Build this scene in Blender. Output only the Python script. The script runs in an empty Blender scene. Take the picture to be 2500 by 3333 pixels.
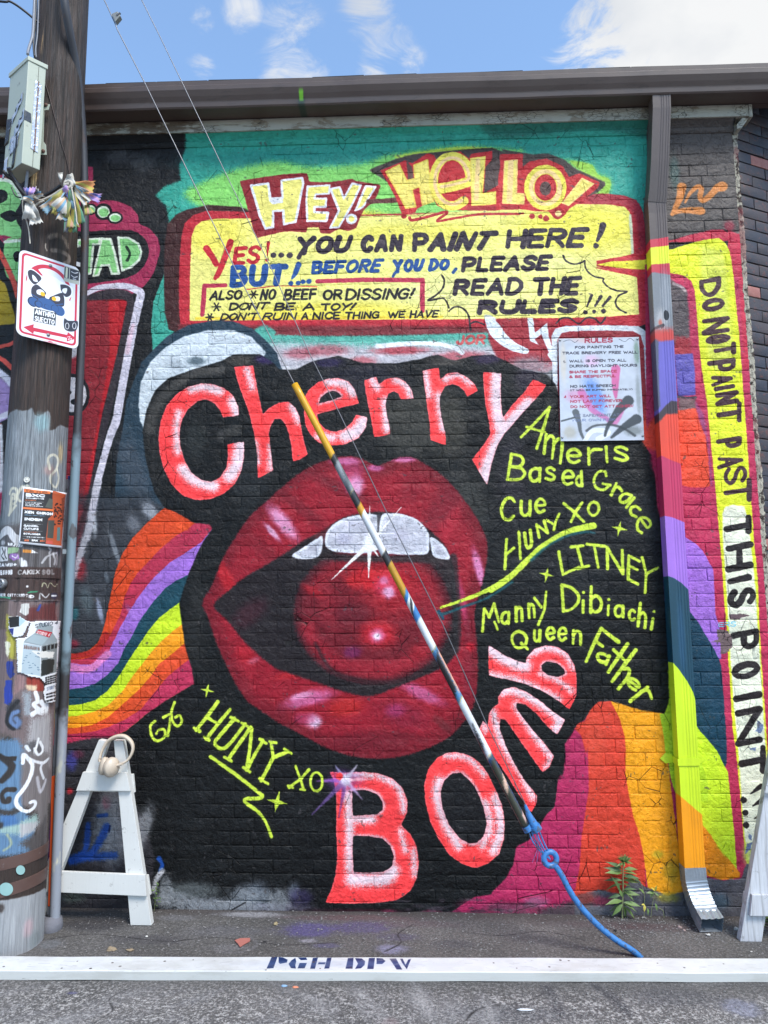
import bpy, bmesh, math, random
import numpy as np
from mathutils import Vector, Matrix

rng = np.random.RandomState(7)
random.seed(7)
S = bpy.context.scene

# ------------------------------------------------------------------ camera
CF, CD, CH = 2300.0, 3.921, 1.6
_p, _y, _r = math.radians(7.302), math.radians(2.181), math.radians(-0.201)
FW = np.array([-math.sin(_y)*math.cos(_p), math.cos(_y)*math.cos(_p), math.sin(_p)])
_R0 = np.array([math.cos(_y), math.sin(_y), 0.0]); _U0 = np.cross(_R0, FW)
RT = _R0*math.cos(_r) + _U0*math.sin(_r)
UPV = -_R0*math.sin(_r) + _U0*math.cos(_r)
CAM = np.array([0.0, -CD, CH])
cam_d = bpy.data.cameras.new('camera'); cam = bpy.data.objects.new('camera', cam_d)
S.collection.objects.link(cam); S.camera = cam
cam.matrix_world = Matrix([[RT[0], UPV[0], -FW[0], CAM[0]], [RT[1], UPV[1], -FW[1], CAM[1]],
                           [RT[2], UPV[2], -FW[2], CAM[2]], [0, 0, 0, 1]])
cam_d.sensor_fit = 'HORIZONTAL'; cam_d.sensor_width = 36.0; cam_d.lens = 36.0*CF/2500.0
cam_d.clip_start = 0.05; cam_d.clip_end = 2000.0

# ------------------------------------------------------------------ light
SUN_EL, SUN_AZ = math.radians(54), math.radians(38)      # azimuth: from the wall's normal towards the right
sun_dir = Vector((math.sin(SUN_AZ)*math.cos(SUN_EL), -math.cos(SUN_AZ)*math.cos(SUN_EL), math.sin(SUN_EL)))
sl = bpy.data.lights.new('sun', 'SUN'); sl.energy = 2.3; sl.angle = math.radians(20); sl.color = (1.0, 0.95, 0.87)
so = bpy.data.objects.new('sun', sl); S.collection.objects.link(so)
so.rotation_euler = (-sun_dir).to_track_quat('-Z', 'Y').to_euler(); so.location = (6, -8, 12)
W = bpy.data.worlds.new('World'); S.world = W; W.use_nodes = True
S.view_settings.view_transform = 'Standard'; S.view_settings.look = 'None'
S.view_settings.exposure = 0.78; S.view_settings.gamma = 1.0; S.view_settings.use_curve_mapping = False
S.render.film_transparent = False
S.cycles.max_bounces = 6; S.cycles.diffuse_bounces = 3; S.cycles.glossy_bounces = 3
S.cycles.use_denoising = True

def world_nodes():
    nt = W.node_tree; nt.nodes.clear(); N = nt.nodes.new; L = nt.links.new
    out = N('ShaderNodeOutputWorld'); bg = N('ShaderNodeBackground'); L(bg.outputs[0], out.inputs[0])
    sky = N('ShaderNodeTexSky'); sky.sky_type = 'NISHITA'; sky.sun_disc = False
    sky.sun_elevation = SUN_EL; sky.sun_rotation = math.radians(180) - SUN_AZ
    sky.air_density = 1.0; sky.dust_density = 1.2; sky.ozone_density = 1.5
    bg.inputs[1].default_value = SKY_STRENGTH
    tc = N('ShaderNodeTexCoord')
    sep = N('ShaderNodeSeparateXYZ'); L(tc.outputs['Generated'], sep.inputs[0])
    # cloud layer: the view direction meets a flat sheet high up
    def M(op, a, b=None, clamp=False):
        n = N('ShaderNodeMath'); n.operation = op; n.use_clamp = clamp
        for i, v in enumerate((a, b)):
            if v is None: continue
            if isinstance(v, (int, float)): n.inputs[i].default_value = v
            else: L(v, n.inputs[i])
        return n.outputs[0]
    z = M('MAXIMUM', sep.outputs[2], 0.0); z = M('ADD', z, 0.12)
    cx = N('ShaderNodeCombineXYZ'); L(M('DIVIDE', sep.outputs[0], z), cx.inputs[0]); L(M('DIVIDE', sep.outputs[1], z), cx.inputs[1])
    def noise(scale, det, rough, dist, vec, off=(0, 0, 0), sc=(1, 1, 1)):
        mp = N('ShaderNodeMapping'); mp.inputs['Location'].default_value = off; mp.inputs['Scale'].default_value = sc; L(vec, mp.inputs[0])
        n = N('ShaderNodeTexNoise'); n.inputs['Scale'].default_value = scale; n.inputs['Detail'].default_value = det
        n.inputs['Roughness'].default_value = rough; n.inputs['Distortion'].default_value = dist
        L(mp.outputs[0], n.inputs['Vector']); return n.outputs['Fac']
    def ramp(v, a, b):
        n = N('ShaderNodeMapRange'); n.interpolation_type = 'SMOOTHSTEP'; n.inputs[1].default_value = a; n.inputs[2].default_value = b; L(v, n.inputs[0]); return n.outputs[0]
    wis = noise(9.5, 10, 0.64, 0.9, cx.outputs[0], (3.1, 1.7, 0), (1.0, 1.2, 1))
    big = noise(0.9, 3, 0.5, 0.0, cx.outputs[0], (7.3, 2.2, 0))
    def patch(px, py, rad, soft):
        v = FW + RT*(px-1250)/CF - UPV*(py-1666.5)/CF; v = v/np.linalg.norm(v)
        d = N('ShaderNodeVectorMath'); d.operation = 'DOT_PRODUCT'; L(tc.outputs['Generated'], d.inputs[0]); d.inputs[1].default_value = tuple(v)
        return ramp(d.outputs['Value'], math.cos(math.radians(rad+soft)), math.cos(math.radians(max(rad-soft, 0.01))))
    # fair-weather cover all over the sky: heaps and wisps
    heaps = ramp(M('ADD', big, M('MULTIPLY', M('SUBTRACT', wis, 0.5), 0.55)), 0.56, 0.64)
    c1 = patch(2480, 60, 9, 7)
    cum = ramp(M('ADD', M('MULTIPLY', c1, 1.0), M('MULTIPLY', M('SUBTRACT', wis, 0.5), 1.5)), 0.40, 0.78)
    w = None
    for a in ((950, 130, 0.4, 2.8), (950, 215, 0.4, 3.0), (790, 40, 0.2, 1.8), (1200, 30, 0.2, 2.4), (1260, 130, 0.2, 2.4), (660, 70, 0.1, 1.3), (1210, 210, 0.1, 1.6), (1330, 200, .1, 1.4), (660, 220, .1, 1.3)):
        q = patch(*a); w = q if w is None else M('MAXIMUM', w, q)
    wsp = M('MULTIPLY', M('MULTIPLY', ramp(M('ADD', wis, M('MULTIPLY', w, 0.22)), 0.58, 0.90), w), 0.9)
    clear = patch(1250, 200, 34, 8)                      # the frame's own clouds stand for the noise here
    cov = M('MAXIMUM', M('MULTIPLY', heaps, M('SUBTRACT', 1.0, clear, True)), M('MAXIMUM', cum, wsp))
    cov = M('MULTIPLY', cov, ramp(sep.outputs[2], 0.0, 0.12))
    shade = noise(2.2, 6, 0.55, 0.2, cx.outputs[0], (1, 1, 0))
    cr = N('ShaderNodeValToRGB'); L(shade, cr.inputs[0])
    cr.color_ramp.elements[0].position = 0.40; cr.color_ramp.elements[0].color = (3.1, 3.3, 3.6, 1)
    cr.color_ramp.elements[1].position = 0.62; cr.color_ramp.elements[1].color = (4.3, 4.35, 4.4, 1)
    tint = N('ShaderNodeMixRGB'); tint.blend_type = 'MULTIPLY'; tint.inputs[0].default_value = 1.0
    L(sky.outputs[0], tint.inputs[1]); tint.inputs[2].default_value = SKY_TINT
    veil = N('ShaderNodeMixRGB'); veil.inputs[0].default_value = 0.06; L(tint.outputs[0], veil.inputs[1]); veil.inputs[2].default_value = (6.0, 6.5, 7.2, 1)   # thin high haze
    mx = N('ShaderNodeMixRGB'); L(cov, mx.inputs[0]); L(veil.outputs[0], mx.inputs[1]); L(cr.outputs[0], mx.inputs[2])
    L(mx.outputs[0], bg.inputs[0])
SKY_STRENGTH = 0.125; SKY_TINT = (1.12, 1.38, 1.50, 1)
world_nodes()

# ------------------------------------------------------------------ rays of the photograph's viewpoint to real planes
def ray(x, y): return FW + RT*((x-1250)/CF) - UPV*((y-1666.5)/CF)
def PW(x, y, Y=0.0):
    v = ray(x, y); return CAM + v*((Y+CD)/v[1])
def PG(x, y, Z=0.0):
    v = ray(x, y); return CAM + v*((Z-CH)/v[2])
PCX, PCY, PCR = -1.935, -0.40, 0.145          # utility pole axis and mean radius
def PC(x, y, R=None):
    R = R or PCR
    v = ray(x, y); a = v[0]**2+v[1]**2; ox, oy = CAM[0]-PCX, CAM[1]-PCY
    b = ox*v[0]+oy*v[1]; c = ox*ox+oy*oy-R*R
    t = (-b-math.sqrt(max(b*b-a*c, 0)))/a; p = CAM+v*t
    return p

# tile helpers: coordinates read off enlargements of the wall
TL = dict(A=(0, 0, .5425), B=(800, 0, .5425), C=(1600, 0, .5425), D=(0, 800, .5425), E=(800, 800, .5425), F=(1600, 800, .5425),
          G=(0, 1650, .5425), H=(800, 1650, .5425), I=(1600, 1650, .5425), J=(0, 2433, .5425), K=(800, 2433, .5425), L=(1600, 2433, .5425),
          M=(1900, 400, .36166), N=(1900, 1200, .36166), O=(1900, 2000, .36166), P=(300, 1650, .30139), Q=(0, 1550, .22604), R=(0, 2000, .22604),
          T=(0, 780, .22604), U=(0, 500, .22604), V=(0, 2450, .22604), W=(0, 100, .22604), X=(180, 2380, .22604), Z=(0, 0, 1.0))
def t_(k, pts):
    a, b, s = TL[k]
    return [(a+x*s, b+y*s) for x, y in pts]
def tt(*args):      # tt('A',[..],'B',[..]) joined
    r = []
    for k, p in zip(args[::2], args[1::2]): r += t_(k, p)
    return r

# ------------------------------------------------------------------ a paint surface held in memory
def vnoise(h, w, cell, seed):
    r = np.random.RandomState(seed); gh, gw = int(h/cell)+3, int(w/cell)+3
    g = r.rand(gh, gw).astype(np.float32); y = np.arange(h)/cell; x = np.arange(w)/cell
    yi, xi = y.astype(int), x.astype(int); fy = (y-yi).astype(np.float32); fx = (x-xi).astype(np.float32)
    fy = (fy*fy*(3-2*fy))[:, None]; fx = (fx*fx*(3-2*fx))[None]
    a = g[yi]; b = g[yi+1]
    top = a[:, xi]*(1-fx)+a[:, xi+1]*fx; bot = b[:, xi]*(1-fx)+b[:, xi+1]*fx
    return top*(1-fy)+bot*fy
def catmull(p, closed, n=5):
    p = np.array(p, float); m = len(p)
    if m < 3: return p
    out = []
    rngi = range(m if closed else m-1)
    for i in rngi:
        if closed: a, b, c, d = p[i-1], p[i], p[(i+1) % m], p[(i+2) % m]
        else: a, b, c, d = p[max(i-1, 0)], p[i], p[i+1], p[min(i+2, m-1)]
        for k in range(n):
            t = k/n; out.append(0.5*((2*b)+(c-a)*t+(2*a-5*b+4*c-d)*t*t+(3*b-a-3*c+d)*t**3))
    if not closed: out.append(p[-1])
    return np.array(out)
class Canvas:
    def __init__(s, w, h, fn, base=(40, 40, 40), seed=1):
        s.w, s.h, s.fn = w, h, fn
        s.a = np.empty((h, w, 3), np.float32); s.a[:] = np.array(base, np.float32)/255
        s.al = np.zeros((h, w), np.float32)
        s.n1 = vnoise(h, w, 1.6, seed); s.n2 = vnoise(h, w, 9, seed+1)*.6+vnoise(h, w, 3.5, seed+2)*.4; s.n3 = vnoise(h, w, 60, seed+3)*.6+vnoise(h, w, 22, seed+4)*.4
    def m(s, pts): return np.array([s.fn(x, y) for x, y in pts], float)
    def k(s, p):
        a = np.array(s.fn(*p)); b = np.array(s.fn(p[0]+6, p[1])); c = np.array(s.fn(p[0], p[1]+6))
        return (np.linalg.norm(b-a)+np.linalg.norm(c-a))/12
    def _box(s, lo, hi, pad):
        x0, y0 = int(max(lo[0]-pad, 0)), int(max(lo[1]-pad, 0)); x1, y1 = int(min(hi[0]+pad+1, s.w)), int(min(hi[1]+pad+1, s.h))
        return x0, y0, x1, y1
    def _field(s, box, f, budget=50000):
        x0, y0, x1, y1 = box; w, h = x1-x0, y1-y0
        st = max(1, int(math.ceil(math.sqrt(w*h/budget))))
        if st == 1: return f(*np.meshgrid(np.arange(x0, x1, dtype=np.float32), np.arange(y0, y1, dtype=np.float32)))
        xs = np.arange(0, w+st, st, dtype=np.float32)+x0; ys = np.arange(0, h+st, st, dtype=np.float32)+y0
        g = f(*np.meshgrid(xs, ys)).astype(np.float32)
        xi = np.arange(w)/st; yi = np.arange(h)/st; a = xi.astype(int); b = yi.astype(int); fx = (xi-a).astype(np.float32)[None]; fy = (yi-b).astype(np.float32)[:, None]
        t = g[:, a]*(1-fx)+g[:, a+1]*fx
        return t[b]*(1-fy)+t[b+1]*fy
    def blend(s, box, al, col, clip=None):
        x0, y0, x1, y1 = box
        if clip is not None: al = al*clip[y0:y1, x0:x1]
        v = s.a[y0:y1, x0:x1]; c = np.array(col, np.float32)/255
        v += (c-v)*al[..., None]; q = s.al[y0:y1, x0:x1]; q += (1-q)*al
    @staticmethod
    def _dist(P, X, Y, closed):
        d = np.full(X.shape, 1e9, np.float32); n = len(P)
        for i in range(n if closed else n-1):
            ax, ay = P[i]; bx, by = P[(i+1) % n]; vx, vy = bx-ax, by-ay; L = vx*vx+vy*vy+1e-9
            t = np.clip(((X-ax)*vx+(Y-ay)*vy)/L, 0, 1); e = (X-ax-t*vx)**2+(Y-ay-t*vy)**2
            np.minimum(d, e, out=d)
        return np.sqrt(d)
    @staticmethod
    def _inside(P, X, Y):
        ins = np.zeros(X.shape, bool); n = len(P)
        for i in range(n):
            ax, ay = P[i]; bx, by = P[(i+1) % n]
            if ay == by: continue
            c = ((ay > Y) != (by > Y)) & (X < (bx-ax)*(Y-ay)/(by-ay)+ax)
            ins ^= c
        return ins
    def sdf(s, polys, box):
        def f(X, Y):
            d = None; ins = np.zeros(X.shape, bool)
            for P in polys:
                e = s._dist(P, X, Y, True); d = e if d is None else np.minimum(d, e); ins ^= s._inside(P, X, Y)
            return np.where(ins, d, -d)
        return s._field(box, f)
    def poly(s, pts, col, soft=2.0, sm=1, holes=(), a=1.0, rough=1.0, clip=None, ret=False):
        q = [s.m(p) for p in [pts]+list(holes)]
        if sm == 1: q = [catmull(p, True, 4) for p in q]
        elif sm == 2: q = [catmull(s._cut(p), True, 3) for p in q]
        pad = soft*2+6; box = s._box(q[0].min(0), q[0].max(0), pad)
        if box[2] <= box[0] or box[3] <= box[1]: return None
        d = s.sdf(q, box); x0, y0, x1, y1 = box
        d = d+(s.n2[y0:y1, x0:x1]-.5)*2.2*rough
        if soft > 6: d = d+(s.n1[y0:y1, x0:x1]-.5)*soft*.7
        al = np.clip(d/soft+.5, 0, 1); al = al*al*(3-2*al)*a
        if col is not None: s.blend(box, al, col, clip)
        if ret:
            m = np.zeros((s.h, s.w), np.float32); m[y0:y1, x0:x1] = al; return m
    @staticmethod
    def _cut(p, r=.12):
        o = []
        n = len(p)
        for i in range(n):
            a, b, c = p[i-1], p[i], p[(i+1) % n]; o += [b+(a-b)*r, b+(c-b)*r]
        return np.array(o)
    def line(s, pts, w, col, soft=2.0, sm=1, a=1.0, taper=None, clip=None, rough=1.0, closed=False):
        k = s.k(pts[0]); q = s.m(pts)
        if taper is None and rough >= .7 and not closed: taper = [rng.uniform(.84, 1.12) for _ in range(4)]
        if sm: q = catmull(q, closed, 5)
        r = w*k/2; pad = r+soft*2+4; box = s._box(q.min(0), q.max(0), pad)
        if box[2] <= box[0] or box[3] <= box[1]: return
        x0, y0, x1, y1 = box
        if taper is None:
            d = r-s._field(box, lambda X, Y: s._dist(q, X, Y, closed))
        else:
            n = len(q); rr = np.interp(np.linspace(0, 1, n), np.linspace(0, 1, len(taper)), taper)*r
            def f(X, Y):
                d = np.full(X.shape, -1e9, np.float32)
                for i in range(n-1):
                    ax, ay = q[i]; vx, vy = q[i+1]-q[i]; L = vx*vx+vy*vy+1e-9
                    t = np.clip(((X-ax)*vx+(Y-ay)*vy)/L, 0, 1)
                    np.maximum(d, rr[i]+(rr[i+1]-rr[i])*t-np.sqrt((X-ax-t*vx)**2+(Y-ay-t*vy)**2), out=d)
                return d
            d = s._field(box, f)
        d = d+(s.n2[y0:y1, x0:x1]-.5)*2.0*rough
        if soft > 6: d = d+(s.n1[y0:y1, x0:x1]-.5)*soft*.7
        al = np.clip(d/soft+.5, 0, 1); al = al*al*(3-2*al)*a
        s.blend(box, al, col, clip)
    def blob(s, c, rx, ry, col, a=1.0, ang=0.0, pw=1.5, clip=None, speck=.35):
        k = s.k(c); C = np.array(s.fn(*c)); R = max(rx, ry)*k*1.0; box = s._box(C-R, C+R, 2)
        if box[2] <= box[0] or box[3] <= box[1]: return
        ca, sa = math.cos(math.radians(ang)), math.sin(math.radians(ang))
        def f(X, Y):
            X = X-C[0]; Y = Y-C[1]; u = (X*ca+Y*sa)/(rx*k); v = (-X*sa+Y*ca)/(ry*k)
            return np.sqrt(u*u+v*v)
        x0, y0, x1, y1 = box; d = s._field(box, f)
        d = d+(s.n2[y0:y1, x0:x1]-.5)*.25
        al = np.clip(1-d, 0, 1); al = al*al*(3-2*al); al = np.clip(al*pw, 0, 1)
        al = al*a*(1-speck+speck*np.clip((s.n1[y0:y1, x0:x1]-.5)*3+al*1.6, 0, 1))
        s.blend(box, al.astype(np.float32), col, clip)
    def dot(s, c, r, col, soft=2.0, a=1.0): s.line([c, (c[0]+.5, c[1])], 2*r, col, soft, 0, a)
    def text(s, st, quad, w, col, soft=1.6, a=1.0, sp=2.2, italic=0.0, clip=None):
        """quad: TL TR BR BL; letters share the width by their own widths"""
        gl = [GL.get(c, GL[' ']) for c in st]; TLq, TRq, BRq, BLq = [np.array(p, float) for p in quad]; x = 0
        e = TRq-TLq+BRq-BLq; e = e/max(np.linalg.norm(e), 1e-6)*w*.42; v = TLq-BLq+TRq-BRq; v = v/max(np.linalg.norm(v), 1e-6)*w*.42
        TLq = TLq+e-v; TRq = TRq-e-v; BRq = BRq-e+v; BLq = BLq+e+v
        sw = sum(g[0] for g in gl); LW = max(np.linalg.norm(TRq-TLq), 1); nn_ = len(gl)-1; cw = 1.12*w; sp = max(1.5, cw*sw/max(LW-cw*nn_, LW*.3)); tot = sw+sp*nn_
        for g in gl:
            for kind, stn in g[1]:
                pts = []
                for gx, gy in stn:
                    u = (x+gx+italic*gy)/tot; v = gy/10
                    bot = BLq+(BRq-BLq)*u; top = TLq+(TRq-TLq)*u; pts.append(tuple(bot+(top-bot)*v))
                s.line(pts, w, col, soft, kind, a, clip=clip, rough=.7)
            x += g[0]+sp
    def image(s, name, alpha=False):
        im = bpy.data.images.new(name, s.w, s.h, alpha=alpha)
        o = np.ones((s.h, s.w, 4), np.float32); o[..., :3] = np.clip(s.a, 0, 1)
        if alpha: o[..., 3] = np.clip(s.al, 0, 1)
        if alpha: im.alpha_mode = 'CHANNEL_PACKED'
        im.pixels.foreach_set(o.ravel()); im.update(); im.pack(); return im

# ------------------------------------------------------------------ single-stroke hand lettering
_F = {
 'A': (8, "0,0 4,10 8,0|1.5,3.5 6.5,3.5"), 'B': (7, "0,0 0,10|~0,10 4.5,10 6,7.8 4,5.4 0,5.2|~0,5.2 5,5 7,2.7 5,.2 0,0"),
 'C': (7, "~7,8.3 4.8,10 1.8,9 0,5 1.8,1 4.8,0 7,1.7"), 'D': (7, "0,0 0,10|~0,10 3.8,9.7 7,6.8 7,3.2 3.8,.3 0,0"),
 'E': (6, "6,10 0,10 0,0 6,0|0,5.2 5,5.2"), 'F': (6, "6,10 0,10 0,0|0,5.2 5,5.2"),
 'G': (7.5, "~7,8.5 4.8,10 1.8,9 0,5 1.8,1 4.8,0 7.3,1.5|7.3,1 7.3,4.8 4.5,4.8"), 'H': (7, "0,0 0,10|7,0 7,10|0,5 7,5"),
 'I': (1.5, "0.7,0 0.7,10"), 'J': (5, "~5,10 5,3 3.5,0 1,.5 0,2.5"), 'K': (7, "0,0 0,10|7,10 0,4.2|2.3,5.8 7,0"), 'L': (5.5, "0,10 0,0 5.5,0"),
 'M': (9, "0,0 0.5,10 4.5,3 8.5,10 9,0"), 'N': (7, "0,0 0,10 7,0 7,10"), 'O': (8, "~4,10 1.3,8.6 0,5 1.3,1.4 4,0 6.7,1.4 8,5 6.7,8.6 4,10"),
 'P': (6.5, "0,0 0,10|~0,10 4.8,9.8 6.5,7.3 4.8,4.8 0,4.5"), 'Q': (8, "~4,10 1.3,8.6 0,5 1.3,1.4 4,0 6.7,1.4 8,5 6.7,8.6 4,10|5,2.8 8.3,-1"),
 'R': (7, "0,0 0,10|~0,10 4.8,9.8 6.5,7.5 4.8,5.2 0,5|3,5 7,0"), 'S': (6.5, "~6.3,8.5 4,10 1.2,9.3 .4,7.3 2.4,5.5 5,4.5 6.5,2.6 5.2,.5 2.5,0 0,1.6"),
 'T': (7.5, "0,10 7.5,10|3.8,10 3.8,0"), 'U': (7, "~0,10 0,3 1.5,.4 3.5,0 5.5,.4 7,3 7,10"), 'V': (8, "0,10 4,0 8,10"),
 'W': (11, "0,10 2.8,0 5.5,8 8.2,0 11,10"), 'X': (7.5, "0,0 7.5,10|0,10 7.5,0"), 'Y': (8, "0,10 4,4.8|8,10 4,4.8 3.4,0"), 'Z': (7, "0,10 7,10 0,0 7,0"),
 'a': (6, "~5.6,6 3,6.6 .6,5.3 0,3 1,.6 3.2,.1 5.5,1.8|5.7,6.8 5.7,0"), 'b': (6, "0,10 0,0|~0,5 2.5,6.6 5,5.5 6,3.2 5,.7 2.5,0 0,1.2"),
 'c': (5.5, "~5.3,5.6 3,6.6 .7,5.3 0,3.3 .7,1 3,0 5.4,1"), 'd': (6, "6,10 6,0|~6,5 3.5,6.6 1,5.5 0,3.2 1,.7 3.5,0 6,1.2"),
 'e': (6, "~.2,3.2 5.8,3.8 5.2,5.8 3,6.6 .8,5.4 0,3.2 .8,.9 3,0 5.5,1.1"), 'f': (4, "~4,9.6 2.5,10 1.4,8.5 1.4,0|0,6 3.6,6"),
 'g': (6, "~6,5 3.5,6.6 1,5.5 0,3.4 1,1 3.5,.4 6,1.6|~6,6.6 6,-1.5 4,-3 1,-2.4"), 'h': (6, "0,10 0,0|~0,4.5 2.6,6.6 5,6 5.7,4 5.7,0"),
 'i': (1.5, ".7,5.8 .7,0|.7,9.9 .75,10"), 'k': (5.5, "0,10 0,0|5,6.4 0,2.6|2,4 5.5,0"), 'l': (1.5, ".7,10 .7,0"), 'm': (9, "0,6.6 0,0|~0,4.5 2.2,6.6 4.2,6 4.5,4 4.5,0|~4.5,4.5 6.7,6.6 8.6,6 9,4 9,0"),
 'n': (6, "0,6.6 0,0|~0,4.5 2.6,6.6 5,6 5.7,4 5.7,0"), 'o': (6, "~3,6.6 .8,5.6 0,3.3 .8,1 3,0 5.2,1 6,3.3 5.2,5.6 3,6.6"),
 'p': (6, "0,6.6 0,-3|~0,5 2.5,6.6 5,5.5 6,3.2 5,.7 2.5,0 0,1.2"), 'q': (6, "6,6.6 6,-3|~6,5 3.5,6.6 1,5.5 0,3.2 1,.7 3.5,0 6,1.2"), 'r': (4.5, "0,6.6 0,0|~0,4.2 1.8,6.2 4.4,6.5"),
 's': (5, "~4.8,5.6 2.8,6.6 .6,5.8 .8,4.2 4,2.8 4.8,1.2 3,.1 .2,.8"), 't': (4, "~1.6,9.5 1.6,1.5 2.6,.2 4,.6|0,6.6 3.8,6.6"), 'u': (6, "~0,6.6 0,2 1.5,.1 4,.3 5.8,2|5.8,6.6 5.8,0"),
 'v': (6, "0,6.6 3,0 6,6.6"), 'w': (8.5, "0,6.6 2.2,0 4.2,5.5 6.3,0 8.5,6.6"), 'x': (5.5, "0,0 5.5,6.6|0,6.6 5.5,0"), 'y': (6, "0,6.6 3,.5|6,6.6 1.5,-3"), 'z': (5.5, "0,6.6 5.5,6.6 0,0 5.5,0"),
 '0': (6.5, "~3.2,10 .9,8.6 0,5 .9,1.4 3.2,0 5.6,1.4 6.5,5 5.6,8.6 3.2,10"), '1': (3, "0,8 2,10 2,0"), '2': (6, "~.2,7.8 1.4,9.7 3.6,10 5.6,8.4 5,6 0,0|0,0 6,0"), '3': (6, "~.3,8.6 3,10 5.4,8.6 5,6.2 2.6,5.4 5.4,4.4 5.8,1.8 3,0 .2,1.4"),
 '4': (6.5, "5,0 5,10 0,3 6.5,3"), '5': (6, "5.5,10 .8,10 .5,5.6|~.5,5.6 3,6.4 5.6,5 5.6,1.8 3,0 .2,1.2"), '6': (6, "~5,9.6 2,7.5 .3,4 .6,1.2 3,0 5.6,1.4 5.6,4 3.4,5.6 .8,4"), '8': (6, "~3,10 .8,8.4 1.2,6.3 5,4 5.8,1.6 3,0 .2,1.6 1,4 4.8,6.3 5.2,8.4 3,10"), '9': (6, "~5.6,6.2 3.4,4.4 .6,5.8 .6,8.8 3,10 5.5,8.8 5.7,6 4,2 1,.2"),
 '!': (2, "1.6,10 .8,3.5|.6,.4 .7,.5"), '.': (1.5, ".6,.3 .7,.4"), ',': (1.8, "1.2,.8 .2,-1.6"), "'": (1.6, "1.2,10 .6,7.8"), '-': (4, ".3,4.5 3.7,4.5"), '/': (5, "0,-.5 5,10.5"), '+': (5, "2.5,2.5 2.5,7.5|0,5 5,5"),
 '(': (2.5, "~2.4,10.5 .4,7 .4,3 2.4,-.5"), ')': (2.5, "~.1,10.5 2.1,7 2.1,3 .1,-.5"), '&': (7.5, "~7.5,0 1.6,7 2.4,9.8 4.6,9.6 4.6,7.4 .8,4 .5,1.4 3,0 5.5,1 7,4"), '$': (6.5, "~6.3,8.3 4,9.4 1.2,8.9 .6,7 5,4.6 6.3,2.8 5.2,1 2.5,.6 0,1.8|3.3,10.8 3.3,-.8"),
 ' ': (3.2, ""), '*': (6, "0,3 6,7|3,1.8 3,8.2|0,7 6,3"), ':': (1.5, ".6,.3 .7,.4|.6,5.5 .7,5.6"),
}
GL = {}
for _c, (_w, _s) in _F.items():
    o = []
    for q in [x for x in _s.split('|') if x]:
        sm = 1 if q[0] == '~' else 0; q = q.lstrip('~')
        o.append((sm, [tuple(float(v) for v in p.split(',')) for p in q.split()]))
    GL[_c] = (_w, o)

# ------------------------------------------------------------------ the mural
WX0, WRES, WW, WHH = -3.6, 0.002, 2800, 2300
def wall_fn(x, y):
    p = PW(x, y); return ((p[0]-WX0)/WRES, p[2]/WRES)
def quad(k, *p): return t_(k, p)

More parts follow.
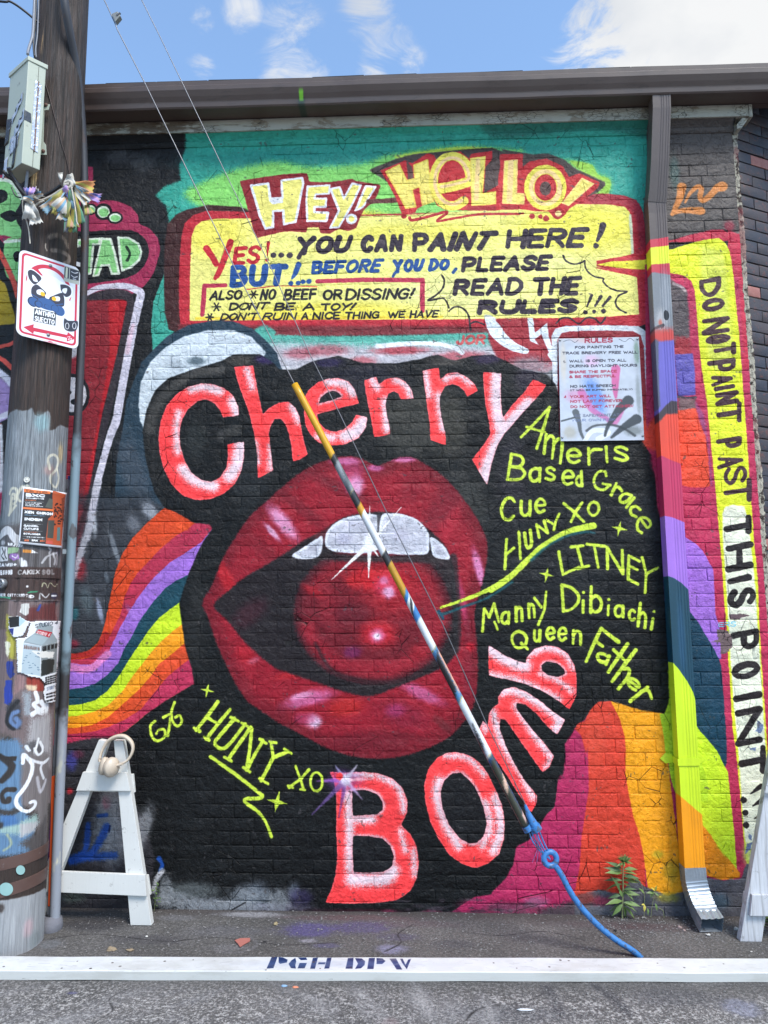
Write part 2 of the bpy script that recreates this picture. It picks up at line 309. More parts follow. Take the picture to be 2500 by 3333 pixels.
def paint_wall():
    c = Canvas(WW, WHH, wall_fn, (20, 20, 22), 11)
    BK, BK2 = (11, 11, 12), (58, 56, 53)
    # --- far left: older pieces behind the pole
    c.poly([(-700, 900), (-200, 700), (-150, 1500), (-700, 1700)], (150, 45, 70), 30)
    c.poly([(-900, 1500), (-300, 1300), (-200, 2300), (-900, 2500)], (60, 120, 120), 30)
    c.poly(tt('A', [(-200, 1180), (-60, 1060), (560, 1000), (552, 1190), (640, 1200), (700, 1205), (790, 1240), (830, 1290), (838, 1340), (900, 1370), (948, 1430), (962, 1500), (945, 1570), (920, 1640), (860, 1720), (760, 1780), (690, 1800), (540, 1860), (430, 1880), (60, 1500)]), (160, 42, 78), 3)
    c.poly(tt('A', [(120, 1060), (470, 1040), (470, 1200), (300, 1400), (120, 1420)]), (28, 25, 28), 3)
    c.poly(tt('A', [(380, 1420), (560, 1388), (700, 1378), (800, 1385), (860, 1420), (893, 1480), (890, 1540), (860, 1600), (800, 1650), (700, 1680), (540, 1700), (380, 1720)]), (25, 24, 26), 2)
    GR, GW = (135, 200, 125), (215, 225, 205)
    for P_, o in ((tt('A', [(465, 1440), (600, 1430), (595, 1465), (560, 1465), (545, 1640), (505, 1645), (520, 1470), (465, 1475)]), 3),
                  (tt('A', [(612, 1432), (665, 1435), (690, 1520), (715, 1640), (672, 1642), (655, 1590), (610, 1592), (590, 1650), (560, 1655), (590, 1530)]), 3),
                  (tt('A', [(712, 1425), (770, 1425), (830, 1460), (850, 1510), (835, 1560), (790, 1600), (735, 1622), (722, 1540)]), 3)):
        c.poly(P_, GR, 2, 0); c.line(P_+[P_[0]], 7, GW, 2, 0)
    c.line(tt('A', [(760, 1480), (780, 1520), (765, 1560)]), 9, (30, 50, 35), 2)
    for q in (((622, 1270), 21, 19), ((692, 1305), 19, 14), ((548, 1255), 14, 13)):
        p = t_('A', [q[0]])[0]
        ring = [(p[0]+q[1]*1.35*math.cos(a), p[1]+q[2]*1.45*math.sin(a)) for a in np.linspace(0, 6.28, 14)[:-1]]; c.poly(ring, BK, 2)
        ring = [(p[0]+q[1]*math.cos(a), p[1]+q[2]*math.sin(a)) for a in np.linspace(0, 6.28, 14)[:-1]]; c.poly(ring, GW, 2)
        ring = [(p[0]+q[1]*.8*math.cos(a)+1, p[1]+q[2]*.75*math.sin(a)+2) for a in np.linspace(0, 6.28, 14)[:-1]]; c.poly(ring, GR, 2)
    # letters left of the pole: R above, B below
    c.poly(tt('A', [(-120, 1090), (60, 1080), (130, 1190), (90, 1290), (140, 1420), (20, 1410), (-120, 1380)]), GR, 3)
    c.line(tt('A', [(-120, 1085), (60, 1085), (128, 1190)]), 12, GW, 3)
    c.poly(tt('A', [(-60, 1150), (30, 1140), (40, 1200), (-50, 1230)]), BK, 2)
    c.poly(tt('A', [(0, 1290), (70, 1260), (110, 1300), (60, 1330)]), BK, 2)
    c.poly(tt('A', [(30, 1450), (130, 1440), (140, 1640), (40, 1660)]), GR, 3); c.line(tt('A', [(30, 1450), (130, 1440)]), 10, GW, 3)
    c.poly(tt('D', [(80, 10), (140, 0), (140, 190), (80, 190)]), GR, 3)
    c.dot(t_('A', [(105, 1530)])[0], 12, BK); c.dot(t_('D', [(110, 70)])[0], 14, BK)
    c.poly(tt('D', [(-260, 180), (0, 200), (62, 330), (95, 440), (60, 470), (-200, 455)]), (170, 142, 30), 5)
    c.line(tt('D', [(-200, -250), (-20, 10), (60, 160), (115, 310)]), 17, (215, 82, 68), 4)
    c.line(tt('D', [(-200, 660), (0, 605), (60, 590), (110, 560)]), 13, (215, 82, 68), 4)
    c.line(tt('D', [(-200, 560), (0, 672), (60, 720), (140, 790)]), 15, (215, 82, 68), 4)
    c.poly(tt('D', [(-200, 740), (0, 790), (95, 860), (90, 980), (0, 1060), (-200, 1100)]), (160, 132, 182), 6)
    c.line(tt('D', [(-200, 650), (0, 760), (90, 850)]), 22, (215, 210, 222), 7); c.line(tt('D', [(-200, 1120), (0, 1030), (90, 990)]), 20, (212, 206, 218), 7)
    for i, (x, col, w) in enumerate(((-60, (170, 50, 80), 40), (8, (205, 60, 60), 18), (30, (30, 28, 30), 24), (5, (210, 205, 210), 12), (58, (30, 28, 30), 20))):
        c.line(tt('D', [(x, 1080), (x+5, 1300), (x-4, 1560)]), w, col, 6)
    c.poly(tt('G', [(-400, -60), (60, -80), (60, 100), (-60, 220), (-400, 200)]), (165, 48, 84), 10); c.poly(tt('G', [(-400, 120), (40, 60), (60, 180), (-400, 330)]), (40, 90, 95), 10)
    c.poly(tt('G', [(-500, 400), (90, 380), (120, 1500), (-500, 1500)]), (70, 68, 74), 30)
    # --- red letter with white outline right of the pole
    c.poly(tt('D', [(380, 340), (560, 325), (750, 322), (752, 400), (705, 640), (662, 820), (605, 1060), (550, 1400), (495, 1700), (380, 1720)]), (138, 34, 44), 3)
    c.poly(tt('D', [(655, 325), (748, 322), (752, 400), (705, 640), (662, 820), (605, 1060), (545, 1400), (480, 1700), (455, 1700), (520, 1400), (600, 1000), (660, 600)]), (178, 26, 36), 8)
    c.poly(tt('D', [(520, 300), (640, 262), (740, 262), (800, 300), (800, 420), (740, 680), (690, 900), (650, 1080), (600, 1250), (560, 1500), (540, 1700), (490, 1700), (560, 1350), (605, 1060), (662, 820), (705, 640), (752, 400), (750, 325), (540, 325)]), (52, 44, 50), 5)
    c.line(tt('D', [(520, 285), (600, 250), (740, 240), (815, 262), (845, 285), (835, 340), (800, 500), (765, 680), (725, 900), (700, 1040), (660, 1150), (620, 1290), (580, 1450), (555, 1620), (530, 1750)]), 24, (205, 198, 212), 3, taper=[.7, .8, 1, 1.1, 1.05, 1.1, 1.1, .9, 1, 1.1])
    c.line(tt('D', [(800, 480), (780, 560), (765, 640)]), 14, (222, 190, 205), 8)
    p = t_('D', [(432, 892)])[0]
    for r, col in ((58, (26, 24, 28)), (48, (205, 200, 206))):
        c.poly([(p[0]+r*math.cos(a), p[1]+r*1.18*math.sin(a)) for a in np.linspace(0, 6.28, 16)[:-1]], col, 2)
    c.dot(t_('D', [(418, 880)])[0], 7, BK); c.dot(t_('D', [(440, 935)])[0], 9, BK)
    c.line(tt('D', [(410, 700), (455, 640), (470, 560)]), 12, (150, 40, 50), 3)
    c.line(tt('D', [(380, 660), (440, 640), (480, 600)]), 30, (190, 186, 192), 8)
    # dark upper left wall and its wear
    c.poly(tt('A', [(560, 700), (1160, 760), (1160, 900), (1080, 1000), (960, 1100), (930, 1180), (1010, 1290), (1010, 1340), (985, 1500), (985, 1700), (950, 1760), (965, 1500), (955, 1430), (900, 1370), (838, 1340), (830, 1290), (790, 1240), (700, 1200), (600, 1195), (560, 1160)]), (22, 21, 23), 4, 0)
    c.blob(t_('A', [(860, 980)])[0], 60, 50, (120, 122, 122), .35); c.blob(t_('A', [(720, 940)])[0], 80, 40, (80, 78, 80), .6)
    # --- teal ground above and around the bubble
    TE = (52, 158, 138)
    c.poly(tt('A', [(1170, 640), (1110, 900), (1075, 990), (1085, 1080), (985, 1120), (935, 1170), (1000, 1240), (1015, 1330), (1060, 1400), (1600, 1400)])+tt('C', [(520, 1400), (900, 1700), (960, 1700), (960, 640)]), TE, 10, 0)
    c.blob((900, 520), 420, 60, (34, 128, 116), .6); c.blob((1500, 500), 500, 40, (34, 128, 116), .5); c.blob((2050, 560), 120, 160, (60, 172, 152), .6)
    c.poly(tt('C', [(0, 640), (960, 640), (960, 800), (940, 830), (600, 790), (0, 830)]), (44, 118, 104), 16)
    c.poly(tt('D', [(992, 150), (945, 270), (920, 340), (908, 480), (918, 625), (1030, 530), (1100, 480), (1060, 400)]), (60, 158, 138), 4, 0)
    # lime
    LG = (132, 205, 100)
    c.poly(tt('A', [(1110, 1160), (1200, 1100), (1400, 1020), (1659, 970)])+tt('B', [(400, 1000), (700, 980), (860, 930), (1100, 895), (1300, 875), (1520, 890), (1659, 900)])+tt('C', [(190, 930), (480, 965), (600, 990), (640, 1040), (710, 1075), (700, 1165), (600, 1240), (0, 1400)])+tt('A', [(1500, 1380), (1200, 1240)]), LG, 26)
    c.poly(tt('B', [(400, 1240), (760, 1270), (960, 1300), (1659, 1300), (1659, 1450), (0, 1450), (0, 1340)]), (236, 222, 82), 30)
    c.poly(tt('C', [(470, 965), (600, 985), (640, 1045), (715, 1080), (700, 1165), (640, 1165), (660, 1110), (560, 1040)]), (160, 208, 76), 6)
    c.poly(tt('B', [(900, 935), (1100, 900), (1300, 878), (1500, 890), (1400, 905), (1100, 930), (960, 960)]), (190, 214, 80), 8)
    # maroon shade to the left of the bubble
    c.poly(tt('A', [(1005, 1345), (1060, 1285), (1120, 1258), (1250, 1228), (1440, 1240), (1600, 1300), (1600, 1500), (1200, 1700)])+tt('D', [(1200, 440), (1150, 520), (1060, 520), (1015, 500), (990, 400), (985, 200), (988, 0)]), (62, 28, 27), 5, 0)
    # --- speech bubble
    outer = [(583, 900), (587, 820), (591, 770), (602, 727), (629, 700), (673, 686), (814, 689), (1100, 700), (1500, 690), (1900, 632), (1980, 630), (2034, 637), (2072, 651), (2091, 683), (2099, 732), (2113, 787), (2160, 816), (2160, 1040), (2124, 1046), (2081, 1062), (1806, 1072), (1505, 1076), (1288, 1082), (1071, 1092), (881, 1090), (720, 1090), (620, 1085), (588, 1060), (583, 1000)]
    c.poly(outer, (186, 36, 50), 3, 0)
    c.poly(tt('C', [(600, 1165), (700, 1168), (800, 1180), (870, 1205), (905, 1265), (925, 1360), (945, 1480), (900, 1480), (870, 1320), (830, 1250), (760, 1225), (600, 1222)]), (168, 38, 56), 8)
    c.poly(tt('E', [(-400, 470), (300, 480), (1300, 480), (1659, 500), (1659, 530), (500, 545), (-400, 540)]), (120, 40, 46), 14, 0)
    YE = (240, 230, 128)
    inner = [(618, 1044), (619, 900), (624, 770), (635, 738), (656, 720), (705, 712), (803, 710), (1300, 700), (1871, 664), (1980, 665), (2034, 673), (2050, 689), (2056, 721), (2061, 829), (1943, 848), (1943, 866), (2074, 901), (2078, 960), (2081, 1022), (1990, 1030), (1900, 1033), (1700, 1036), (1451, 1039), (1100, 1040), (900, 1041)]
    mk = c.poly(inner, YE, 3, 0, ret=True)
    c.blob((1900, 740), 330, 130, (243, 228, 70), .75, clip=mk); c.blob((700, 760), 160, 120, (240, 218, 60), .5, clip=mk); c.blob((1100, 1020), 500, 60, (240, 218, 70), .8, clip=mk); c.blob((1350, 760), 400, 60, (240, 222, 80), .6, clip=mk)
    c.blob((1500, 950), 400, 120, (240, 234, 165), .55, clip=mk); c.blob((1750, 850), 250, 60, (240, 234, 160), .5, clip=mk)
    c.line([(2052, 700), (2056, 760), (2060, 826)], 9, (225, 228, 190), 4)
    c.line([(640, 1036), (1000, 1034), (1440, 1031)], 8, (240, 205, 60), 5)
    # spike joining the bubble to the strip on the right
    c.poly(tt('M', [(120, 1275), (250, 1245), (450, 1238), (620, 1222), (620, 1315), (480, 1318), (300, 1302)]), (236, 222, 62), 3, 0)
    c.line(tt('M', [(120, 1248), (300, 1225), (455, 1190)]), 9, (196, 40, 52), 3, taper=[.4, 1, 1.3]); c.line(tt('M', [(120, 1302), (300, 1335), (480, 1368)]), 8, (196, 40, 52), 3, taper=[.4, 1, 1.2])
    MG = (186, 48, 76)
    c.line(tt('D', [(1355, 236), (1228, 240), (1222, 330), (1215, 412)]), 15, MG, 2, 0)
    c.line(tt('E', [(432, 212), (700, 203), (1062, 205), (1060, 300), (1062, 388)]), 14, MG, 2, 0)
    c.line(tt('D', [(1480, 262), (1600, 246), (1700, 240)])+tt('E', [(430, 245)]), 3, (200, 40, 50), 2)
    # --- HEY!
    DR = (140, 27, 36)
    c.poly(tt('B', [(-35, 1085), (100, 1062), (230, 1045), (368, 1038), (385, 1090), (500, 1092), (560, 1085), (640, 1072), (665, 1085), (800, 1105), (812, 1115), (775, 1200), (705, 1265), (685, 1310), (662, 1368), (615, 1385), (560, 1372), (505, 1402), (450, 1398), (438, 1362), (372, 1365), (365, 1392), (235, 1388), (140, 1410), (72, 1426), (50, 1390), (18, 1270), (-15, 1150)]), DR, 3, 2)
    YL, PE, WH = (240, 226, 120), (248, 208, 140), (232, 230, 236)
    def glyph(k, pts, col=YL, edge=WH, ew=7, sm=0, hole=None):
        m = c.poly(t_(k, pts), col, 2, sm, holes=[t_(k, h) for h in (hole or [])], ret=True)
        if edge: c.line(t_(k, pts+[pts[0]]), ew, edge, 2.5, sm)
        return m
    glyph('B', [(32, 1112), (135, 1100), (150, 1190), (222, 1185), (215, 1082), (340, 1066), (346, 1100), (300, 1330), (230, 1345), (226, 1262), (165, 1266), (165, 1362), (120, 1370), (85, 1290), (60, 1200)])
    c.poly(t_('B', [(135, 1105), (150, 1190), (222, 1186), (225, 1215), (160, 1225), (140, 1200)]), WH, 3, 0)
    glyph('B', [(372, 1118), (505, 1110), (500, 1160), (420, 1165), (415, 1190), (485, 1190), (480, 1240), (415, 1240), (412, 1272), (495, 1275), (485, 1325), (370, 1325), (365, 1200)])
    glyph('B', [(510, 1132), (565, 1122), (590, 1190), (640, 1100), (692, 1110), (640, 1225), (560, 1362), (508, 1365), (560, 1262)])
    glyph('B', [(722, 1115), (780, 1120), (705, 1240), (660, 1262)])
    q = t_('B', [(636, 1312)])[0]
    c.dot(q, 16, WH); c.dot(q, 9, YL)
    c.line(t_('B', [(740, 1208), (830, 1205), (900, 1200)]), 16, (92, 40, 38), 4)
    # --- HELLO!
    c.poly(tt('B', [(740, 1018), (880, 960), (1000, 925), (1280, 898), (1480, 885), (1560, 915)])+tt('C', [(60, 895), (250, 925), (340, 920), (440, 958), (500, 1008), (560, 1035), (680, 1090), (684, 1112), (640, 1152), (560, 1185), (300, 1200), (0, 1200)])+tt('B', [(1000, 1200), (850, 1090)]), (76, 62, 58), 5, 2)
    c.poly(tt('B', [(808, 1022), (900, 985), (955, 960), (1000, 978), (1090, 918), (1130, 928), (1150, 962), (1200, 918), (1290, 908), (1340, 950), (1352, 922), (1480, 903), (1478, 960), (1470, 1080), (1500, 1128), (1528, 1000), (1525, 925)])
           + tt('C', [(190, 922), (188, 1000), (230, 968), (330, 950), (430, 998), (466, 1060), (530, 1038), (650, 1092), (640, 1128), (560, 1190), (470, 1250), (440, 1290), (400, 1312), (365, 1292), (345, 1268), (250, 1265), (170, 1252), (60, 1258)])
           + tt('B', [(1500, 1262), (1330, 1262), (1200, 1258), (1150, 1232), (1130, 1200), (1030, 1250), (1018, 1275), (940, 1285), (900, 1185), (850, 1090)]), (198, 40, 46), 3, 2)
    c.poly(tt('B', [(1440, 1000), (1475, 960), (1520, 960), (1515, 1110), (1430, 1160)]), (84, 66, 62), 3, 0)
    c.poly(tt('B', [(965, 965), (1000, 1000), (1010, 1080), (975, 1075)]), (100, 66, 60), 3, 0)
    glyph('B', [(842, 1030), (922, 988), (968, 1085), (1015, 1068), (1010, 990), (1092, 958), (1108, 1080), (1128, 1210), (1062, 1228), (1045, 1120), (1000, 1135), (1022, 1240), (962, 1248), (900, 1130)], (246, 222, 110), (236, 206, 84), 5)
    E1 = [(1240+112*math.cos(a), 1085-150*math.sin(a)) for a in np.linspace(.25, 5.35, 16)]
    c.line(t_('B', [(1165, 1130), (1250, 1115), (1342, 1085)]+E1), 34, (246, 224, 90), 2.5)
    c.line(t_('B', [(1175, 1120), (1250, 1105), (1330, 1080)]+[(1240+104*math.cos(a), 1085-140*math.sin(a)) for a in np.linspace(.3, 5.3, 16)]), 12, (250, 205, 145), 3)
    glyph('B', [(1350, 950), (1438, 938), (1420, 1160), (1500, 1150), (1500, 1222), (1358, 1232)], (246, 226, 110), (244, 214, 90), 4)
    glyph('C', [(80, 965), (155, 960), (150, 1160), (196, 1163), (195, 1222), (68, 1218)], (246, 222, 110), (248, 208, 120), 4)
    c.line(t_('B', [(1395, 960), (1385, 1190)]), 16, PE, 5); c.line(t_('C', [(118, 975), (108, 1200)]), 16, PE, 5)
    c.line(t_('C', [(325+96*math.cos(a), 1125+108*math.sin(a)) for a in np.linspace(0, 6.28, 20)]), 36, (240, 222, 82), 2.5)
    c.line(t_('C', [(325+86*math.cos(a), 1125+98*math.sin(a)) for a in np.linspace(0, 6.28, 20)]), 15, PE, 3)
    c.poly(t_('C', [(325+66*math.cos(a), 1125+76*math.sin(a)) for a in np.linspace(0, 6.28, 14)[:-1]]), (198, 40, 46), 2)
    c.poly(t_('C', [(325+34*math.cos(a), 1130+42*math.sin(a)) for a in np.linspace(0, 6.28, 12)[:-1]]), (90, 62, 58), 2)
    glyph('C', [(545, 1070), (612, 1102), (462, 1232), (428, 1215)], (246, 222, 110), (250, 214, 130), 5)
    q = t_('C', [(402, 1280)])[0]; c.dot(q, 20, (178, 34, 44)); c.dot(q, 11, (248, 212, 140))
    c.line(tt('B', [(985, 1305), (1000, 1320), (1090, 1300), (1190, 1272), (1205, 1280), (1150, 1325), (1250, 1310), (1400, 1285), (1640, 1282)]), 9, (178, 34, 44), 2)
    c.line(tt('C', [(-20, 1282), (100, 1285), (190, 1280)]), 6, (178, 34, 44), 2); c.line(tt('C', [(72, 1244), (155, 1244)]), 14, (178, 34, 44), 2, 0); c.line(tt('B', [(1340, 1248), (1490, 1248)]), 14, (170, 34, 44), 2, 0); c.line(tt('B', [(1545, 1243), (1630, 1243)]), 14, (170, 34, 44), 2, 0)
    for x, y, r in ((243, 1296, 8), (293, 1300, 7), (330, 1310, 10)): c.dot(t_('C', [(x, y)])[0], r, (178, 34, 44))
    c.dot(t_('B', [(950, 1297)])[0], 9, (178, 34, 44))
    # --- lettering inside the bubble
    PB, BL, RD = (48, 36, 50), (30, 76, 142), (198, 34, 48)
    T = c.text
    c.line(t_('A', [(1240, 1490), (1275, 1540), (1300, 1585)]), 20, RD, 2, 1); c.line(t_('A', [(1385, 1450), (1345, 1560), (1312, 1640), (1293, 1668)]), 20, RD, 2, 1, taper=[1, 1, .9, .6])
    T('ES', quad('A', (1412, 1482), (1575, 1468), (1555, 1582), (1395, 1588)), 13, RD); c.line(t_('A', [(1612, 1455), (1605, 1530)]), 9, RD, taper=[1.2, .5]); c.dot(t_('A', [(1603, 1560)])[0], 5, RD)
    for x in (165, 215, 265): c.dot(t_('B', [(x, 1530)])[0], 9.5, PB)
    T('YOU', quad('B', (318, 1420), (650, 1408), (612, 1515), (300, 1530)), 18, PB); c.line(t_('B', [(345, 1500), (318, 1545)]), 15, PB)
    T('CAN', quad('B', (700, 1410), (950, 1402), (935, 1510), (685, 1518)), 18, PB); T('PAINT', quad('B', (1010, 1396), (1520, 1385), (1450, 1500), (995, 1512)), 18, PB)
    T('HERE', quad('C', (100, 1375), (590, 1362), (550, 1485), (82, 1492)), 17, PB); c.line(t_('C', [(670, 1350), (655, 1400), (635, 1445)]), 17, PB, taper=[1.2, 1, .5]); c.dot(t_('C', [(630, 1474)])[0], 9, PB)
    T('BUT', quad('E', (-85, 115), (258, 108), (235, 238), (-95, 250)), 20, BL); c.line(t_('E', [(318, 112), (300, 160), (280, 195)]), 16, BL, taper=[1.2, 1, .5])
    for x, y in ((270, 225), (315, 222), (347, 215), (380, 212)): c.dot(t_('E', [(x, y)])[0], 7.5, BL)
    T('BEFORE', quad('E', (405, 92), (835, 75), (800, 158), (392, 170)), 12, BL); T('YOU', quad('E', (885, 82), (1078, 75), (1055, 152), (885, 165)), 13, BL); c.line(t_('E', [(905, 150), (885, 182)]), 10, BL)
    T('DO', quad('E', (1112, 76), (1232, 76), (1215, 145), (1095, 152)), 12, BL); c.line(t_('E', [(1262, 138), (1245, 160)]), 9, BL)
    T('PLEASE', quad('E', (1308, 66), (1845, 52), (1815, 148), (1290, 160)), 15, PB)
    T('READ', quad('E', (1260, 200), (1675, 185), (1650, 298), (1240, 300)), 16, PB); T('THE', quad('F', (255, 190), (548, 180), (515, 295), (242, 300)), 16, PB)
    T('RULES', quad('F', (-70, 325), (535, 315), (505, 402), (-88, 412)), 17, PB)
    for a, b in (((602, 298), (575, 362)), ((658, 303), (622, 362)), ((712, 308), (668, 360))): c.line(t_('F', [a, b]), 9, PB, 2, 0, taper=[1.2, .7])
    for x, y in ((565, 397), (617, 394), (672, 391)): c.dot(t_('F', [(x, y)])[0], 7, PB)
    BT = (30, 26, 32)
    def star(k, x, y, r, w, col):
        for a in (0, 60, 120): c.line(t_(k, [(x-r*math.cos(math.radians(a)), y-r*math.sin(math.radians(a))), (x+r*math.cos(math.radians(a)), y+r*math.sin(math.radians(a)))]), w, col, 1.6, 0)
    T('ALSO', quad('D', (1272, 268), (1462, 262), (1450, 322), (1255, 328)), 7, BT); star('E', 48, 292, 24, 5, BT)
    T('NO', quad('E', (100, 260), (190, 256), (178, 322), (82, 328)), 7.5, BT); T('BEEF', quad('E', (240, 260), (432, 254), (422, 322), (225, 328)), 8, BT); T('OR', quad('E', (465, 262), (588, 258), (578, 322), (462, 328)), 8, BT); T('DISSING!', quad('E', (608, 256), (1025, 252), (1000, 320), (595, 328)), 8, BT)
    star('D', 1300, 365, 26, 5, BT); T('DONT', quad('D', (1385, 342), (1625, 336), (1600, 382), (1372, 388)), 6.5, BT); T('BE', quad('E', (182, 342), (302, 338), (292, 386), (170, 390)), 7, BT); T('A', quad('E', (348, 342), (420, 340), (412, 386), (340, 390)), 7, BT); T('TOY!', quad('E', (455, 345), (672, 340), (640, 388), (452, 390)), 7, BT)
    star('D', 1260, 428, 22, 4.5, BT); T("DON'T", quad('D', (1335, 405), (1560, 400), (1540, 446), (1318, 448)), 6, BT); T('RUIN', quad('E', (118, 400), (312, 398), (298, 444), (95, 448)), 6, BT); T('A', quad('E', (340, 398), (382, 396), (375, 442), (332, 444)), 6, BT); T('NICE', quad('E', (408, 398), (572, 394), (565, 440), (398, 444)), 6, BT)
    T('THING', quad('E', (600, 396), (808, 390), (798, 436), (592, 442)), 6, BT); T('WE', quad('E', (855, 392), (962, 388), (955, 432), (852, 436)), 6, BT); T('HAVE', quad('E', (992, 386), (1165, 384), (1150, 430), (982, 434)), 6, BT)
    SQ = (40, 32, 40)
    for k, P_ in (('E', [(1178, 176), (1192, 205), (1185, 250), (1150, 290), (1095, 328), (1150, 318), (1190, 315), (1210, 345), (1220, 372)]), ('E', [(1220, 392), (1255, 366), (1300, 372), (1335, 410), (1345, 460), (1350, 505)]),
                  ('E', [(1345, 470), (1380, 455), (1430, 470)]), ('F', [(432, 58), (448, 90), (500, 110), (552, 95), (560, 90), (565, 130), (590, 165), (625, 185), (672, 195), (672, 215), (700, 245), (750, 268), (815, 274), (765, 298), (745, 340), (765, 378), (808, 400)]),
                  ('F', [(390, 465), (420, 435), (470, 433), (525, 467), (570, 432), (620, 436), (655, 465), (685, 430)])):
        c.line(t_(k, P_), 6, SQ, 1.6)
    # --- band under the bubble
    c.poly(tt('E', [(-480, 700), (-400, 560), (-100, 530), (500, 540), (1000, 535), (1500, 520), (1700, 560), (1700, 760), (800, 740), (0, 740)]), (84, 168, 150), 8)
    c.poly(tt('D', [(1560, 480), (1659, 520)])+tt('E', [(130, 570), (100, 720), (-60, 640)]), (84, 168, 150), 8)
    c.poly(tt('E', [(60, 600), (400, 590), (800, 600), (1200, 585), (1659, 620), (1700, 760), (800, 745), (180, 760)]), (190, 184, 190), 36)
    for x, y, rx, ry, col, a in ((1060, 1140, 120, 30, (170, 60, 72), .6), (1300, 1140, 130, 22, (176, 48, 60), .8), (980, 1150, 80, 30, (165, 60, 74), .6), (1500, 1160, 130, 28, (176, 60, 70), .7), (1180, 1175, 70, 25, (190, 60, 70), .6)): c.blob((x, y), rx, ry, col, a)
    c.line(t_('E', [(790, 602), (900, 592), (1020, 585), (1150, 588), (1250, 610), (1300, 640)]), 15, (226, 226, 228), 5)
    T('JOR', quad('E', (1272, 535), (1448, 530), (1435, 590), (1262, 595)), 9, (196, 84, 84), 3)
    c.poly(tt('F', [(-10, 440), (215, 432), (400, 470), (400, 720), (330, 760), (60, 720), (-20, 560)]), (160, 42, 52), 8, 0)
    c.blob((1720, 1190), 110, 50, (150, 145, 150), .8); c.blob((1800, 1210), 60, 40, (205, 205, 208), .6)
    c.line(tt('E', [(1462, 440), (1490, 490), (1530, 545), (1600, 600), (1680, 630)]), 34, (228, 232, 234), 3, taper=[.8, 1.3, 1, .6])
    c.line(tt('E', [(1445, 425), (1490, 440)]), 14, (220, 220, 214), 6)
    c.poly(tt('F', [(215, 432), (250, 434), (262, 520), (335, 462), (345, 540), (395, 700), (388, 730), (300, 600), (232, 570)]), (228, 232, 234), 3, 0)
    c.poly(tt('F', [(262, 560), (300, 530), (345, 640), (330, 660)]), (150, 40, 50), 4, 0)
    # frame around the rules sheet
    c.poly(tt('F', [(360, 540), (385, 495), (450, 478), (700, 475), (880, 480), (935, 515), (958, 590), (965, 760), (985, 920), (990, 1150), (380, 1150)]), (212, 214, 218), 3, 0)
    c.poly(tt('F', [(398, 560), (420, 525), (470, 512), (700, 508), (850, 512), (895, 535), (915, 600), (925, 800), (938, 1000), (942, 1150), (398, 1150)]), (146, 38, 48), 3, 0)
    c.blob(t_('F', [(960, 1100)])[0], 60, 90, (225, 70, 45), .9)
    # --- slate disc and white crescent behind the C
    c.poly(tt('D', [(905, 640), (1000, 545), (1130, 475), (1280, 447), (1400, 452), (1520, 498), (1600, 570), (1660, 640), (1700, 760), (1500, 900), (1000, 1600), (860, 1659), (700, 1750), (690, 1500), (700, 1300), (740, 1080), (760, 930), (800, 820), (850, 700)]), (38, 58, 72), 4, 0)
    c.blob(t_('D', [(800, 1350)])[0], 70, 200, (70, 76, 86), .7, 20)
    c.poly(tt('D', [(832, 950), (845, 820), (900, 700), (990, 610), (1100, 545), (1250, 505), (1400, 505), (1510, 545), (1600, 640), (1560, 700), (1330, 760), (1100, 820), (980, 1000), (870, 1110), (842, 1050)]), (205, 212, 218), 5, 0)
    c.blob(t_('D', [(1180, 690)])[0], 45, 22, (60, 76, 86), .8); c.blob(t_('D', [(1060, 720)])[0], 60, 30, (150, 158, 166), .5, -40)
    # grey scrubbed area between the pole and the rainbow
    c.poly(tt('G', [(440, -40), (860, -60), (990, 0), (880, 110), (800, 190), (730, 300), (690, 420), (660, 560), (620, 760), (560, 860), (420, 880)]), (56, 58, 64), 16, 0)
    for x, y, rx, ry, ang, col, a in ((900, 20, 130, 60, -50, (172, 174, 182), .8), (800, 100, 60, 90, 30, (150, 152, 160), .5), (690, 250, 25, 170, 20, (150, 156, 164), .65), (560, 80, 30, 150, 12, (200, 204, 212), .8), (600, 620, 25, 120, 15, (170, 178, 205), .7),
                                      (480, 370, 60, 110, 10, (150, 38, 48), .8), (520, 560, 60, 130, 10, (95, 110, 116), .6), (450, 640, 40, 60, 0, (40, 110, 120), .7), (440, 820, 60, 40, 0, (150, 40, 60), .8), (480, 60, 30, 70, 20, (170, 160, 130), .5), (640, 420, 20, 60, 20, (120, 130, 140), .5)):
        c.blob(t_('G', [(x, y)])[0], rx*.5425, ry*.5425, col, a, ang)
    c.poly(tt('G', [(440, -90), (470, -80), (530, -20), (500, 120), (450, 300), (425, 300)]), (128, 34, 44), 20, 0, a=.8)
    c.line(tt('G', [(582, -110), (563, -20), (540, 110), (505, 220), (468, 330), (450, 420)]), 27, (186, 184, 194), 9, 1, a=.85, taper=[1, 1, .9, .8, .5], rough=3)
    c.line(tt('G', [(535, -60), (500, 60), (450, 200)]), 16, (44, 38, 44), 10, 1, a=.7); c.line(tt('G', [(630, -60), (615, 60), (590, 180), (540, 300)]), 16, (40, 40, 46), 14, 1, a=.6)
    c.line(tt('G', [(430, -42), (560, -48), (720, -40), (880, -60)]), 40, (46, 52, 60), 44, 1, a=.8, rough=3)
    c.line(tt('G', [(590, -150), (572, -70), (558, 10)]), 25, (198, 193, 204), 5, 1, a=.95)
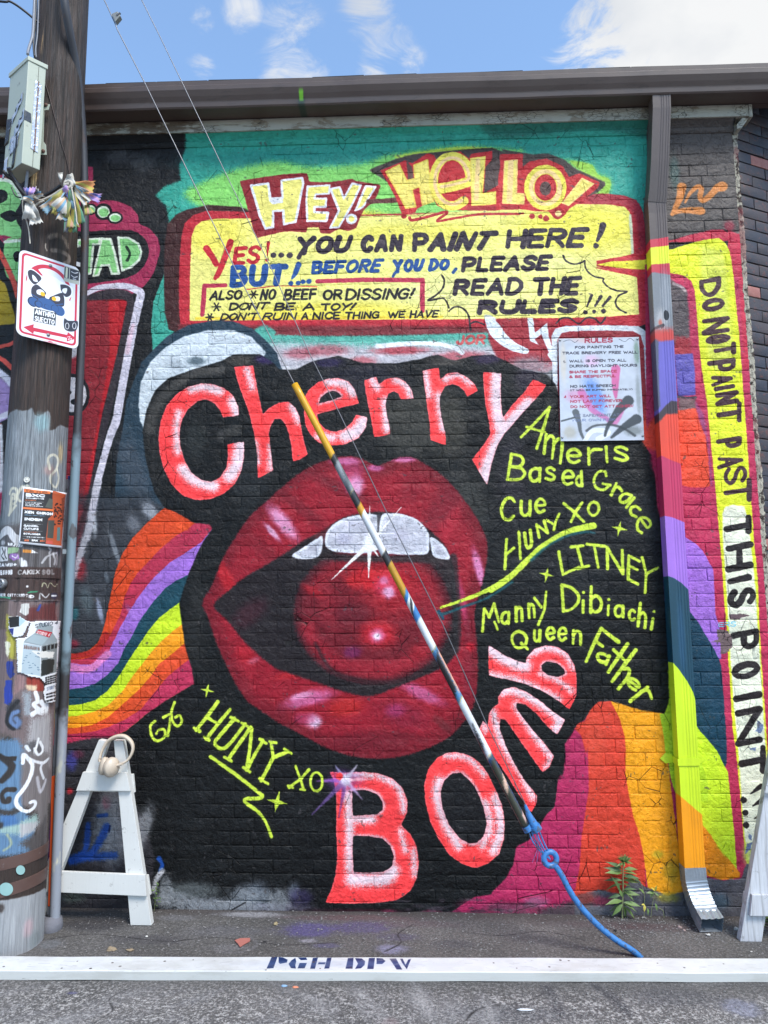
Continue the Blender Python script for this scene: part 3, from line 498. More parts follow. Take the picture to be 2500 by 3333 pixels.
    # --- left rainbow
    b = [[(985, 5), (890, 90), (800, 180), (730, 290), (690, 400), (665, 530), (640, 650), (620, 740), (590, 810), (540, 855), (480, 880), (420, 880), (280, 880)],
         [(1164, 100), (1130, 130), (1064, 167), (964, 250), (897, 322), (831, 389), (786, 456), (747, 544), (720, 656), (664, 767), (625, 800), (603, 845), (560, 895), (500, 912), (420, 915), (280, 915)],
         [(1275, 130), (1209, 211), (1109, 278), (1025, 328), (942, 406), (886, 467), (831, 539), (775, 628), (720, 728), (686, 800), (653, 867), (553, 945), (480, 945), (420, 935), (280, 930)],
         [(1215, 330), (1131, 406), (1053, 444), (986, 494), (909, 583), (842, 678), (792, 778), (747, 850), (709, 939), (642, 1011), (570, 1060), (500, 1085), (410, 1095), (280, 1095)],
         [(1120, 545), (1070, 578), (1031, 606), (953, 667), (886, 750), (820, 850), (764, 933), (714, 1014), (650, 1100), (570, 1160), (500, 1180), (410, 1190), (280, 1195)],
         [(1140, 670), (1086, 708), (1031, 750), (970, 806), (909, 872), (853, 944), (797, 1014), (740, 1100), (650, 1190), (560, 1230), (480, 1250), (300, 1270)],
         [(1160, 790), (1103, 822), (1025, 889), (953, 944), (909, 1011), (830, 1100), (740, 1180), (650, 1260), (550, 1310), (450, 1325), (300, 1325)],
         [(1180, 890), (1125, 922), (1053, 978), (1010, 1014), (930, 1110), (850, 1210), (760, 1270), (650, 1320), (550, 1350), (450, 1360), (300, 1365)],
         [(1220, 1040), (1168, 1060), (1000, 1160), (870, 1250), (760, 1340), (650, 1390), (500, 1430), (290, 1440)]]
    cols = [(208, 68, 28), (178, 44, 72), (156, 106, 196), (22, 66, 80), (198, 222, 38), (240, 150, 22), (216, 74, 36), (184, 46, 80)]
    last = t_('G', b[8])
    for i, col in enumerate(cols):
        c.poly(t_('G', b[i])+last[::-1]+t_('G', [(1500, 1040), (1500, 5+i)]), col, 2, 0)
    c.line(t_('G', [(430, 960), (500, 975), (560, 960), (610, 915), (650, 880)]), 26, (222, 130, 190), 8)
    c.poly(t_('G', [(660, 770), (610, 850), (560, 890), (430, 910), (430, 885), (540, 860), (590, 815), (625, 750)]), (178, 40, 36), 6)
    c.blob(t_('G', [(1090, 120)])[0], 40, 14, (230, 84, 40), .7, -20); c.blob(t_('G', [(800, 640)])[0], 50, 16, (170, 120, 206), .6, -50)
    # --- right rainbow pieces and the strip, painted before the black
    CR = (184, 44, 80)
    c.poly([(2100, 860), (2600, 860), (2600, 2960), (2120, 2960)], CR, 3, 0)
    c.poly([(2370, 740), (2600, 720), (2600, 900), (2370, 900)], (190, 38, 66), 3, 0)
    c.poly(tt('M', [(560, -60), (1300, -60), (1500, 500), (1400, 1000), (1300, 960), (1150, 962), (980, 1002), (700, 1070), (600, 1000)]), (82, 74, 71), 5, 0)
    c.blob(t_('M', [(820, 450)])[0], 24, 90, (64, 110, 104), .45)
    c.poly(tt('M', [(700, 1075), (800, 1050), (980, 1000), (1150, 960), (1250, 958), (1320, 1000), (1370, 1065), (1400, 1300), (1440, 2212), (1900, 2212), (1900, 1200), (1600, 1000), (1350, 1060)]), (190, 38, 66), 5, 0)
    c.blob(t_('M', [(1310, 930)])[0], 26, 30, (168, 40, 62), .7)
    c.poly(tt('M', [(780, 1400), (830, 1440), (930, 1500), (950, 1700), (955, 1900), (960, 2000), (780, 2000)]), (84, 74, 76), 8, 0)
    c.line(tt('M', [(810, 1445), (880, 1475), (915, 1510)]), 9, (170, 150, 150), 6)
    c.poly(tt('M', [(820, 1920), (960, 1930), (975, 2100), (820, 2110)]), (162, 44, 54), 14, 0)
    c.poly(tt('N', [(820, -130), (985, -140), (1002, 0), (1008, 235), (850, 250)]), (98, 88, 168), 5, 0)
    c.line(tt('N', [(850, 252), (930, 262), (1010, 258)]), 8, (50, 40, 52), 3); c.poly(tt('N', [(850, 265), (1010, 268), (1015, 360), (860, 385)]), (120, 92, 92), 10, 0)
    c.poly(tt('N', [(800, 392), (920, 365), (1010, 352), (1045, 470), (1100, 600), (1125, 760), (1140, 1055), (1050, 1070), (880, 1050)]), (226, 72, 42), 5, 2)
    c.poly(tt('N', [(1010, 300), (1080, 400), (1130, 700), (1160, 1050), (1145, 1050), (1125, 760), (1100, 600), (1045, 470)]), (150, 62, 110), 8, 0)
    c.poly(tt('N', [(640, 1450), (800, 1450), (920, 1520), (1000, 1565), (1060, 1620), (1110, 1700), (1135, 1755), (1165, 1792), (1175, 1900), (1190, 2212)])+tt('O', [(1230, 130), (1245, 400), (1100, 420), (900, 300), (600, 0)]), (160, 106, 198), 2.5, 2)
    c.poly(tt('O', [(500, -200), (930, -60), (980, 0), (1040, 80), (1110, 200), (1180, 320), (1220, 400), (1240, 470), (1255, 650), (1272, 900), (1290, 1150), (1292, 1300), (1282, 1365), (1268, 1375), (700, 1100)]), (18, 58, 78), 2.5, 0)
    c.poly(tt('O', [(700, 380), (1020, 1000), (1050, 1050), (1120, 1125), (1200, 1222), (1262, 1345), (1300, 1420), (1330, 1700), (1360, 2000), (1378, 2212)])+tt('L', [(1474, 740), (1440, 720), (1000, 800), (1040, 0)]), (196, 222, 38), 2.5, 0)
    c.poly(tt('O', [(1060, 1880), (1150, 1988), (1230, 2115), (1300, 2212)])+tt('L', [(1350, 588), (1440, 688), (1492, 752), (1492, 778), (1450, 790), (1380, 795), (1270, 760), (1200, 700), (1200, 480)]), (226, 136, 20), 3, 0)
    # strip
    strip = tt('M', [(640, 1150), (800, 1135), (960, 1080), (1120, 1045), (1220, 1035), (1280, 1080), (1318, 1160), (1342, 1300), (1362, 1500), (1380, 1700), (1402, 1900), (1425, 2212)])+tt('N', [(1462, 500), (1490, 900), (1512, 1200), (1540, 1600), (1570, 1900)])+tt('O', [(1580, 0), (1600, 400), (1630, 800), (1655, 1200), (1690, 1600), (1700, 2300), (1470, 2240), (1452, 2100), (1440, 2000), (1410, 1600), (1380, 1300), (1340, 1000), (1320, 650), (1300, 350), (1280, 0)])+tt('N', [(1270, 2150), (1250, 1800), (1220, 1450), (1190, 1100), (1160, 800), (1110, 300), (1065, 0)])+tt('M', [(1040, 2000), (1020, 1700), (1000, 1500), (970, 1420), (900, 1372), (800, 1352), (640, 1350)])
    mk = c.poly(strip, (222, 226, 40), 3, 0, ret=True)
    c.poly(tt('M', [(1050, 1150), (1150, 1130), (1270, 1200), (1300, 1600), (1340, 2100), (1150, 2200), (1080, 1600)]), (214, 218, 78), 20, clip=mk)
    c.poly(tt('N', [(1252, 1300), (1275, 1240), (1350, 1222), (1450, 1240), (1490, 1400), (1520, 1700), (1552, 2000), (1562, 2212)])+tt('O', [(1590, 400), (1620, 900), (1660, 1500), (1690, 2300), (1500, 2250), (1450, 2000), (1420, 1600), (1400, 1300), (1360, 900), (1330, 500), (1300, 0)])+tt('N', [(1280, 1900), (1252, 1500)]), (232, 230, 204), 5, 0)
    c.blob(t_('L', [(1540, 640)])[0], 30, 60, (190, 200, 100), .8)
    # letters that run down the strip (glyph tops face right)
    VB = (66, 36, 44); VK = (38, 30, 30)
    def vt(k, ch, x0, y0, x1, y1, w, col, sh=34):
        x0 -= 18; x1 += 20; y0 -= 10; y1 += 13
        # left,top,right,bottom of the turned letter; sh leans it
        T(ch, quad(k, (x1, y0), (x1, y1-sh), (x0, y1), (x0, y0+sh)), w, col, 2)
    for k, ch, x0, y0, x1, y1 in (('M', 'D', 1062, 1390, 1215, 1560), ('M', 'O', 1090, 1570, 1250, 1695), ('M', 'N', 1085, 1745, 1295, 1900), ('M', 'O', 1120, 1895, 1300, 1990), ('M', 'T', 1190, 1975, 1350, 2095),
                                  ('M', 'P', 1135, 2125, 1345, 2245), ('N', 'A', 1170, 45, 1320, 150), ('N', 'I', 1190, 140, 1345, 195), ('N', 'N', 1205, 200, 1375, 325), ('N', 'T', 1220, 300, 1400, 500),
                                  ('N', 'P', 1210, 615, 1400, 720), ('N', 'A', 1225, 775, 1415, 890), ('N', 'S', 1285, 870, 1450, 1040), ('N', 'T', 1280, 990, 1490, 1210)):
        vt(k, ch, x0, y0, x1, y1, 12.5 if ch in 'AS' else 16, VB)
    for k, ch, x0, y0, x1, y1 in (('N', 'T', 1285, 1320, 1490, 1520), ('N', 'H', 1300, 1560, 1505, 1820), ('N', 'I', 1315, 1830, 1490, 1960), ('N', 'S', 1320, 1960, 1530, 2150), ('O', 'P', 1345, 130, 1560, 330), ('O', 'O', 1355, 410, 1570, 590),
                                  ('O', 'I', 1370, 660, 1585, 820), ('O', 'N', 1385, 830, 1590, 1180), ('O', 'T', 1420, 1180, 1620, 1460)):
        vt(k, ch, x0, y0, x1, y1, 21, VK, 50)
    for P_ in ([(1505, 1612), (1600, 1545)], [(1525, 1722), (1610, 1670)], [(1540, 1835), (1620, 1790)]): c.line(t_('O', P_), 13, VK, 2, 0, taper=[.3, 1.4])
    for x, y in ((1447, 1668), (1455, 1783), (1460, 1895)): c.dot(t_('O', [(x, y)])[0], 10.5, VK)
    T('ERS', quad('O', (1215, 72), (1375, 60), (1372, 108), (1218, 112)), 3, (110, 190, 215))
    # flaked patches on the strip
    c.poly(t_('O', [(1200, 130), (1300, 150), (1335, 200), (1345, 290), (1280, 350), (1235, 358), (1228, 250), (1155, 245), (1210, 225)]), (112, 92, 92), 2, 0, rough=2.5)
    c.poly(t_('O', [(1310, 0), (1460, -10), (1490, 10), (1400, 40), (1320, 38)]), (108, 86, 88), 2, 0, rough=2.5)
    for P_ in ([(1560, 950), (1620, 990), (1610, 1040), (1590, 1070), (1545, 1050), (1570, 1010)], [(1490, 1200), (1555, 1195), (1545, 1220), (1495, 1225)], [(1480, 1960), (1520, 1990), (1515, 2030), (1490, 2020)], [(1470, 2060), (1520, 2050), (1500, 2110), (1460, 2150)]):
        c.poly(t_('O', P_), (112, 126, 156), 2, 0, rough=2.5)
    # lower right rainbow (left of the spout)
    c.poly(tt('L', [(-260, 1000), (1500, 1000), (1500, 880), (1300, 800)])+tt('I', [(1060, 1180), (1010, 1240), (720, 1160), (560, 1260), (430, 1400), (380, 1800)])+tt('L', [(150, 560), (0, 830)]), (174, 38, 84), 3, 0)
    c.poly(tt('I', [(500, 1330), (520, 1300), (560, 1285), (590, 1220), (640, 1165), (720, 1160), (800, 1160), (900, 1700)])+tt('L', [(920, 700), (930, 860), (700, 900), (480, 900), (505, 850), (532, 700), (540, 550), (562, 400), (585, 250), (580, 0)])+tt('I', [(568, 1480), (540, 1370)]), (208, 62, 42), 3, 0)
    c.poly(tt('I', [(714, 1160), (740, 1150), (900, 1180), (1020, 1200), (1075, 1659)])+tt('L', [(1160, 880), (1140, 920), (1000, 920), (940, 850), (915, 650), (890, 530), (850, 400), (820, 250), (805, 150), (806, 0)])+tt('I', [(810, 1500), (800, 1370), (770, 1270)]), (236, 154, 22), 3, 0)
    c.poly(tt('I', [(1010, 1240), (1035, 1235), (1045, 1180), (1075, 1150), (1150, 1150), (1300, 1659)])+tt('L', [(1300, 330), (1115, 300), (1080, 200), (1060, 80)])+tt('I', [(1050, 1500), (1030, 1340)]), (180, 210, 40), 3, 0)
    c.poly(tt('L', [(1105, 285), (1225, 300), (1235, 900), (1150, 900)]), (228, 148, 22), 3, 0)
    c.blob(t_('L', [(1000, 640)])[0], 30, 20, (150, 150, 40), .6); c.blob(t_('L', [(1080, 740)])[0], 40, 60, (140, 130, 40), .5); c.blob(t_('I', [(620, 1400)])[0], 50, 120, (222, 80, 56), .5)
    # --- the black field
    black = tt('D', [(1330, 690), (1400, 652), (1560, 650), (1640, 700)])+tt('E', [(200, 742), (300, 742), (400, 692), (560, 660), (700, 702), (900, 705), (1040, 680), (1150, 652), (1250, 690), (1360, 660), (1480, 652), (1560, 690), (1659, 742)])+tt('F', [(330, 770), (385, 830), (402, 880), (408, 1160), (905, 1175), (960, 1255), (985, 1400), (1000, 1659)])+tt('I', [(1012, 0), (1032, 400), (1052, 800), (1068, 1150), (1042, 1240), (900, 1218), (810, 1190), (720, 1163), (640, 1168), (585, 1220), (560, 1280), (512, 1300), (488, 1350), (440, 1422), (446, 1500), (430, 1600), (400, 1659)])+tt('L', [(445, 130), (352, 240), (348, 330), (330, 400), (285, 480), (222, 560), (150, 592), (132, 700), (90, 780), (30, 842), (0, 868)])+tt('K', [(1480, 880), (1350, 900), (1200, 960), (1100, 1000), (400, 1010), (-120, 1010)])+tt('J', [(900, 1010), (905, 700), (930, 650), (905, 560), (880, 420), (800, 300), (790, 150), (800, 0)])+tt('G', [(800, 1400), (870, 1250), (1000, 1160), (1168, 1060), (1150, 962), (1112, 832), (1092, 700), (1076, 580), (1100, 500), (1130, 410), (1180, 290), (1215, 215), (1275, 130), (1262, 104), (1160, 94), (1130, 72), (1050, 28), (985, 0)])+tt('D', [(930, 1480), (900, 1380), (870, 1250), (858, 1110), (880, 985), (930, 870), (1010, 795), (1150, 745)])
    mk = c.poly(black, BK, 5, 0, ret=True)
    bl = lambda k, x, y, rx, ry, col, a, ang=0: c.blob(t_(k, [(x, y)])[0], rx*.5425, ry*.5425, col, a, ang, clip=mk)
    for k, x, y, rx, ry, col, a in (('E', 1000, 1060, 380, 340, (50, 48, 43), 1.0), ('E', 1230, 1080, 170, 340, (56, 53, 46), .9), ('D', 950, 1130, 130, 480, (34, 33, 32), .9), ('E', 1330, 1600, 220, 400, (56, 55, 51), .8), ('E', 700, 800, 420, 160, (40, 36, 50), .7), ('D', 1440, 690, 140, 55, (60, 55, 50), 1), ('D', 1600, 680, 110, 50, (52, 34, 86), .9),
                                    ('E', 500, 700, 140, 45, (48, 36, 78), .8), ('E', 1200, 690, 200, 50, (66, 60, 56), .9), ('E', 1450, 680, 130, 50, (54, 38, 72), .8), ('E', 1700, 800, 140, 160, (46, 36, 52), .8), ('D', 1180, 1150, 110, 200, (36, 38, 37), .9), ('I', 400, 300, 700, 700, (21, 22, 25), .8), ('G', 1180, 700, 110, 500, (36, 35, 34), .7), ('I', 900, 60, 200, 260, (38, 40, 44), .6), ('D', 1500, 1400, 200, 300, (42, 44, 46), .6), ('E', 1600, 1350, 160, 400, (40, 34, 44), .7)):
        bl(k, x, y, rx, ry, col, a)
    for P_ in ([(900, 1100), (930, 980), (1000, 890), (1100, 800), (1200, 760), (1330, 740)],): c.line(t_('D', P_), 34, (66, 63, 60), 16, clip=mk, a=.9)
    c.line(t_('D', [(1330, 1130), (1420, 1110)]), 30, (48, 46, 44), 14, clip=mk)
    # neon orange spatter left of the spout
    c.poly(tt('N', [(540, 620), (600, 480), (660, 470), (680, 760), (620, 730), (560, 700)]), (228, 70, 48), 14); c.blob(t_('N', [(650, 840)])[0], 26, 60, (176, 34, 74), .9)
    # --- lips
    lip = tt('H', [(-258, 570), (-200, 470), (-140, 320), (-60, 180), (30, 53), (130, -37), (250, -147), (380, -237), (500, -284), (610, -305), (690, -292), (760, -257), (800, -247), (870, -277), (930, -299), (1000, -297), (1080, -257), (1170, -197), (1250, -117), (1330, -17), (1400, 92), (1442, 190), (1450, 290), (1432, 400), (1402, 520), (1372, 640), (1382, 760), (1392, 900), (1390, 1050), (1370, 1180), (1310, 1290), (1200, 1392), (1050, 1462), (900, 1500), (760, 1507), (620, 1490), (480, 1440), (350, 1372), (200, 1292), (80, 1212), (0, 1150), (-90, 1000), (-160, 850), (-195, 750), (-230, 650)])
    LP = (150, 20, 38)
    ml = c.poly(lip, LP, 7, 1, ret=True)
    c.line(lip+[lip[0]], 70, (92, 12, 26), 40, 1, clip=ml, a=.55)
    L_ = lambda x, y, rx, ry, col, a, ang=0: c.blob(t_('H', [(x, y)])[0], rx*.5425, ry*.5425, col, a, ang, clip=ml, speck=.15)
    HP = (216, 140, 176)
    for q in ((560, -120, 330, 60, (104, 20, 34), .6, -25), (350, 20, 300, 60, (98, 18, 30), .55, -38), (1000, -120, 120, 160, (120, 20, 36), .5, -30), (1180, 0, 130, 260, (112, 20, 36), .6, -35), (1330, 700, 40, 160, (120, 20, 40), .7, 0), (760, 1400, 420, 90, (108, 18, 34), .7, 0), (950, 1250, 240, 130, (128, 22, 48), .6, -20), (250, 1200, 160, 80, (120, 20, 36), .6, 30), (1330, 1000, 50, 260, (132, 24, 44), .5, 0), (-120, 420, 60, 200, (190, 26, 38), .8, 25),
              (600, 1200, 170, 90, (186, 34, 32), .8, 10), (100, 250, 280, 70, (120, 20, 34), .6, -40), (225, 95, 200, 66, HP, 1, -50), (160, 150, 110, 28, (226, 170, 200), .9, -48), (660, -130, 76, 90, (226, 172, 202), 1, 0), (640, -200, 110, 140, (198, 92, 140), .5, 20), (600, -275, 130, 34, (212, 110, 160), .9, 0), (780, -235, 70, 34, (206, 104, 156), .9, 0), (950, -285, 120, 28, (208, 112, 160), .9, 0),
              (1400, 370, 40, 190, (220, 132, 178), .95, 14), (1300, 560, 36, 180, (186, 60, 100), .8, 8), (1230, 100, 60, 190, (182, 40, 56), .6, -28), (380, 1150, 230, 66, (200, 96, 140), .95, 14), (340, 1130, 110, 30, (222, 150, 184), .8, 14), (410, 1288, 70, 62, (236, 196, 220), 1, 0), (360, 1270, 110, 60, (190, 70, 110), .6, 0), (1060, 1120, 210, 60, (198, 92, 136), .9, -24), (900, 1220, 90, 60, (160, 50, 100), .7, 0), (300, 1000, 200, 40, (190, 34, 40), .7, 12), (980, 1380, 160, 40, (100, 16, 30), .5, -10), (1180, 1300, 110, 40, (90, 40, 40), .5, -40), (-60, 620, 120, 60, (184, 24, 40), .8, 40), (0, 880, 80, 90, (178, 26, 40), .7, 50), (50, 920, 60, 26, (214, 120, 140), .5, 20), (1350, 840, 50, 40, (196, 22, 42), .8, 0)):
        L_(*q)
    # mouth
    mo = tt('H', [(-192, 590), (-100, 500), (0, 418), (110, 355), (250, 268), (350, 200), (470, 138), (550, 82), (650, 45), (800, 28), (950, 45), (1050, 98), (1150, 178), (1212, 260), (1245, 350), (1262, 480), (1272, 600), (1276, 750), (1268, 860), (1200, 950), (1050, 1022), (900, 1082), (740, 1136), (600, 1110), (450, 1060), (250, 992), (160, 955), (0, 812), (-100, 690)])
    mm = c.poly(mo, (32, 24, 27), 8, 1, ret=True)
    Mo = lambda x, y, rx, ry, col, a, ang=0: c.blob(t_('H', [(x, y)])[0], rx*.5425, ry*.5425, col, a, ang, clip=mm, speck=.12)
    ball = t_('H', [(765+470*math.cos(a), 640+415*math.sin(a)) for a in np.linspace(0, 6.28, 30)[:-1]])
    mb = c.poly(ball, (112, 18, 32), 16, 1, clip=mm, ret=True); c.line(ball+[ball[0]], 34, (70, 12, 24), 26, 1, clip=mb, a=.8); c.line(t_('H', [(765+400*math.cos(a), 640+345*math.sin(a)) for a in np.linspace(.1, 2.9, 14)]), 40, (158, 26, 42), 34, 1, clip=mb, a=.8); c.line(t_('H', [(765+380*math.cos(a), 640+330*math.sin(a)) for a in np.linspace(-2.7, .1, 14)]), 34, (150, 22, 36), 34, 1, clip=mb, a=.7)
    for q in ( (20, 640, 190, 100, (70, 24, 36), .6, 40), (900, 500, 330, 250, (166, 24, 38), .85, 20), (780, 430, 260, 110, (200, 26, 36), .9, -8), (780, 950, 360, 60, (150, 26, 42), .8, 0), (500, 600, 100, 260, (140, 26, 40), .6, 10), (640, 640, 180, 110, (96, 20, 34), .7, 0), (800, 760, 170, 120, (190, 26, 40), .95, 0), (1100, 700, 80, 300, (140, 24, 40), .7, 0),
              (640, 870, 90, 60, (110, 30, 80), .8, 0), (840, 470, 110, 100, (214, 60, 90), .8, 0), (860, 512, 58, 56, (232, 170, 205), .95, 0), (832, 440, 40, 40, (222, 120, 160), .9, 0), (790, 770, 74, 66, (222, 110, 150), .9, 0), (788, 775, 34, 34, (245, 220, 235), 1, 0), (650, 450, 90, 50, (196, 30, 38), .8, -20), (400, 500, 120, 40, (172, 26, 38), .7, -30), (1040, 870, 90, 60, (160, 26, 40), .6, -30), (480, 160, 90, 200, (110, 26, 36), .6, 60), (1180, 280, 60, 110, (60, 24, 30), .6, 0)):
        Mo(*q)
    c.line(t_('H', [(300, 330), (235, 440), (225, 640), (300, 850), (430, 1010), (640, 1090)]), 22, (30, 22, 25), 16, clip=mm, a=.7)
    c.line(t_('H', [(420, 820), (520, 980), (700, 1040), (900, 1050), (1060, 990)]), 12, (56, 26, 32), 8, clip=mm, a=.8)
    c.line(t_('H', [(470, 290), (600, 305), (850, 310), (1080, 312), (1210, 330), (1240, 500)]), 26, (44, 34, 36), 10, clip=mm, a=.9)
    c.line(t_('H', [(1248, 300), (1262, 500), (1272, 720), (1262, 860)]), 26, (36, 32, 34), 8, a=.8)
    tw = (192, 190, 200)
    for P_ in ([(478, 190), (495, 140), (540, 95), (610, 62), (700, 45), (788, 48), (800, 110), (802, 235), (770, 262), (700, 276), (560, 270), (490, 245)], [(812, 60), (870, 38), (960, 48), (1040, 85), (1095, 150), (1102, 220), (1092, 275), (1030, 286), (900, 282), (822, 272), (798, 225)], [(278, 292), (345, 245), (425, 192), (460, 178), (458, 250), (430, 300), (340, 312)], [(1108, 185), (1152, 200), (1205, 252), (1222, 312), (1160, 306), (1122, 282)]):
        mt = c.poly(t_('H', P_), tw, 5, 1, ret=True)
        c.line(t_('H', P_+[P_[0]]), 16, (232, 232, 238), 10, clip=mt, a=.9)
    for q in ((590, 190, 80, 55, (170, 166, 186), .7), (640, 110, 100, 40, (206, 200, 214), .6), (930, 170, 90, 60, (190, 184, 200), .6), (400, 250, 40, 30, (150, 148, 160), .6), (1160, 250, 30, 40, (160, 156, 168), .5)): c.blob(t_('H', [(q[0], q[1])])[0], q[2]*.5425, q[3]*.5425, q[4], q[5])
    c.line(t_('H', [(800, 55), (796, 120), (800, 200)]), 9, (70, 66, 72), 6, taper=[1.4, .6, .8])
    sp = (236, 232, 226); o = (745, 220)
    for e, w in (((515, 436), 18), ((738, 425), 18), ((745, -10), 14), ((935, 0), 11), ((800, 300), 14)):
        c.line(t_('H', [o, ((o[0]+e[0])/2, (o[1]+e[1])/2), e]), w, sp, 3, 0, taper=[1, .55, .1])
    c.blob(t_('H', [o])[0], 34, 40, (240, 240, 244), .95)
    # --- big lettering
    CO, CW = (255, 64, 66), (236, 206, 212)
    def big(k, pts, holes=(), whites=(), sm=2, rim=9):
        P_ = t_(k, pts); H_ = [t_(k, h) for h in holes]
        c.poly(P_, (24, 22, 26), 14, sm, a=.6)
        m = c.poly(P_, CO, 2.2, sm, holes=H_, ret=True)
        for w in whites:
            kk, pp, ww = w; c.line(t_(kk, pp), ww*.72, CW, 22, clip=m, a=1.0)
        c.line(P_+[P_[0]], rim*.6, (236, 150, 156), 6, 1 if sm else 0, clip=m, a=.4)
        for h in H_: c.line(h+[h[0]], rim*1.3, (226, 176, 184), 9, 1, clip=m, a=.9)
        return m
    big('D', [(1435, 1015), (1430, 960), (1400, 900), (1350, 855), (1280, 830), (1210, 825), (1130, 845), (1060, 890), (1000, 960), (965, 1050), (952, 1150), (960, 1250), (985, 1340), (1030, 1430), (1100, 1500), (1180, 1525), (1260, 1520), (1340, 1490), (1410, 1430), (1450, 1350), (1465, 1260), (1465, 1175), (1365, 1190), (1370, 1260), (1360, 1330), (1320, 1390), (1270, 1415), (1210, 1405), (1150, 1360), (1110, 1290), (1085, 1210), (1078, 1120), (1095, 1040), (1130, 980), (1190, 930), (1240, 920), (1290, 945), (1320, 985), (1340, 1028)], whites=(('D', [(1150, 860), (1230, 845), (1320, 870)], 40), ('D', [(1400, 930), (1425, 1010)], 50), ('D', [(1450, 1180), (1430, 1300), (1380, 1380)], 60), ('D', [(1100, 1340), (1180, 1410), (1280, 1440)], 50), ('D', [(1075, 1000), (1060, 1100), (1070, 1230)], 30)))
    big('E', [(-70, 725), (45, 718), (60, 800), (85, 920), (105, 1008), (140, 975), (200, 940), (258, 935), (300, 970), (325, 1030), (340, 1120), (355, 1190), (373, 1250), (330, 1280), (285, 1293), (275, 1200), (260, 1130), (240, 1070), (210, 1037), (175, 1040), (150, 1080), (140, 1130), (150, 1220), (165, 1345), (130, 1365), (75, 1393), (70, 1250), (50, 1120), (20, 1000), (-5, 930), (-35, 850)], whites=(('E', [(60, 1180), (75, 1300)], 20), ('E', [(280, 960), (320, 1050)], 34), ('E', [(10, 740), (40, 850)], 26), ('E', [(150, 1200), (150, 1340)], 22)), rim=7)
    big('E', [(730, 1028), (722, 1090), (680, 1150), (600, 1190), (520, 1198), (440, 1180), (390, 1132), (360, 1080), (352, 1010), (352, 950), (358, 900), (382, 860), (430, 820), (500, 795), (560, 793), (620, 815), (655, 860), (672, 915), (680, 945), (560, 975), (430, 1010), (440, 1060), (480, 1100), (540, 1115), (590, 1100), (635, 1060), (665, 1013)], [[(440, 945), (450, 910), (490, 877), (530, 868), (562, 882), (575, 903), (520, 925)]], whites=(('E', [(500, 815), (600, 830), (645, 880)], 44), ('E', [(710, 1050), (670, 1110), (600, 1140)], 60), ('E', [(440, 1140), (520, 1150)], 40)), rim=7)
    big('E', [(712, 805), (785, 785), (800, 828), (850, 796), (910, 790), (960, 815), (995, 860), (1008, 915), (930, 920), (918, 888), (890, 872), (858, 888), (840, 940), (845, 1000), (860, 1070), (870, 1130), (772, 1147), (755, 1050), (735, 950), (720, 870)], whites=(('E', [(760, 800), (790, 850)], 30), ('E', [(900, 805), (970, 840), (990, 900)], 30), ('E', [(840, 930), (850, 1100)], 34)), rim=6)
    big('E', [(1062, 750), (1160, 730), (1168, 800), (1210, 765), (1270, 758), (1330, 788), (1375, 830), (1393, 868), (1330, 905), (1312, 870), (1280, 842), (1240, 828), (1195, 845), (1168, 900), (1165, 960), (1180, 1050), (1198, 1120), (1203, 1195), (1110, 1165), (1105, 1070), (1090, 960), (1075, 850)], whites=(('E', [(1200, 800), (1270, 775), (1350, 820)], 28), ('E', [(1160, 900), (1185, 1100)], 30), ('E', [(1080, 760), (1100, 900)], 24)), rim=6)
    big('E', [(1425, 755), (1535, 765), (1530, 850), (1535, 960), (1545, 1030), (1600, 955), (1670, 880), (1725, 800), (1805, 835), (1775, 880), (1705, 955), (1620, 1050), (1550, 1132), (1510, 1200), (1475, 1310), (1450, 1435), (1405, 1360), (1360, 1280), (1420, 1205), (1468, 1130), (1460, 1050), (1440, 960), (1430, 850)], whites=(('E', [(1510, 770), (1510, 950), (1530, 1080)], 56), ('E', [(1700, 950), (1560, 1110), (1480, 1250), (1430, 1400)], 60)), rim=7)
    B1 = [(505, 145), (600, 150), (700, 145), (800, 155), (880, 185), (940, 240), (970, 310), (970, 390), (935, 465), (990, 520), (1025, 590), (1040, 680), (1030, 780), (990, 860), (910, 915), (800, 930), (650, 935), (480, 930), (515, 850), (540, 760), (550, 650), (545, 500), (545, 300), (530, 200)]
    big('K', B1, [[(640, 258), (720, 253), (790, 278), (825, 330), (825, 370), (790, 400), (720, 405), (642, 410)], [(642, 530), (740, 530), (820, 545), (870, 590), (890, 650), (880, 710), (830, 745), (740, 750), (648, 747)]], whites=(('K', [(620, 280), (625, 500), (625, 720)], 40), ('K', [(650, 430), (760, 430)], 36), ('K', [(640, 790), (820, 790), (880, 740)], 60), ('K', [(800, 170), (920, 240), (950, 380)], 26), ('K', [(620, 165), (760, 165)], 30), ('K', [(1010, 620), (1015, 760)], 24), ('K', [(930, 500), (960, 620)], 22)), rim=8)
    big('K', [(1265, 27), (1340, 45), (1400, 85), (1450, 150), (1500, 250), (1540, 350), (1555, 450), (1550, 550), (1520, 640), (1450, 700), (1380, 722), (1300, 700), (1220, 640), (1160, 550), (1110, 450), (1080, 330), (1072, 230), (1095, 130), (1150, 60), (1205, 33)], [[(1240, 155), (1290, 150), (1340, 190), (1390, 260), (1430, 360), (1448, 450), (1430, 530), (1390, 570), (1340, 575), (1280, 540), (1220, 460), (1180, 360), (1170, 270), (1190, 200)]], whites=(('K', [(1160, 200), (1150, 300), (1200, 460), (1280, 590)], 40), ('K', [(1200, 50), (1330, 60), (1430, 160)], 24), ('K', [(1500, 300), (1535, 480), (1490, 620)], 40), ('K', [(1440, 330), (1470, 480), (1420, 590)], 30)), rim=8)
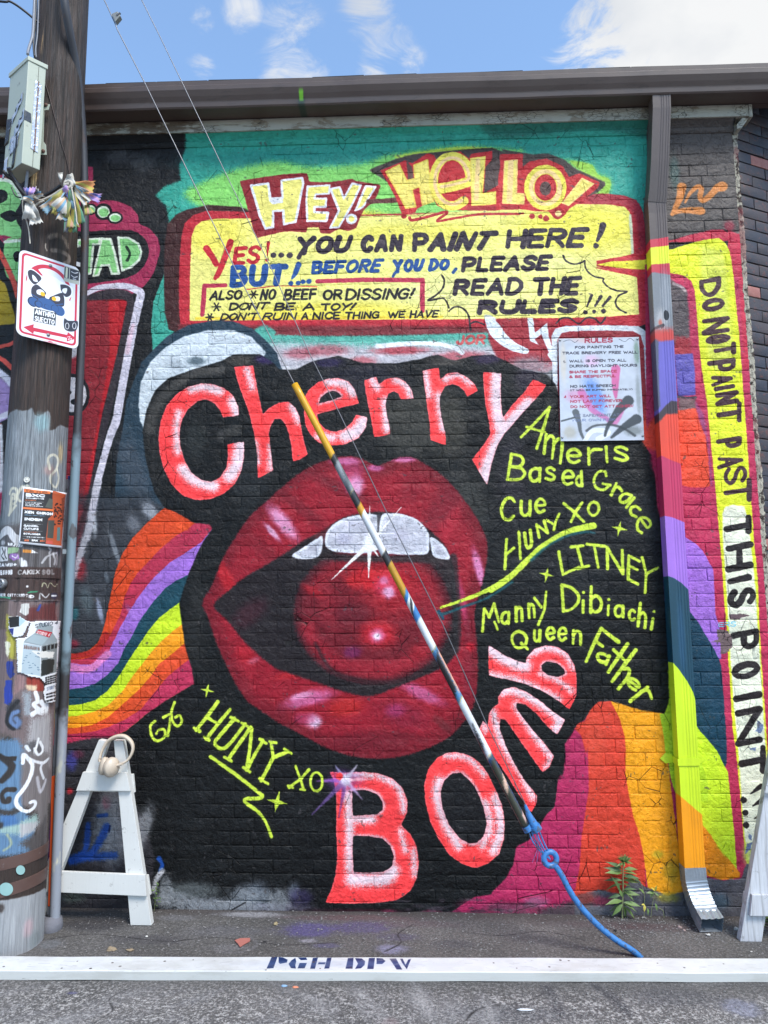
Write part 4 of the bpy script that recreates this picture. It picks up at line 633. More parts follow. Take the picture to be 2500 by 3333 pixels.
    mI = [(40, 1140), (75, 1090), (140, 1080), (210, 1110), (290, 1160), (360, 1220), (440, 1275), (425, 1315), (395, 1365), (330, 1310), (270, 1240), (205, 1185), (150, 1175), (150, 1205), (180, 1250), (250, 1340), (320, 1420), (375, 1495), (350, 1560), (308, 1590), (270, 1540), (200, 1440), (130, 1340), (85, 1275), (55, 1270), (50, 1330), (90, 1440), (140, 1540), (200, 1640), (250, 1700), (275, 1735), (268, 1790), (240, 1830), (214, 1800), (150, 1700), (60, 1560), (0, 1480), (-75, 1335), (-50, 1285), (-20, 1310), (-12, 1240), (10, 1200), (45, 1180)]
    big('I', mI, whites=(('I', [(60, 1110), (130, 1100), (250, 1150), (420, 1270)], 44), ('I', [(10, 1230), (40, 1330), (90, 1450), (180, 1600), (250, 1740)], 36), ('I', [(150, 1190), (250, 1350), (350, 1480)], 34), ('I', [(380, 1350), (410, 1290)], 40), ('I', [(330, 1560), (360, 1500)], 24), ('I', [(-50, 1300), (-40, 1340)], 24)), rim=7)
    bI = [(-15, 830), (80, 890), (160, 925), (205, 935), (215, 900), (260, 850), (330, 830), (400, 840), (460, 880), (500, 950), (512, 1020), (510, 1130), (470, 1215), (400, 1160), (300, 1100), (200, 1060), (100, 1035), (-15, 1010)]
    big('I', bI, [[(300, 950), (330, 925), (390, 935), (435, 970), (445, 1000), (400, 1020), (340, 1010), (305, 980)]], whites=(('I', [(0, 850), (100, 910), (200, 950)], 70), ('I', [(230, 880), (330, 845), (440, 880), (490, 960)], 30), ('I', [(0, 1005), (200, 1055), (400, 1150)], 26), ('I', [(300, 1000), (400, 1040), (480, 1100)], 20)), rim=7)
    # flare on the B
    o = (600, 195)
    c.blob(t_('K', [(590, 200)])[0], 90, 60, (130, 70, 160), .45)
    for e, w, col in (((540, 110), 30, (170, 160, 200)), ((670, 105), 26, (206, 190, 206)), ((400, 400), 34, (110, 80, 140)), ((700, 310), 26, (190, 160, 200)), ((430, 200), 30, (150, 90, 180)), ((590, 330), 22, (216, 180, 200)), ((760, 190), 20, (232, 170, 180)), ((560, 420), 24, (110, 60, 130))):
        c.line(t_('K', [o, ((o[0]+e[0])/2, (o[1]+e[1])/2), e]), w*.5425, col, 6, 0, a=.8, taper=[1.1, .7, .2])
    c.blob(t_('K', [o])[0], 30, 28, (226, 214, 226), .9); c.dot(t_('K', [(560, 172)])[0], 12, (240, 60, 60), 6)
    # --- neon names
    NE = (204, 224, 66)
    def T2(s, k, *q, w=10.5):
        c.text(s, quad(k, *q), w*1.9, NE, 14, .07)
        c.text(s, quad(k, *q), w, NE, 3, 1.0)
    def l2(k, P_, w=10.5, sm=0, tp=None):
        w *= .92; c.line(t_(k, P_), w*2.0, NE, 14, sm, a=.07)
        c.line(t_(k, P_), w, NE, 3, sm, taper=tp)
    l2('F', [(350, 968), (262, 1062), (178, 1148)]); l2('F', [(350, 968), (318, 1080), (272, 1215)]); l2('F', [(212, 1086), (322, 1118)])
    T2('m', 'F', (330, 1060), (448, 1090), (420, 1315), (308, 1250)); T2('e', 'F', (452, 1160), (545, 1180), (540, 1312), (448, 1305)); T2('r', 'F', (575, 1155), (672, 1165), (665, 1322), (578, 1318)); T2('i', 'F', (668, 1130), (700, 1130), (712, 1305), (680, 1305)); T2('s', 'F', (728, 1150), (820, 1160), (828, 1300), (732, 1290))
    T2('B', 'F', (115, 1240), (215, 1262), (205, 1412), (88, 1408)); T2('a', 'F', (228, 1285), (305, 1290), (300, 1422), (222, 1418)); T2('s', 'F', (322, 1280), (388, 1285), (388, 1415), (318, 1412)); T2('e', 'F', (425, 1290), (502, 1300), (498, 1442), (420, 1436)); T2('d', 'F', (505, 1345), (548, 1345), (552, 1450), (500, 1440))
    for P_ in ([(205, 962), (188, 922), (130, 932), (95, 1000), (115, 1068), (180, 1088), (236, 1048)], [(275, 1078), (310, 1062), (345, 1098)], [(432, 1140), (380, 1124), (330, 1158), (342, 1202), (392, 1190), (435, 1145)], [(510, 1268), (470, 1236), (425, 1258), (430, 1308), (475, 1332)], [(515, 1352), (550, 1400), (578, 1428), (604, 1398), (580, 1352), (520, 1340), (484, 1390), (490, 1448), (522, 1476)]): l2('N', P_, 11, 1)
    for P_ in ([(175, 1034), (238, 1048)], [(295, 1030), (250, 1136)], [(455, 1162), (388, 1246)]): l2('N', P_, 11)
    T2('C', 'F', (60, 1500), (150, 1505), (140, 1650), (45, 1655)); T2('u', 'F', (170, 1480), (245, 1480), (240, 1625), (172, 1625)); T2('e', 'F', (262, 1465), (332, 1470), (328, 1610), (258, 1605))
    l2('F', [(435, 1545), (490, 1590), (555, 1655)]); l2('F', [(545, 1540), (510, 1590), (478, 1655)]); T2('O', 'F', (575, 1528), (658, 1528), (650, 1625), (572, 1625))
    l2('I', [(92, 195), (86, 280), (82, 370)]); l2('I', [(165, 150), (170, 220), (175, 310)]); l2('I', [(88, 285), (135, 245)])
    T2('U', 'I', (192, 150), (240, 128), (252, 240), (205, 262), w=10); T2('N', 'I', (262, 100), (322, 72), (348, 160), (282, 192), w=10); l2('I', [(332, 78), (368, 100)], 10); l2('I', [(408, 40), (385, 90), (375, 138)], 10)
    l2('H', [(1172, 602), (1300, 560), (1450, 500), (1580, 420), (1660, 355)], 13, 1, [.6, 1, 1.3, 1.3]); l2('I', [(0, 500), (100, 430), (200, 335), (290, 250), (400, 175), (500, 135), (612, 112)], 17, 1, [1.1, 1.2, 1.1, 1.4])
    c.line(t_('H', [(1155, 630), (1190, 640), (1300, 600), (1450, 545), (1600, 450)]), 9, (24, 84, 92), 5, a=.85); c.line(t_('I', [(240, 320), (330, 240), (450, 175), (560, 150), (620, 155)]), 9, (24, 84, 92), 5, a=.85); c.line(t_('H', [(1160, 625), (1185, 670)]), 10, (24, 74, 92), 5)
    def st4(k, x, y, r, w=9):
        P_ = []
        for i in range(8):
            a = math.radians(i*45+12); rr = r if i % 2 == 0 else r*.28; P_.append((x+rr*math.cos(a), y+rr*math.sin(a)))
        c.poly(t_(k, P_), NE, 3, 0)
    st4('I', 768, 128, 48); st4('I', 332, 405, 46); st4('K', 190, 325, 64); st4('G', 1245, 1100, 42)
    for k, P_ in (('I', [(405, 270), (430, 405), (525, 360)]), ('I', [(480, 240), (550, 232)]), ('I', [(515, 238), (548, 360)]), ('I', [(522, 370), (585, 352)]), ('I', [(575, 222), (680, 235)]), ('I', [(618, 230), (642, 362)]), ('I', [(698, 370), (695, 242), (790, 400), (785, 260)]), ('I', [(890, 325), (825, 292), (822, 432), (878, 462)]), ('I', [(830, 355), (875, 375)]), ('I', [(905, 302), (928, 395)]), ('I', [(1000, 365), (930, 400), (922, 515)])): l2(k, P_, 11)
    T2('D', 'I', (415, 460), (532, 480), (525, 620), (425, 632)); T2('i', 'I', (540, 505), (568, 505), (562, 640), (538, 640)); T2('b', 'I', (592, 468), (672, 480), (668, 635), (588, 640)); T2('i', 'I', (690, 545), (722, 545), (712, 655), (690, 655)); T2('a', 'I', (738, 545), (802, 555), (800, 668), (732, 662)); T2('c', 'I', (822, 575), (872, 582), (868, 690), (818, 682)); T2('h', 'I', (888, 565), (945, 600), (930, 735), (872, 718)); T2('i', 'I', (965, 615), (992, 620), (970, 742), (948, 738))
    l2('H', [(1422, 745), (1432, 610), (1462, 660), (1492, 580), (1520, 690)]); l2('I', [(20, 690), (38, 735)])
    T2('a', 'I', (58, 590), (118, 590), (112, 705), (52, 708)); T2('n', 'I', (138, 550), (192, 555), (195, 688), (142, 692)); T2('n', 'I', (212, 530), (262, 540), (270, 668), (220, 672)); l2('I', [(258, 545), (300, 600)]); l2('I', [(330, 508), (318, 620), (282, 705)])
    T2('Q', 'I', (112, 735), (220, 740), (222, 850), (118, 856)); T2('u', 'I', (252, 700), (302, 700), (300, 812), (250, 812)); T2('e', 'I', (325, 675), (388, 680), (385, 802), (325, 802)); T2('e', 'I', (398, 672), (460, 680), (456, 808), (396, 808)); T2('n', 'I', (488, 690), (550, 705), (545, 835), (482, 825))
    l2('O', [(25, 420), (90, 270), (160, 125), (230, 180), (315, 245)], 14); l2('O', [(112, 240), (172, 285)], 13)
    T2('a', 'O', (130, 280), (270, 330), (215, 470), (105, 410), w=12); l2('O', [(398, 262), (310, 390), (225, 515)], 14); l2('O', [(272, 318), (372, 412)], 12); l2('O', [(472, 318), (370, 450), (258, 600)], 14); l2('O', [(360, 490), (410, 490), (400, 560), (312, 668)], 13, 1)
    T2('e', 'O', (440, 500), (560, 590), (470, 715), (370, 620), w=12); l2('O', [(578, 652), (500, 715), (420, 778)], 13); l2('O', [(520, 690), (585, 685), (612, 752)], 12, 1)
    l2('G', [(912, 1300), (930, 1285)], 9); l2('G', [(932, 1285), (905, 1310), (908, 1360), (930, 1398), (965, 1398), (992, 1370), (985, 1335), (955, 1338), (940, 1358)], 10, 1); l2('G', [(982, 1262), (1025, 1240), (1020, 1300), (1008, 1372)], 10); l2('G', [(1048, 1172), (1030, 1230), (1040, 1290), (1068, 1315), (1092, 1288), (1080, 1250), (1055, 1262)], 10, 1)
    l2('G', [(1308, 1168), (1245, 1255), (1178, 1338)], 14); l2('G', [(1382, 1215), (1310, 1300), (1240, 1392)], 14); l2('G', [(1245, 1262), (1308, 1302)], 12); l2('G', [(1165, 1325), (1200, 1345)], 11); l2('G', [(1225, 1380), (1255, 1398)], 11)
    l2('G', [(1408, 1270), (1330, 1360), (1290, 1412), (1318, 1448), (1362, 1438), (1420, 1370), (1472, 1302)], 14, 1); l2('G', [(1505, 1322), (1440, 1415), (1372, 1510)], 14); l2('G', [(1512, 1330), (1500, 1450), (1482, 1575)], 13); l2('G', [(1580, 1400), (1530, 1485), (1482, 1578)], 14); l2('G', [(1350, 1500), (1392, 1525)], 11); l2('G', [(1462, 1562), (1502, 1590)], 11); l2('G', [(1385, 1262), (1432, 1285)], 11); l2('G', [(1450, 1295), (1490, 1318)], 11); l2('G', [(1560, 1392), (1600, 1418)], 11)
    l2('K', [(155, -32), (165, 55)], 13); l2('K', [(250, 25), (165, 60), (95, 200)], 14); l2('K', [(85, 185), (135, 218)], 11); l2('K', [(145, -38), (185, -28)], 11); l2('K', [(232, 8), (275, 35)], 11)
    l2('J', [(1265, 55), (1400, 150), (1545, 262), (1575, 290), (1555, 305), (1480, 308), (1475, 330), (1550, 385), (1600, 455), (1630, 535)], 13, 1, [1, 1, 1, .9, .8])
    l2('K', [(300, 112), (330, 190), (348, 248)], 10); l2('K', [(380, 132), (330, 190), (262, 238)], 10); l2('K', [(425+36*math.cos(a), 205+56*math.sin(a)) for a in np.linspace(0, 6.28, 14)], 10, 1); l2('K', [(255, 228), (285, 240)], 9); l2('K', [(330, 250), (355, 255)], 9)
    # --- orange tag upper right
    OR = (206, 126, 60)
    c.line(t_('M', [(885, 575), (865, 680), (800, 820)]), 20, OR, 5, 1, taper=[1.5, 1.1, .6]); c.line(t_('M', [(800, 815), (900, 785), (1060, 790)]), 18, OR, 5, 1, taper=[.6, 1, 1.5])
    c.line(t_('M', [(915, 715), (960, 630), (1030, 570), (1062, 600), (1050, 660), (1075, 695), (1130, 660), (1200, 590), (1250, 570)]), 17, OR, 5, 1, taper=[.4, .8, 1, 1, 1.1, 1.3, 2])
    # --- lower left: dark, silver and blue
    c.poly(tt('J', [(380, -20), (560, -60), (700, -60), (760, 100), (800, 300), (850, 420), (900, 560), (930, 660), (900, 1010), (250, 1010), (250, 0)]), (45, 42, 46), 8, 0)
    for x, y, rx, ry, ang, col, a in ((430, 80, 60, 90, 0, (66, 66, 150), .8), (420, 260, 30, 30, 0, (190, 40, 50), .9), (470, 40, 60, 40, 0, (120, 40, 70), .5), (640, 420, 130, 330, -8, (134, 134, 138), .75), (700, 560, 120, 260, -8, (150, 150, 154), .6), (860, 480, 80, 220, -18, (142, 142, 146), .8), (640, 330, 40, 60, 0, (150, 70, 90), .5), (660, 300, 50, 90, 0, (100, 96, 100), .6), (540, 840, 300, 70, 0, (52, 56, 62), .5), (290, 600, 40, 300, 0, (90, 30, 90), .6), (300, 800, 40, 200, 0, (40, 40, 110), .6)):
        c.blob(t_('J', [(x, y)])[0], rx*.5425, ry*.5425, col, a, ang)
    BU = (22, 62, 142)
    c.line(t_('J', [(530, 460), (525, 540), (510, 620), (450, 660)]), 20, BU, 8, 1, a=.9); c.line(t_('J', [(640, 480), (600, 560), (540, 640), (430, 680)]), 24, BU, 10, 1, a=.9); c.line(t_('J', [(430, 670), (560, 655), (690, 645)]), 24, BU, 12, 1, a=.8); c.line(t_('J', [(590, 410), (640, 405)]), 14, BU, 6, 0, a=.8); c.line(t_('J', [(660, 470), (655, 505)]), 6, (16, 30, 70), 2, 0)
    c.line(t_('J', [(955, 665), (975, 700), (965, 740)]), 14, (28, 76, 160), 6); c.line(t_('J', [(975, 740), (940, 790), (925, 860)]), 16, (170, 168, 172), 8)
    # base of the wall: overspray and grime
    for k, x, y, rx, ry, col, a in (('J', 1150, 860, 280, 90, (104, 108, 108), .75), ('J', 1250, 930, 400, 40, (140, 138, 142), .6), ('J', 1500, 900, 200, 90, (104, 112, 118), .6), ('K', 60, 880, 160, 120, (112, 118, 128), .6), ('K', 290, 860, 60, 90, (120, 126, 138), .6), ('K', 160, 960, 400, 40, (130, 120, 140), .55), ('K', 330, 900, 120, 80, (60, 50, 90), .6), ('J', 440, 900, 120, 50, (70, 84, 78), .6), ('K', 700, 985, 500, 30, (120, 40, 62), .35), ('K', 1400, 940, 200, 50, (168, 36, 84), .6), ('L', 270, 930, 120, 60, (150, 130, 150), .5), ('L', 100, 960, 260, 50, (70, 56, 66), .6)):
        c.blob(t_(k, [(x, y)])[0], rx*.5425, ry*.5425, col, a)
    rb = np.random.RandomState(15)
    for i in range(90):
        c.blob((rb.uniform(1250, 1960), 2984-abs(rb.normal(0, 20))), rb.uniform(14, 60), rb.uniform(5, 14), [(58, 46, 54), (92, 80, 88), (46, 40, 44), (120, 40, 66)][rb.randint(4)], rb.uniform(.3, .75))
    c.poly(tt('L', [(60, 1000), (180, 985), (260, 992), (340, 965), (430, 940), (520, 898), (540, 1060), (40, 1060)]), (78, 62, 68), 18, 0, rough=4)
    for x, y, rx, ry in ((560, 2930, 120, 46), (680, 2945, 150, 40), (800, 2925, 90, 60), (905, 2930, 70, 60), (540, 2900, 40, 80), (750, 2955, 260, 24)): c.blob((x, y), rx, ry, (136, 138, 142), .75, 0, 1.5, None, .7)
    c.poly(tt('L', [(500, 890), (640, 850), (780, 880), (830, 800), (880, 790), (915, 830), (960, 850), (1060, 890), (1150, 860), (1290, 780), (1380, 795), (1500, 785), (1530, 700), (1560, 700), (1600, 1060), (500, 1060)]), (88, 86, 92), 5, 0, rough=2.5)
    c.blob(t_('L', [(1360, 920)])[0], 60, 40, (84, 104, 118), .8); c.blob(t_('L', [(1060, 900)])[0], 60, 26, (150, 140, 50), .7); c.blob(t_('L', [(660, 920)])[0], 60, 24, (170, 40, 70), .6); c.blob(t_('L', [(560, 900)])[0], 60, 40, (150, 50, 40), .6)
    # grime film over everything
    g = (c.n3-.5)*.10+(c.n2-.5)*.05+(c.n1-.5)*.035
    c.a *= (1+g)[..., None]
    # small losses where older coats and mortar show
    los = np.clip((vnoise(c.h, c.w, 5, 91)*.5+vnoise(c.h, c.w, 15, 92)*.5-.835)*30, 0, 1)[..., None]
    c.a = c.a*(1-los*.6)+np.array((.30, .28, .28), np.float32)*los*.6
    return c.image('mural')

# ------------------------------------------------------------------ materials
class NT:
    def __init__(s, name):
        s.mat = bpy.data.materials.new(name); s.mat.use_nodes = True; s.t = s.mat.node_tree; s.t.nodes.clear()
        s.out = s.t.nodes.new('ShaderNodeOutputMaterial'); s.b = s.t.nodes.new('ShaderNodeBsdfPrincipled'); s.L(s.b.outputs[0], s.out.inputs[0])
    def N(s, k): return s.t.nodes.new(k)
    def L(s, a, b): s.t.links.new(a, b)
    def put(s, sock, v):
        if v is None: return
        if hasattr(v, 'is_output') or hasattr(v, 'links'): s.L(v, sock)
        elif isinstance(v, tuple) and len(v) == 3 and sock.type == 'RGBA': sock.default_value = v+(1,)
        else: sock.default_value = v
    def math(s, op, a, b=0.0, clamp=False):
        n = s.N('ShaderNodeMath'); n.operation = op; n.use_clamp = clamp; s.put(n.inputs[0], a); s.put(n.inputs[1], b); return n.outputs[0]
    def pos(s, scale=(1, 1, 1), kind='P', rot=(0, 0, 0)):
        if kind == 'P': o = s.N('ShaderNodeNewGeometry').outputs['Position']
        else: o = s.N('ShaderNodeTexCoord').outputs['Object' if kind == 'O' else 'UV' if kind == 'U' else 'Generated']
        m = s.N('ShaderNodeMapping'); m.inputs['Scale'].default_value = scale; m.inputs['Rotation'].default_value = rot; s.L(o, m.inputs[0]); return m.outputs[0]
    def noise(s, vec, scale, det=4, rough=.55, dist=0.0):
        n = s.N('ShaderNodeTexNoise'); n.inputs['Scale'].default_value = scale; n.inputs['Detail'].default_value = det; n.inputs['Roughness'].default_value = rough; n.inputs['Distortion'].default_value = dist
        s.L(vec, n.inputs['Vector']); return n.outputs['Fac']
    def vor(s, vec, scale, feat='DISTANCE_TO_EDGE', rand=1.0):
        n = s.N('ShaderNodeTexVoronoi'); n.feature = feat; n.inputs['Scale'].default_value = scale; n.inputs['Randomness'].default_value = rand; s.L(vec, n.inputs['Vector']); return n.outputs['Distance']
    def ramp(s, v, a, b, lo=0.0, hi=1.0):
        n = s.N('ShaderNodeMapRange'); n.interpolation_type = 'SMOOTHSTEP'; s.put(n.inputs[0], v)
        for i, q in ((1, a), (2, b), (3, lo), (4, hi)): n.inputs[i].default_value = q
        return n.outputs[0]
    def mix(s, f, a, b, mode='MIX'):
        n = s.N('ShaderNodeMixRGB'); n.blend_type = mode; s.put(n.inputs[0], f); s.put(n.inputs[1], a); s.put(n.inputs[2], b); return n.outputs[0]
    def bump(s, h, strength=.5, dist=.01, prev=None):
        n = s.N('ShaderNodeBump'); n.inputs['Strength'].default_value = strength; n.inputs['Distance'].default_value = dist; s.put(n.inputs['Height'], h)
        if prev is not None: s.L(prev, n.inputs['Normal'])
        return n.outputs[0]
    def set(s, col=None, rough=None, nrm=None, metal=None, spec=None):
        s.put(s.b.inputs['Base Color'], col); s.put(s.b.inputs['Roughness'], rough)
        if metal is not None: s.b.inputs['Metallic'].default_value = metal
        if spec is not None: s.b.inputs['Specular IOR Level'].default_value = spec
        if nrm is not None: s.L(nrm, s.b.inputs['Normal'])
        return s.mat
def lin(c):
    return tuple((v/255/12.92 if v/255 <= .04045 else ((v/255+.055)/1.055)**2.4) for v in c)
def img_uv(n, img, vec, ext='EXTEND'):
    t = n.N('ShaderNodeTexImage'); t.image = img; t.extension = ext; t.interpolation = 'Linear'; n.L(vec, t.inputs[0]); return t
def plane_vec(n, ax, x0, w, z0, h):
    g = n.N('ShaderNodeNewGeometry'); sp = n.N('ShaderNodeSeparateXYZ'); n.L(g.outputs['Position'], sp.inputs[0])
    c = n.N('ShaderNodeCombineXYZ'); n.L(n.math('DIVIDE', n.math('SUBTRACT', sp.outputs['XYZ'.index(ax[0])], x0), w), c.inputs[0]); n.L(n.math('DIVIDE', n.math('SUBTRACT', sp.outputs['XYZ'.index(ax[1])], z0), h), c.inputs[1])
    return c.outputs[0]

def wall_paint_mat(name, img, chip=True, dark=1.0):
    n = NT(name)
    v = plane_vec(n, 'XZ', WX0, WW*WRES, 0.0, WHH*WRES)
    wob = n.N('ShaderNodeTexNoise'); wob.inputs['Scale'].default_value = 60; n.L(n.pos(), wob.inputs['Vector'])
    off = n.N('ShaderNodeVectorMath'); off.operation = 'MULTIPLY_ADD'; n.L(wob.outputs['Color'], off.inputs[0]); off.inputs[1].default_value = (.0008, .0008, 0); n.L(v, off.inputs[2])
    t = img_uv(n, img, off.outputs[0])
    p = n.pos()
    fine = n.noise(p, 210, 3, .6); mid = n.noise(p, 34, 5, .6, .4); big = n.noise(p, 7, 4, .55, .3)
    # curling coats: steps in the paint film, and hairline cracks
    pz = n.pos((1, 1, 1.5))
    fl = n.ramp(n.noise(pz, 9, 6, .62, 1.2), .53, .545); fl2 = n.ramp(n.noise(pz, 17, 5, .6, .8), .60, .61)
    wr = n.N('ShaderNodeTexWave'); wr.wave_type = 'BANDS'; wr.bands_direction = 'Z'; wr.inputs['Scale'].default_value = 5; wr.inputs['Distortion'].default_value = 14; wr.inputs['Detail'].default_value = 3; wr.inputs['Detail Scale'].default_value = 2.5; n.L(p, wr.inputs['Vector'])
    cr = n.vor(n.pos((1, 1, .8)), 9); crm = n.math('MULTIPLY', n.ramp(cr, 0.0, .012, 1, 0), n.ramp(n.noise(p, 2.6, 2), .56, .62))
    h = n.math('ADD', n.math('MULTIPLY', fine, .26), n.math('MULTIPLY', mid, .9)); h = n.math('ADD', h, n.math('MULTIPLY', big, .8))
    h = n.math('ADD', h, n.math('MULTIPLY', fl, .22)); h = n.math('ADD', h, n.math('MULTIPLY', fl2, .16)); h = n.math('ADD', h, n.math('MULTIPLY', wr.outputs['Fac'], .10)); h = n.math('SUBTRACT', h, n.math('MULTIPLY', crm, 1.2))
    nr = n.bump(h, 1.0, .0085)
    col = n.mix(1.0, t.outputs['Color'], n.mix(n.ramp(mid, .3, .7), (.90*dark, .90*dark, .90*dark), (1.04*dark, 1.04*dark, 1.04*dark)), 'MULTIPLY')
    col = n.mix(n.math('MULTIPLY', crm, .75), col, (.015, .013, .013))
    return n.set(col, n.ramp(mid, .3, .7, .36, .58), nr, spec=.28)

def simple_mat(name, c, rough=.5, metal=0.0, var=.12, scale=12, bmp=.15, bscale=60, bd=.003, dirt=None, kind='P', st=(1, 1, 1), spec=None):
    n = NT(name); p = n.pos(st, kind); a = n.noise(p, scale, 5, .6); l = lin(c)
    col = n.mix(a, tuple(x*(1-var) for x in l), tuple(min(x*(1+var), 1) for x in l))
    if dirt: col = n.mix(n.math('MULTIPLY', n.ramp(n.noise(p, dirt[1], 6, .65), dirt[2], dirt[2]+.12), dirt[3]), col, lin(dirt[0]))
    nr = n.bump(n.noise(p, bscale, 4, .6), bmp, bd)
    return n.set(col, n.ramp(a, .3, .7, max(rough-.08, .05), min(rough+.1, 1)), nr, metal, spec)

# ------------------------------------------------------------------ mesh helpers
COL = S.collection
def mesh(name, vs, fs, mat=None, smooth=False, uv=None):
    m = bpy.data.meshes.new(name); m.from_pydata([tuple(map(float, v)) for v in vs], [], [tuple(map(int, f)) for f in fs]); m.update()
    if mat: m.materials.append(mat)
    if smooth: m.polygons.foreach_set('use_smooth', [True]*len(m.polygons))
    if uv is not None:
        l = m.uv_layers.new(name='UVMap'); ix = np.empty(len(m.loops), np.int32); m.loops.foreach_get('vertex_index', ix); l.data.foreach_set('uv', np.asarray(uv, np.float32)[ix].ravel())
    return m
def fixn(m):
    b = bmesh.new(); b.from_mesh(m); bmesh.ops.recalc_face_normals(b, faces=b.faces); b.to_mesh(m); b.free(); return m
def obj(name, m, parent=None, loc=None):
    o = bpy.data.objects.new(name, m); COL.objects.link(o)
    if parent:
        o.parent = parent; o.matrix_parent_inverse = Matrix.Translation(-ORG.get(parent.name, Vector((0, 0, 0))))
        ORG[o.name] = ORG.get(parent.name, Vector((0, 0, 0)))*0 + (Vector(loc) if loc else Vector((0, 0, 0)))
    if loc: o.location = loc
    if not parent: ORG[o.name] = Vector(loc) if loc else Vector((0, 0, 0))
    return o
ORG = {}
def tag(o, label=None, cat=None, group=None, kind=None):
    if label: o['label'] = label
    if cat: o['category'] = cat
    if group: o['group'] = group
    if kind: o['kind'] = kind
    return o
def thing(name, loc, label, cat, group=None):
    o = bpy.data.objects.new(name, None); COL.objects.link(o); o.empty_display_size = .1; o.location = loc; ORG[o.name] = Vector(loc)
    return tag(o, label, cat, group)
def box_mesh(name, c, s, mat, bev=.0, M=None, seg=1):
    b = bmesh.new(); bmesh.ops.create_cube(b, size=1.0); bmesh.ops.scale(b, vec=s, verts=b.verts)
    if bev: bmesh.ops.bevel(b, geom=b.edges[:], offset=bev, segments=seg, affect='EDGES', profile=.6)
    if M is not None: bmesh.ops.transform(b, matrix=M, verts=b.verts)
    bmesh.ops.translate(b, vec=c, verts=b.verts); m = bpy.data.meshes.new(name); b.to_mesh(m); b.free()
    if mat: m.materials.append(mat)
    return m
def prism(name, pts, d, mat, bev=0.0):
    """pts: planar outline in world space; d: extrusion vector"""
    b = bmesh.new(); vs = [b.verts.new(tuple(map(float, p))) for p in pts]; f = b.faces.new(vs)
    r = bmesh.ops.extrude_face_region(b, geom=[f]); bmesh.ops.translate(b, vec=d, verts=[v for v in r['geom'] if isinstance(v, bmesh.types.BMVert)])
    bmesh.ops.recalc_face_normals(b, faces=b.faces)
    if bev: bmesh.ops.bevel(b, geom=b.edges[:], offset=bev, segments=2, affect='EDGES', profile=.6, clamp_overlap=True)
    m = bpy.data.meshes.new(name); b.to_mesh(m); b.free()
    if mat: m.materials.append(mat)
    return m
def tube(name, pts, r, mat, seg=10, uv=False, caps=True, rr=None, squash=None):
    pts = [Vector(p) for p in pts]; n = len(pts); vs, fs, us = [], [], []
    acc = [0.0]
    for i in range(1, n): acc.append(acc[-1]+(pts[i]-pts[i-1]).length)
    up = Vector((0, 1, 0)); T0 = None
    for i in range(n):
        T = (pts[min(i+1, n-1)]-pts[max(i-1, 0)]).normalized()
        if T0 is None:
            if abs(T.dot(up)) > .95: up = Vector((1, 0, 0))
            A = T.cross(up).normalized()
        else: A = (A-T*A.dot(T)).normalized()
        B = T.cross(A).normalized(); T0 = T; R_ = rr[i] if rr else r
        for k in range(seg):
            a = 2*math.pi*k/seg; q = pts[i]+A*(R_*math.cos(a))+B*(R_*math.sin(a)*(squash or 1)); vs.append(q); us.append((k/seg, acc[i]/max(acc[-1], 1e-6)))
    for i in range(n-1):
        for k in range(seg): fs.append((i*seg+k, i*seg+(k+1) % seg, (i+1)*seg+(k+1) % seg, (i+1)*seg+k))
    if caps:
        b0 = len(vs)
        for i in (0, n-1): vs += [vs[i*seg+k] for k in range(seg)]; us += [us[i*seg+k] for k in range(seg)]
        fs.append(tuple(b0+k for k in range(seg))[::-1]); fs.append(tuple(b0+seg+k for k in range(seg)))
    m = mesh(name, vs, fs, mat, True, us)
    if caps: m.polygons[-1].use_smooth = m.polygons[-2].use_smooth = False
    return m
def cmr(pts, n=6):
    return [Vector(p) for p in catmull(np.array([tuple(p) for p in pts]), False, n)]
def torus(name, c, R_, r, ax, mat, n=20, seg=8, a0=0, a1=2*math.pi):
    ax = Vector(ax).normalized(); u = ax.orthogonal().normalized(); w = ax.cross(u)
    full = abs(a1-a0-2*math.pi) < 1e-3; pts = [Vector(c)+u*R_*math.cos(a)+w*R_*math.sin(a) for a in np.linspace(a0, a1, n+1)]
    return tube(name, pts, r, mat, seg)
def join(name, parts, mat=None):
    b = bmesh.new()
    for m in parts: b.from_mesh(m)
    m = bpy.data.meshes.new(name); b.to_mesh(m); b.free()
    mt = mat or parts[0].materials[0]; m.materials.append(mt); return m
def grid_sheet(name, fn, nu, nv, mat, thick=0.0, keep=None, smooth=True):
    vs, us = [], []; fs = []
    for j in range(nv+1):
        for i in range(nu+1):
            u, v = i/nu, j/nv; vs.append(fn(u, v)); us.append((u, 1-v))
    for j in range(nv):
        for i in range(nu):
            if keep and not keep((i+.5)/nu, (j+.5)/nv): continue
            a = j*(nu+1)+i; fs.append((a, a+nu+1, a+nu+2, a+1))
    return mesh(name, vs, fs, mat, smooth, us)
def lathe(name, prof, mat, seg=24, M=None):
    vs, fs = [], []; n = len(prof)
    for k in range(seg):
        a = 2*math.pi*k/seg
        for r, z in prof: vs.append((r*math.cos(a), r*math.sin(a), z))
    for k in range(seg):
        for i in range(n-1): fs.append((k*n+i, ((k+1) % seg)*n+i, ((k+1) % seg)*n+i+1, k*n+i+1))
    m = mesh(name, vs, fs, mat, True)
    if M is not None: m.transform(M)
    return m

# ------------------------------------------------------------------ building with the painted wall
XC = 1.912                                   # right-hand corner of the painted wall
CRS = .0694; Z0J = 1.9866                    # course height; a joint whose upper row is a header row
ZTOP = 4.343
mural = paint_wall()
m_brick = wall_paint_mat('painted_brick', mural)
m_mortar = wall_paint_mat('painted_mortar', mural, dark=.99)

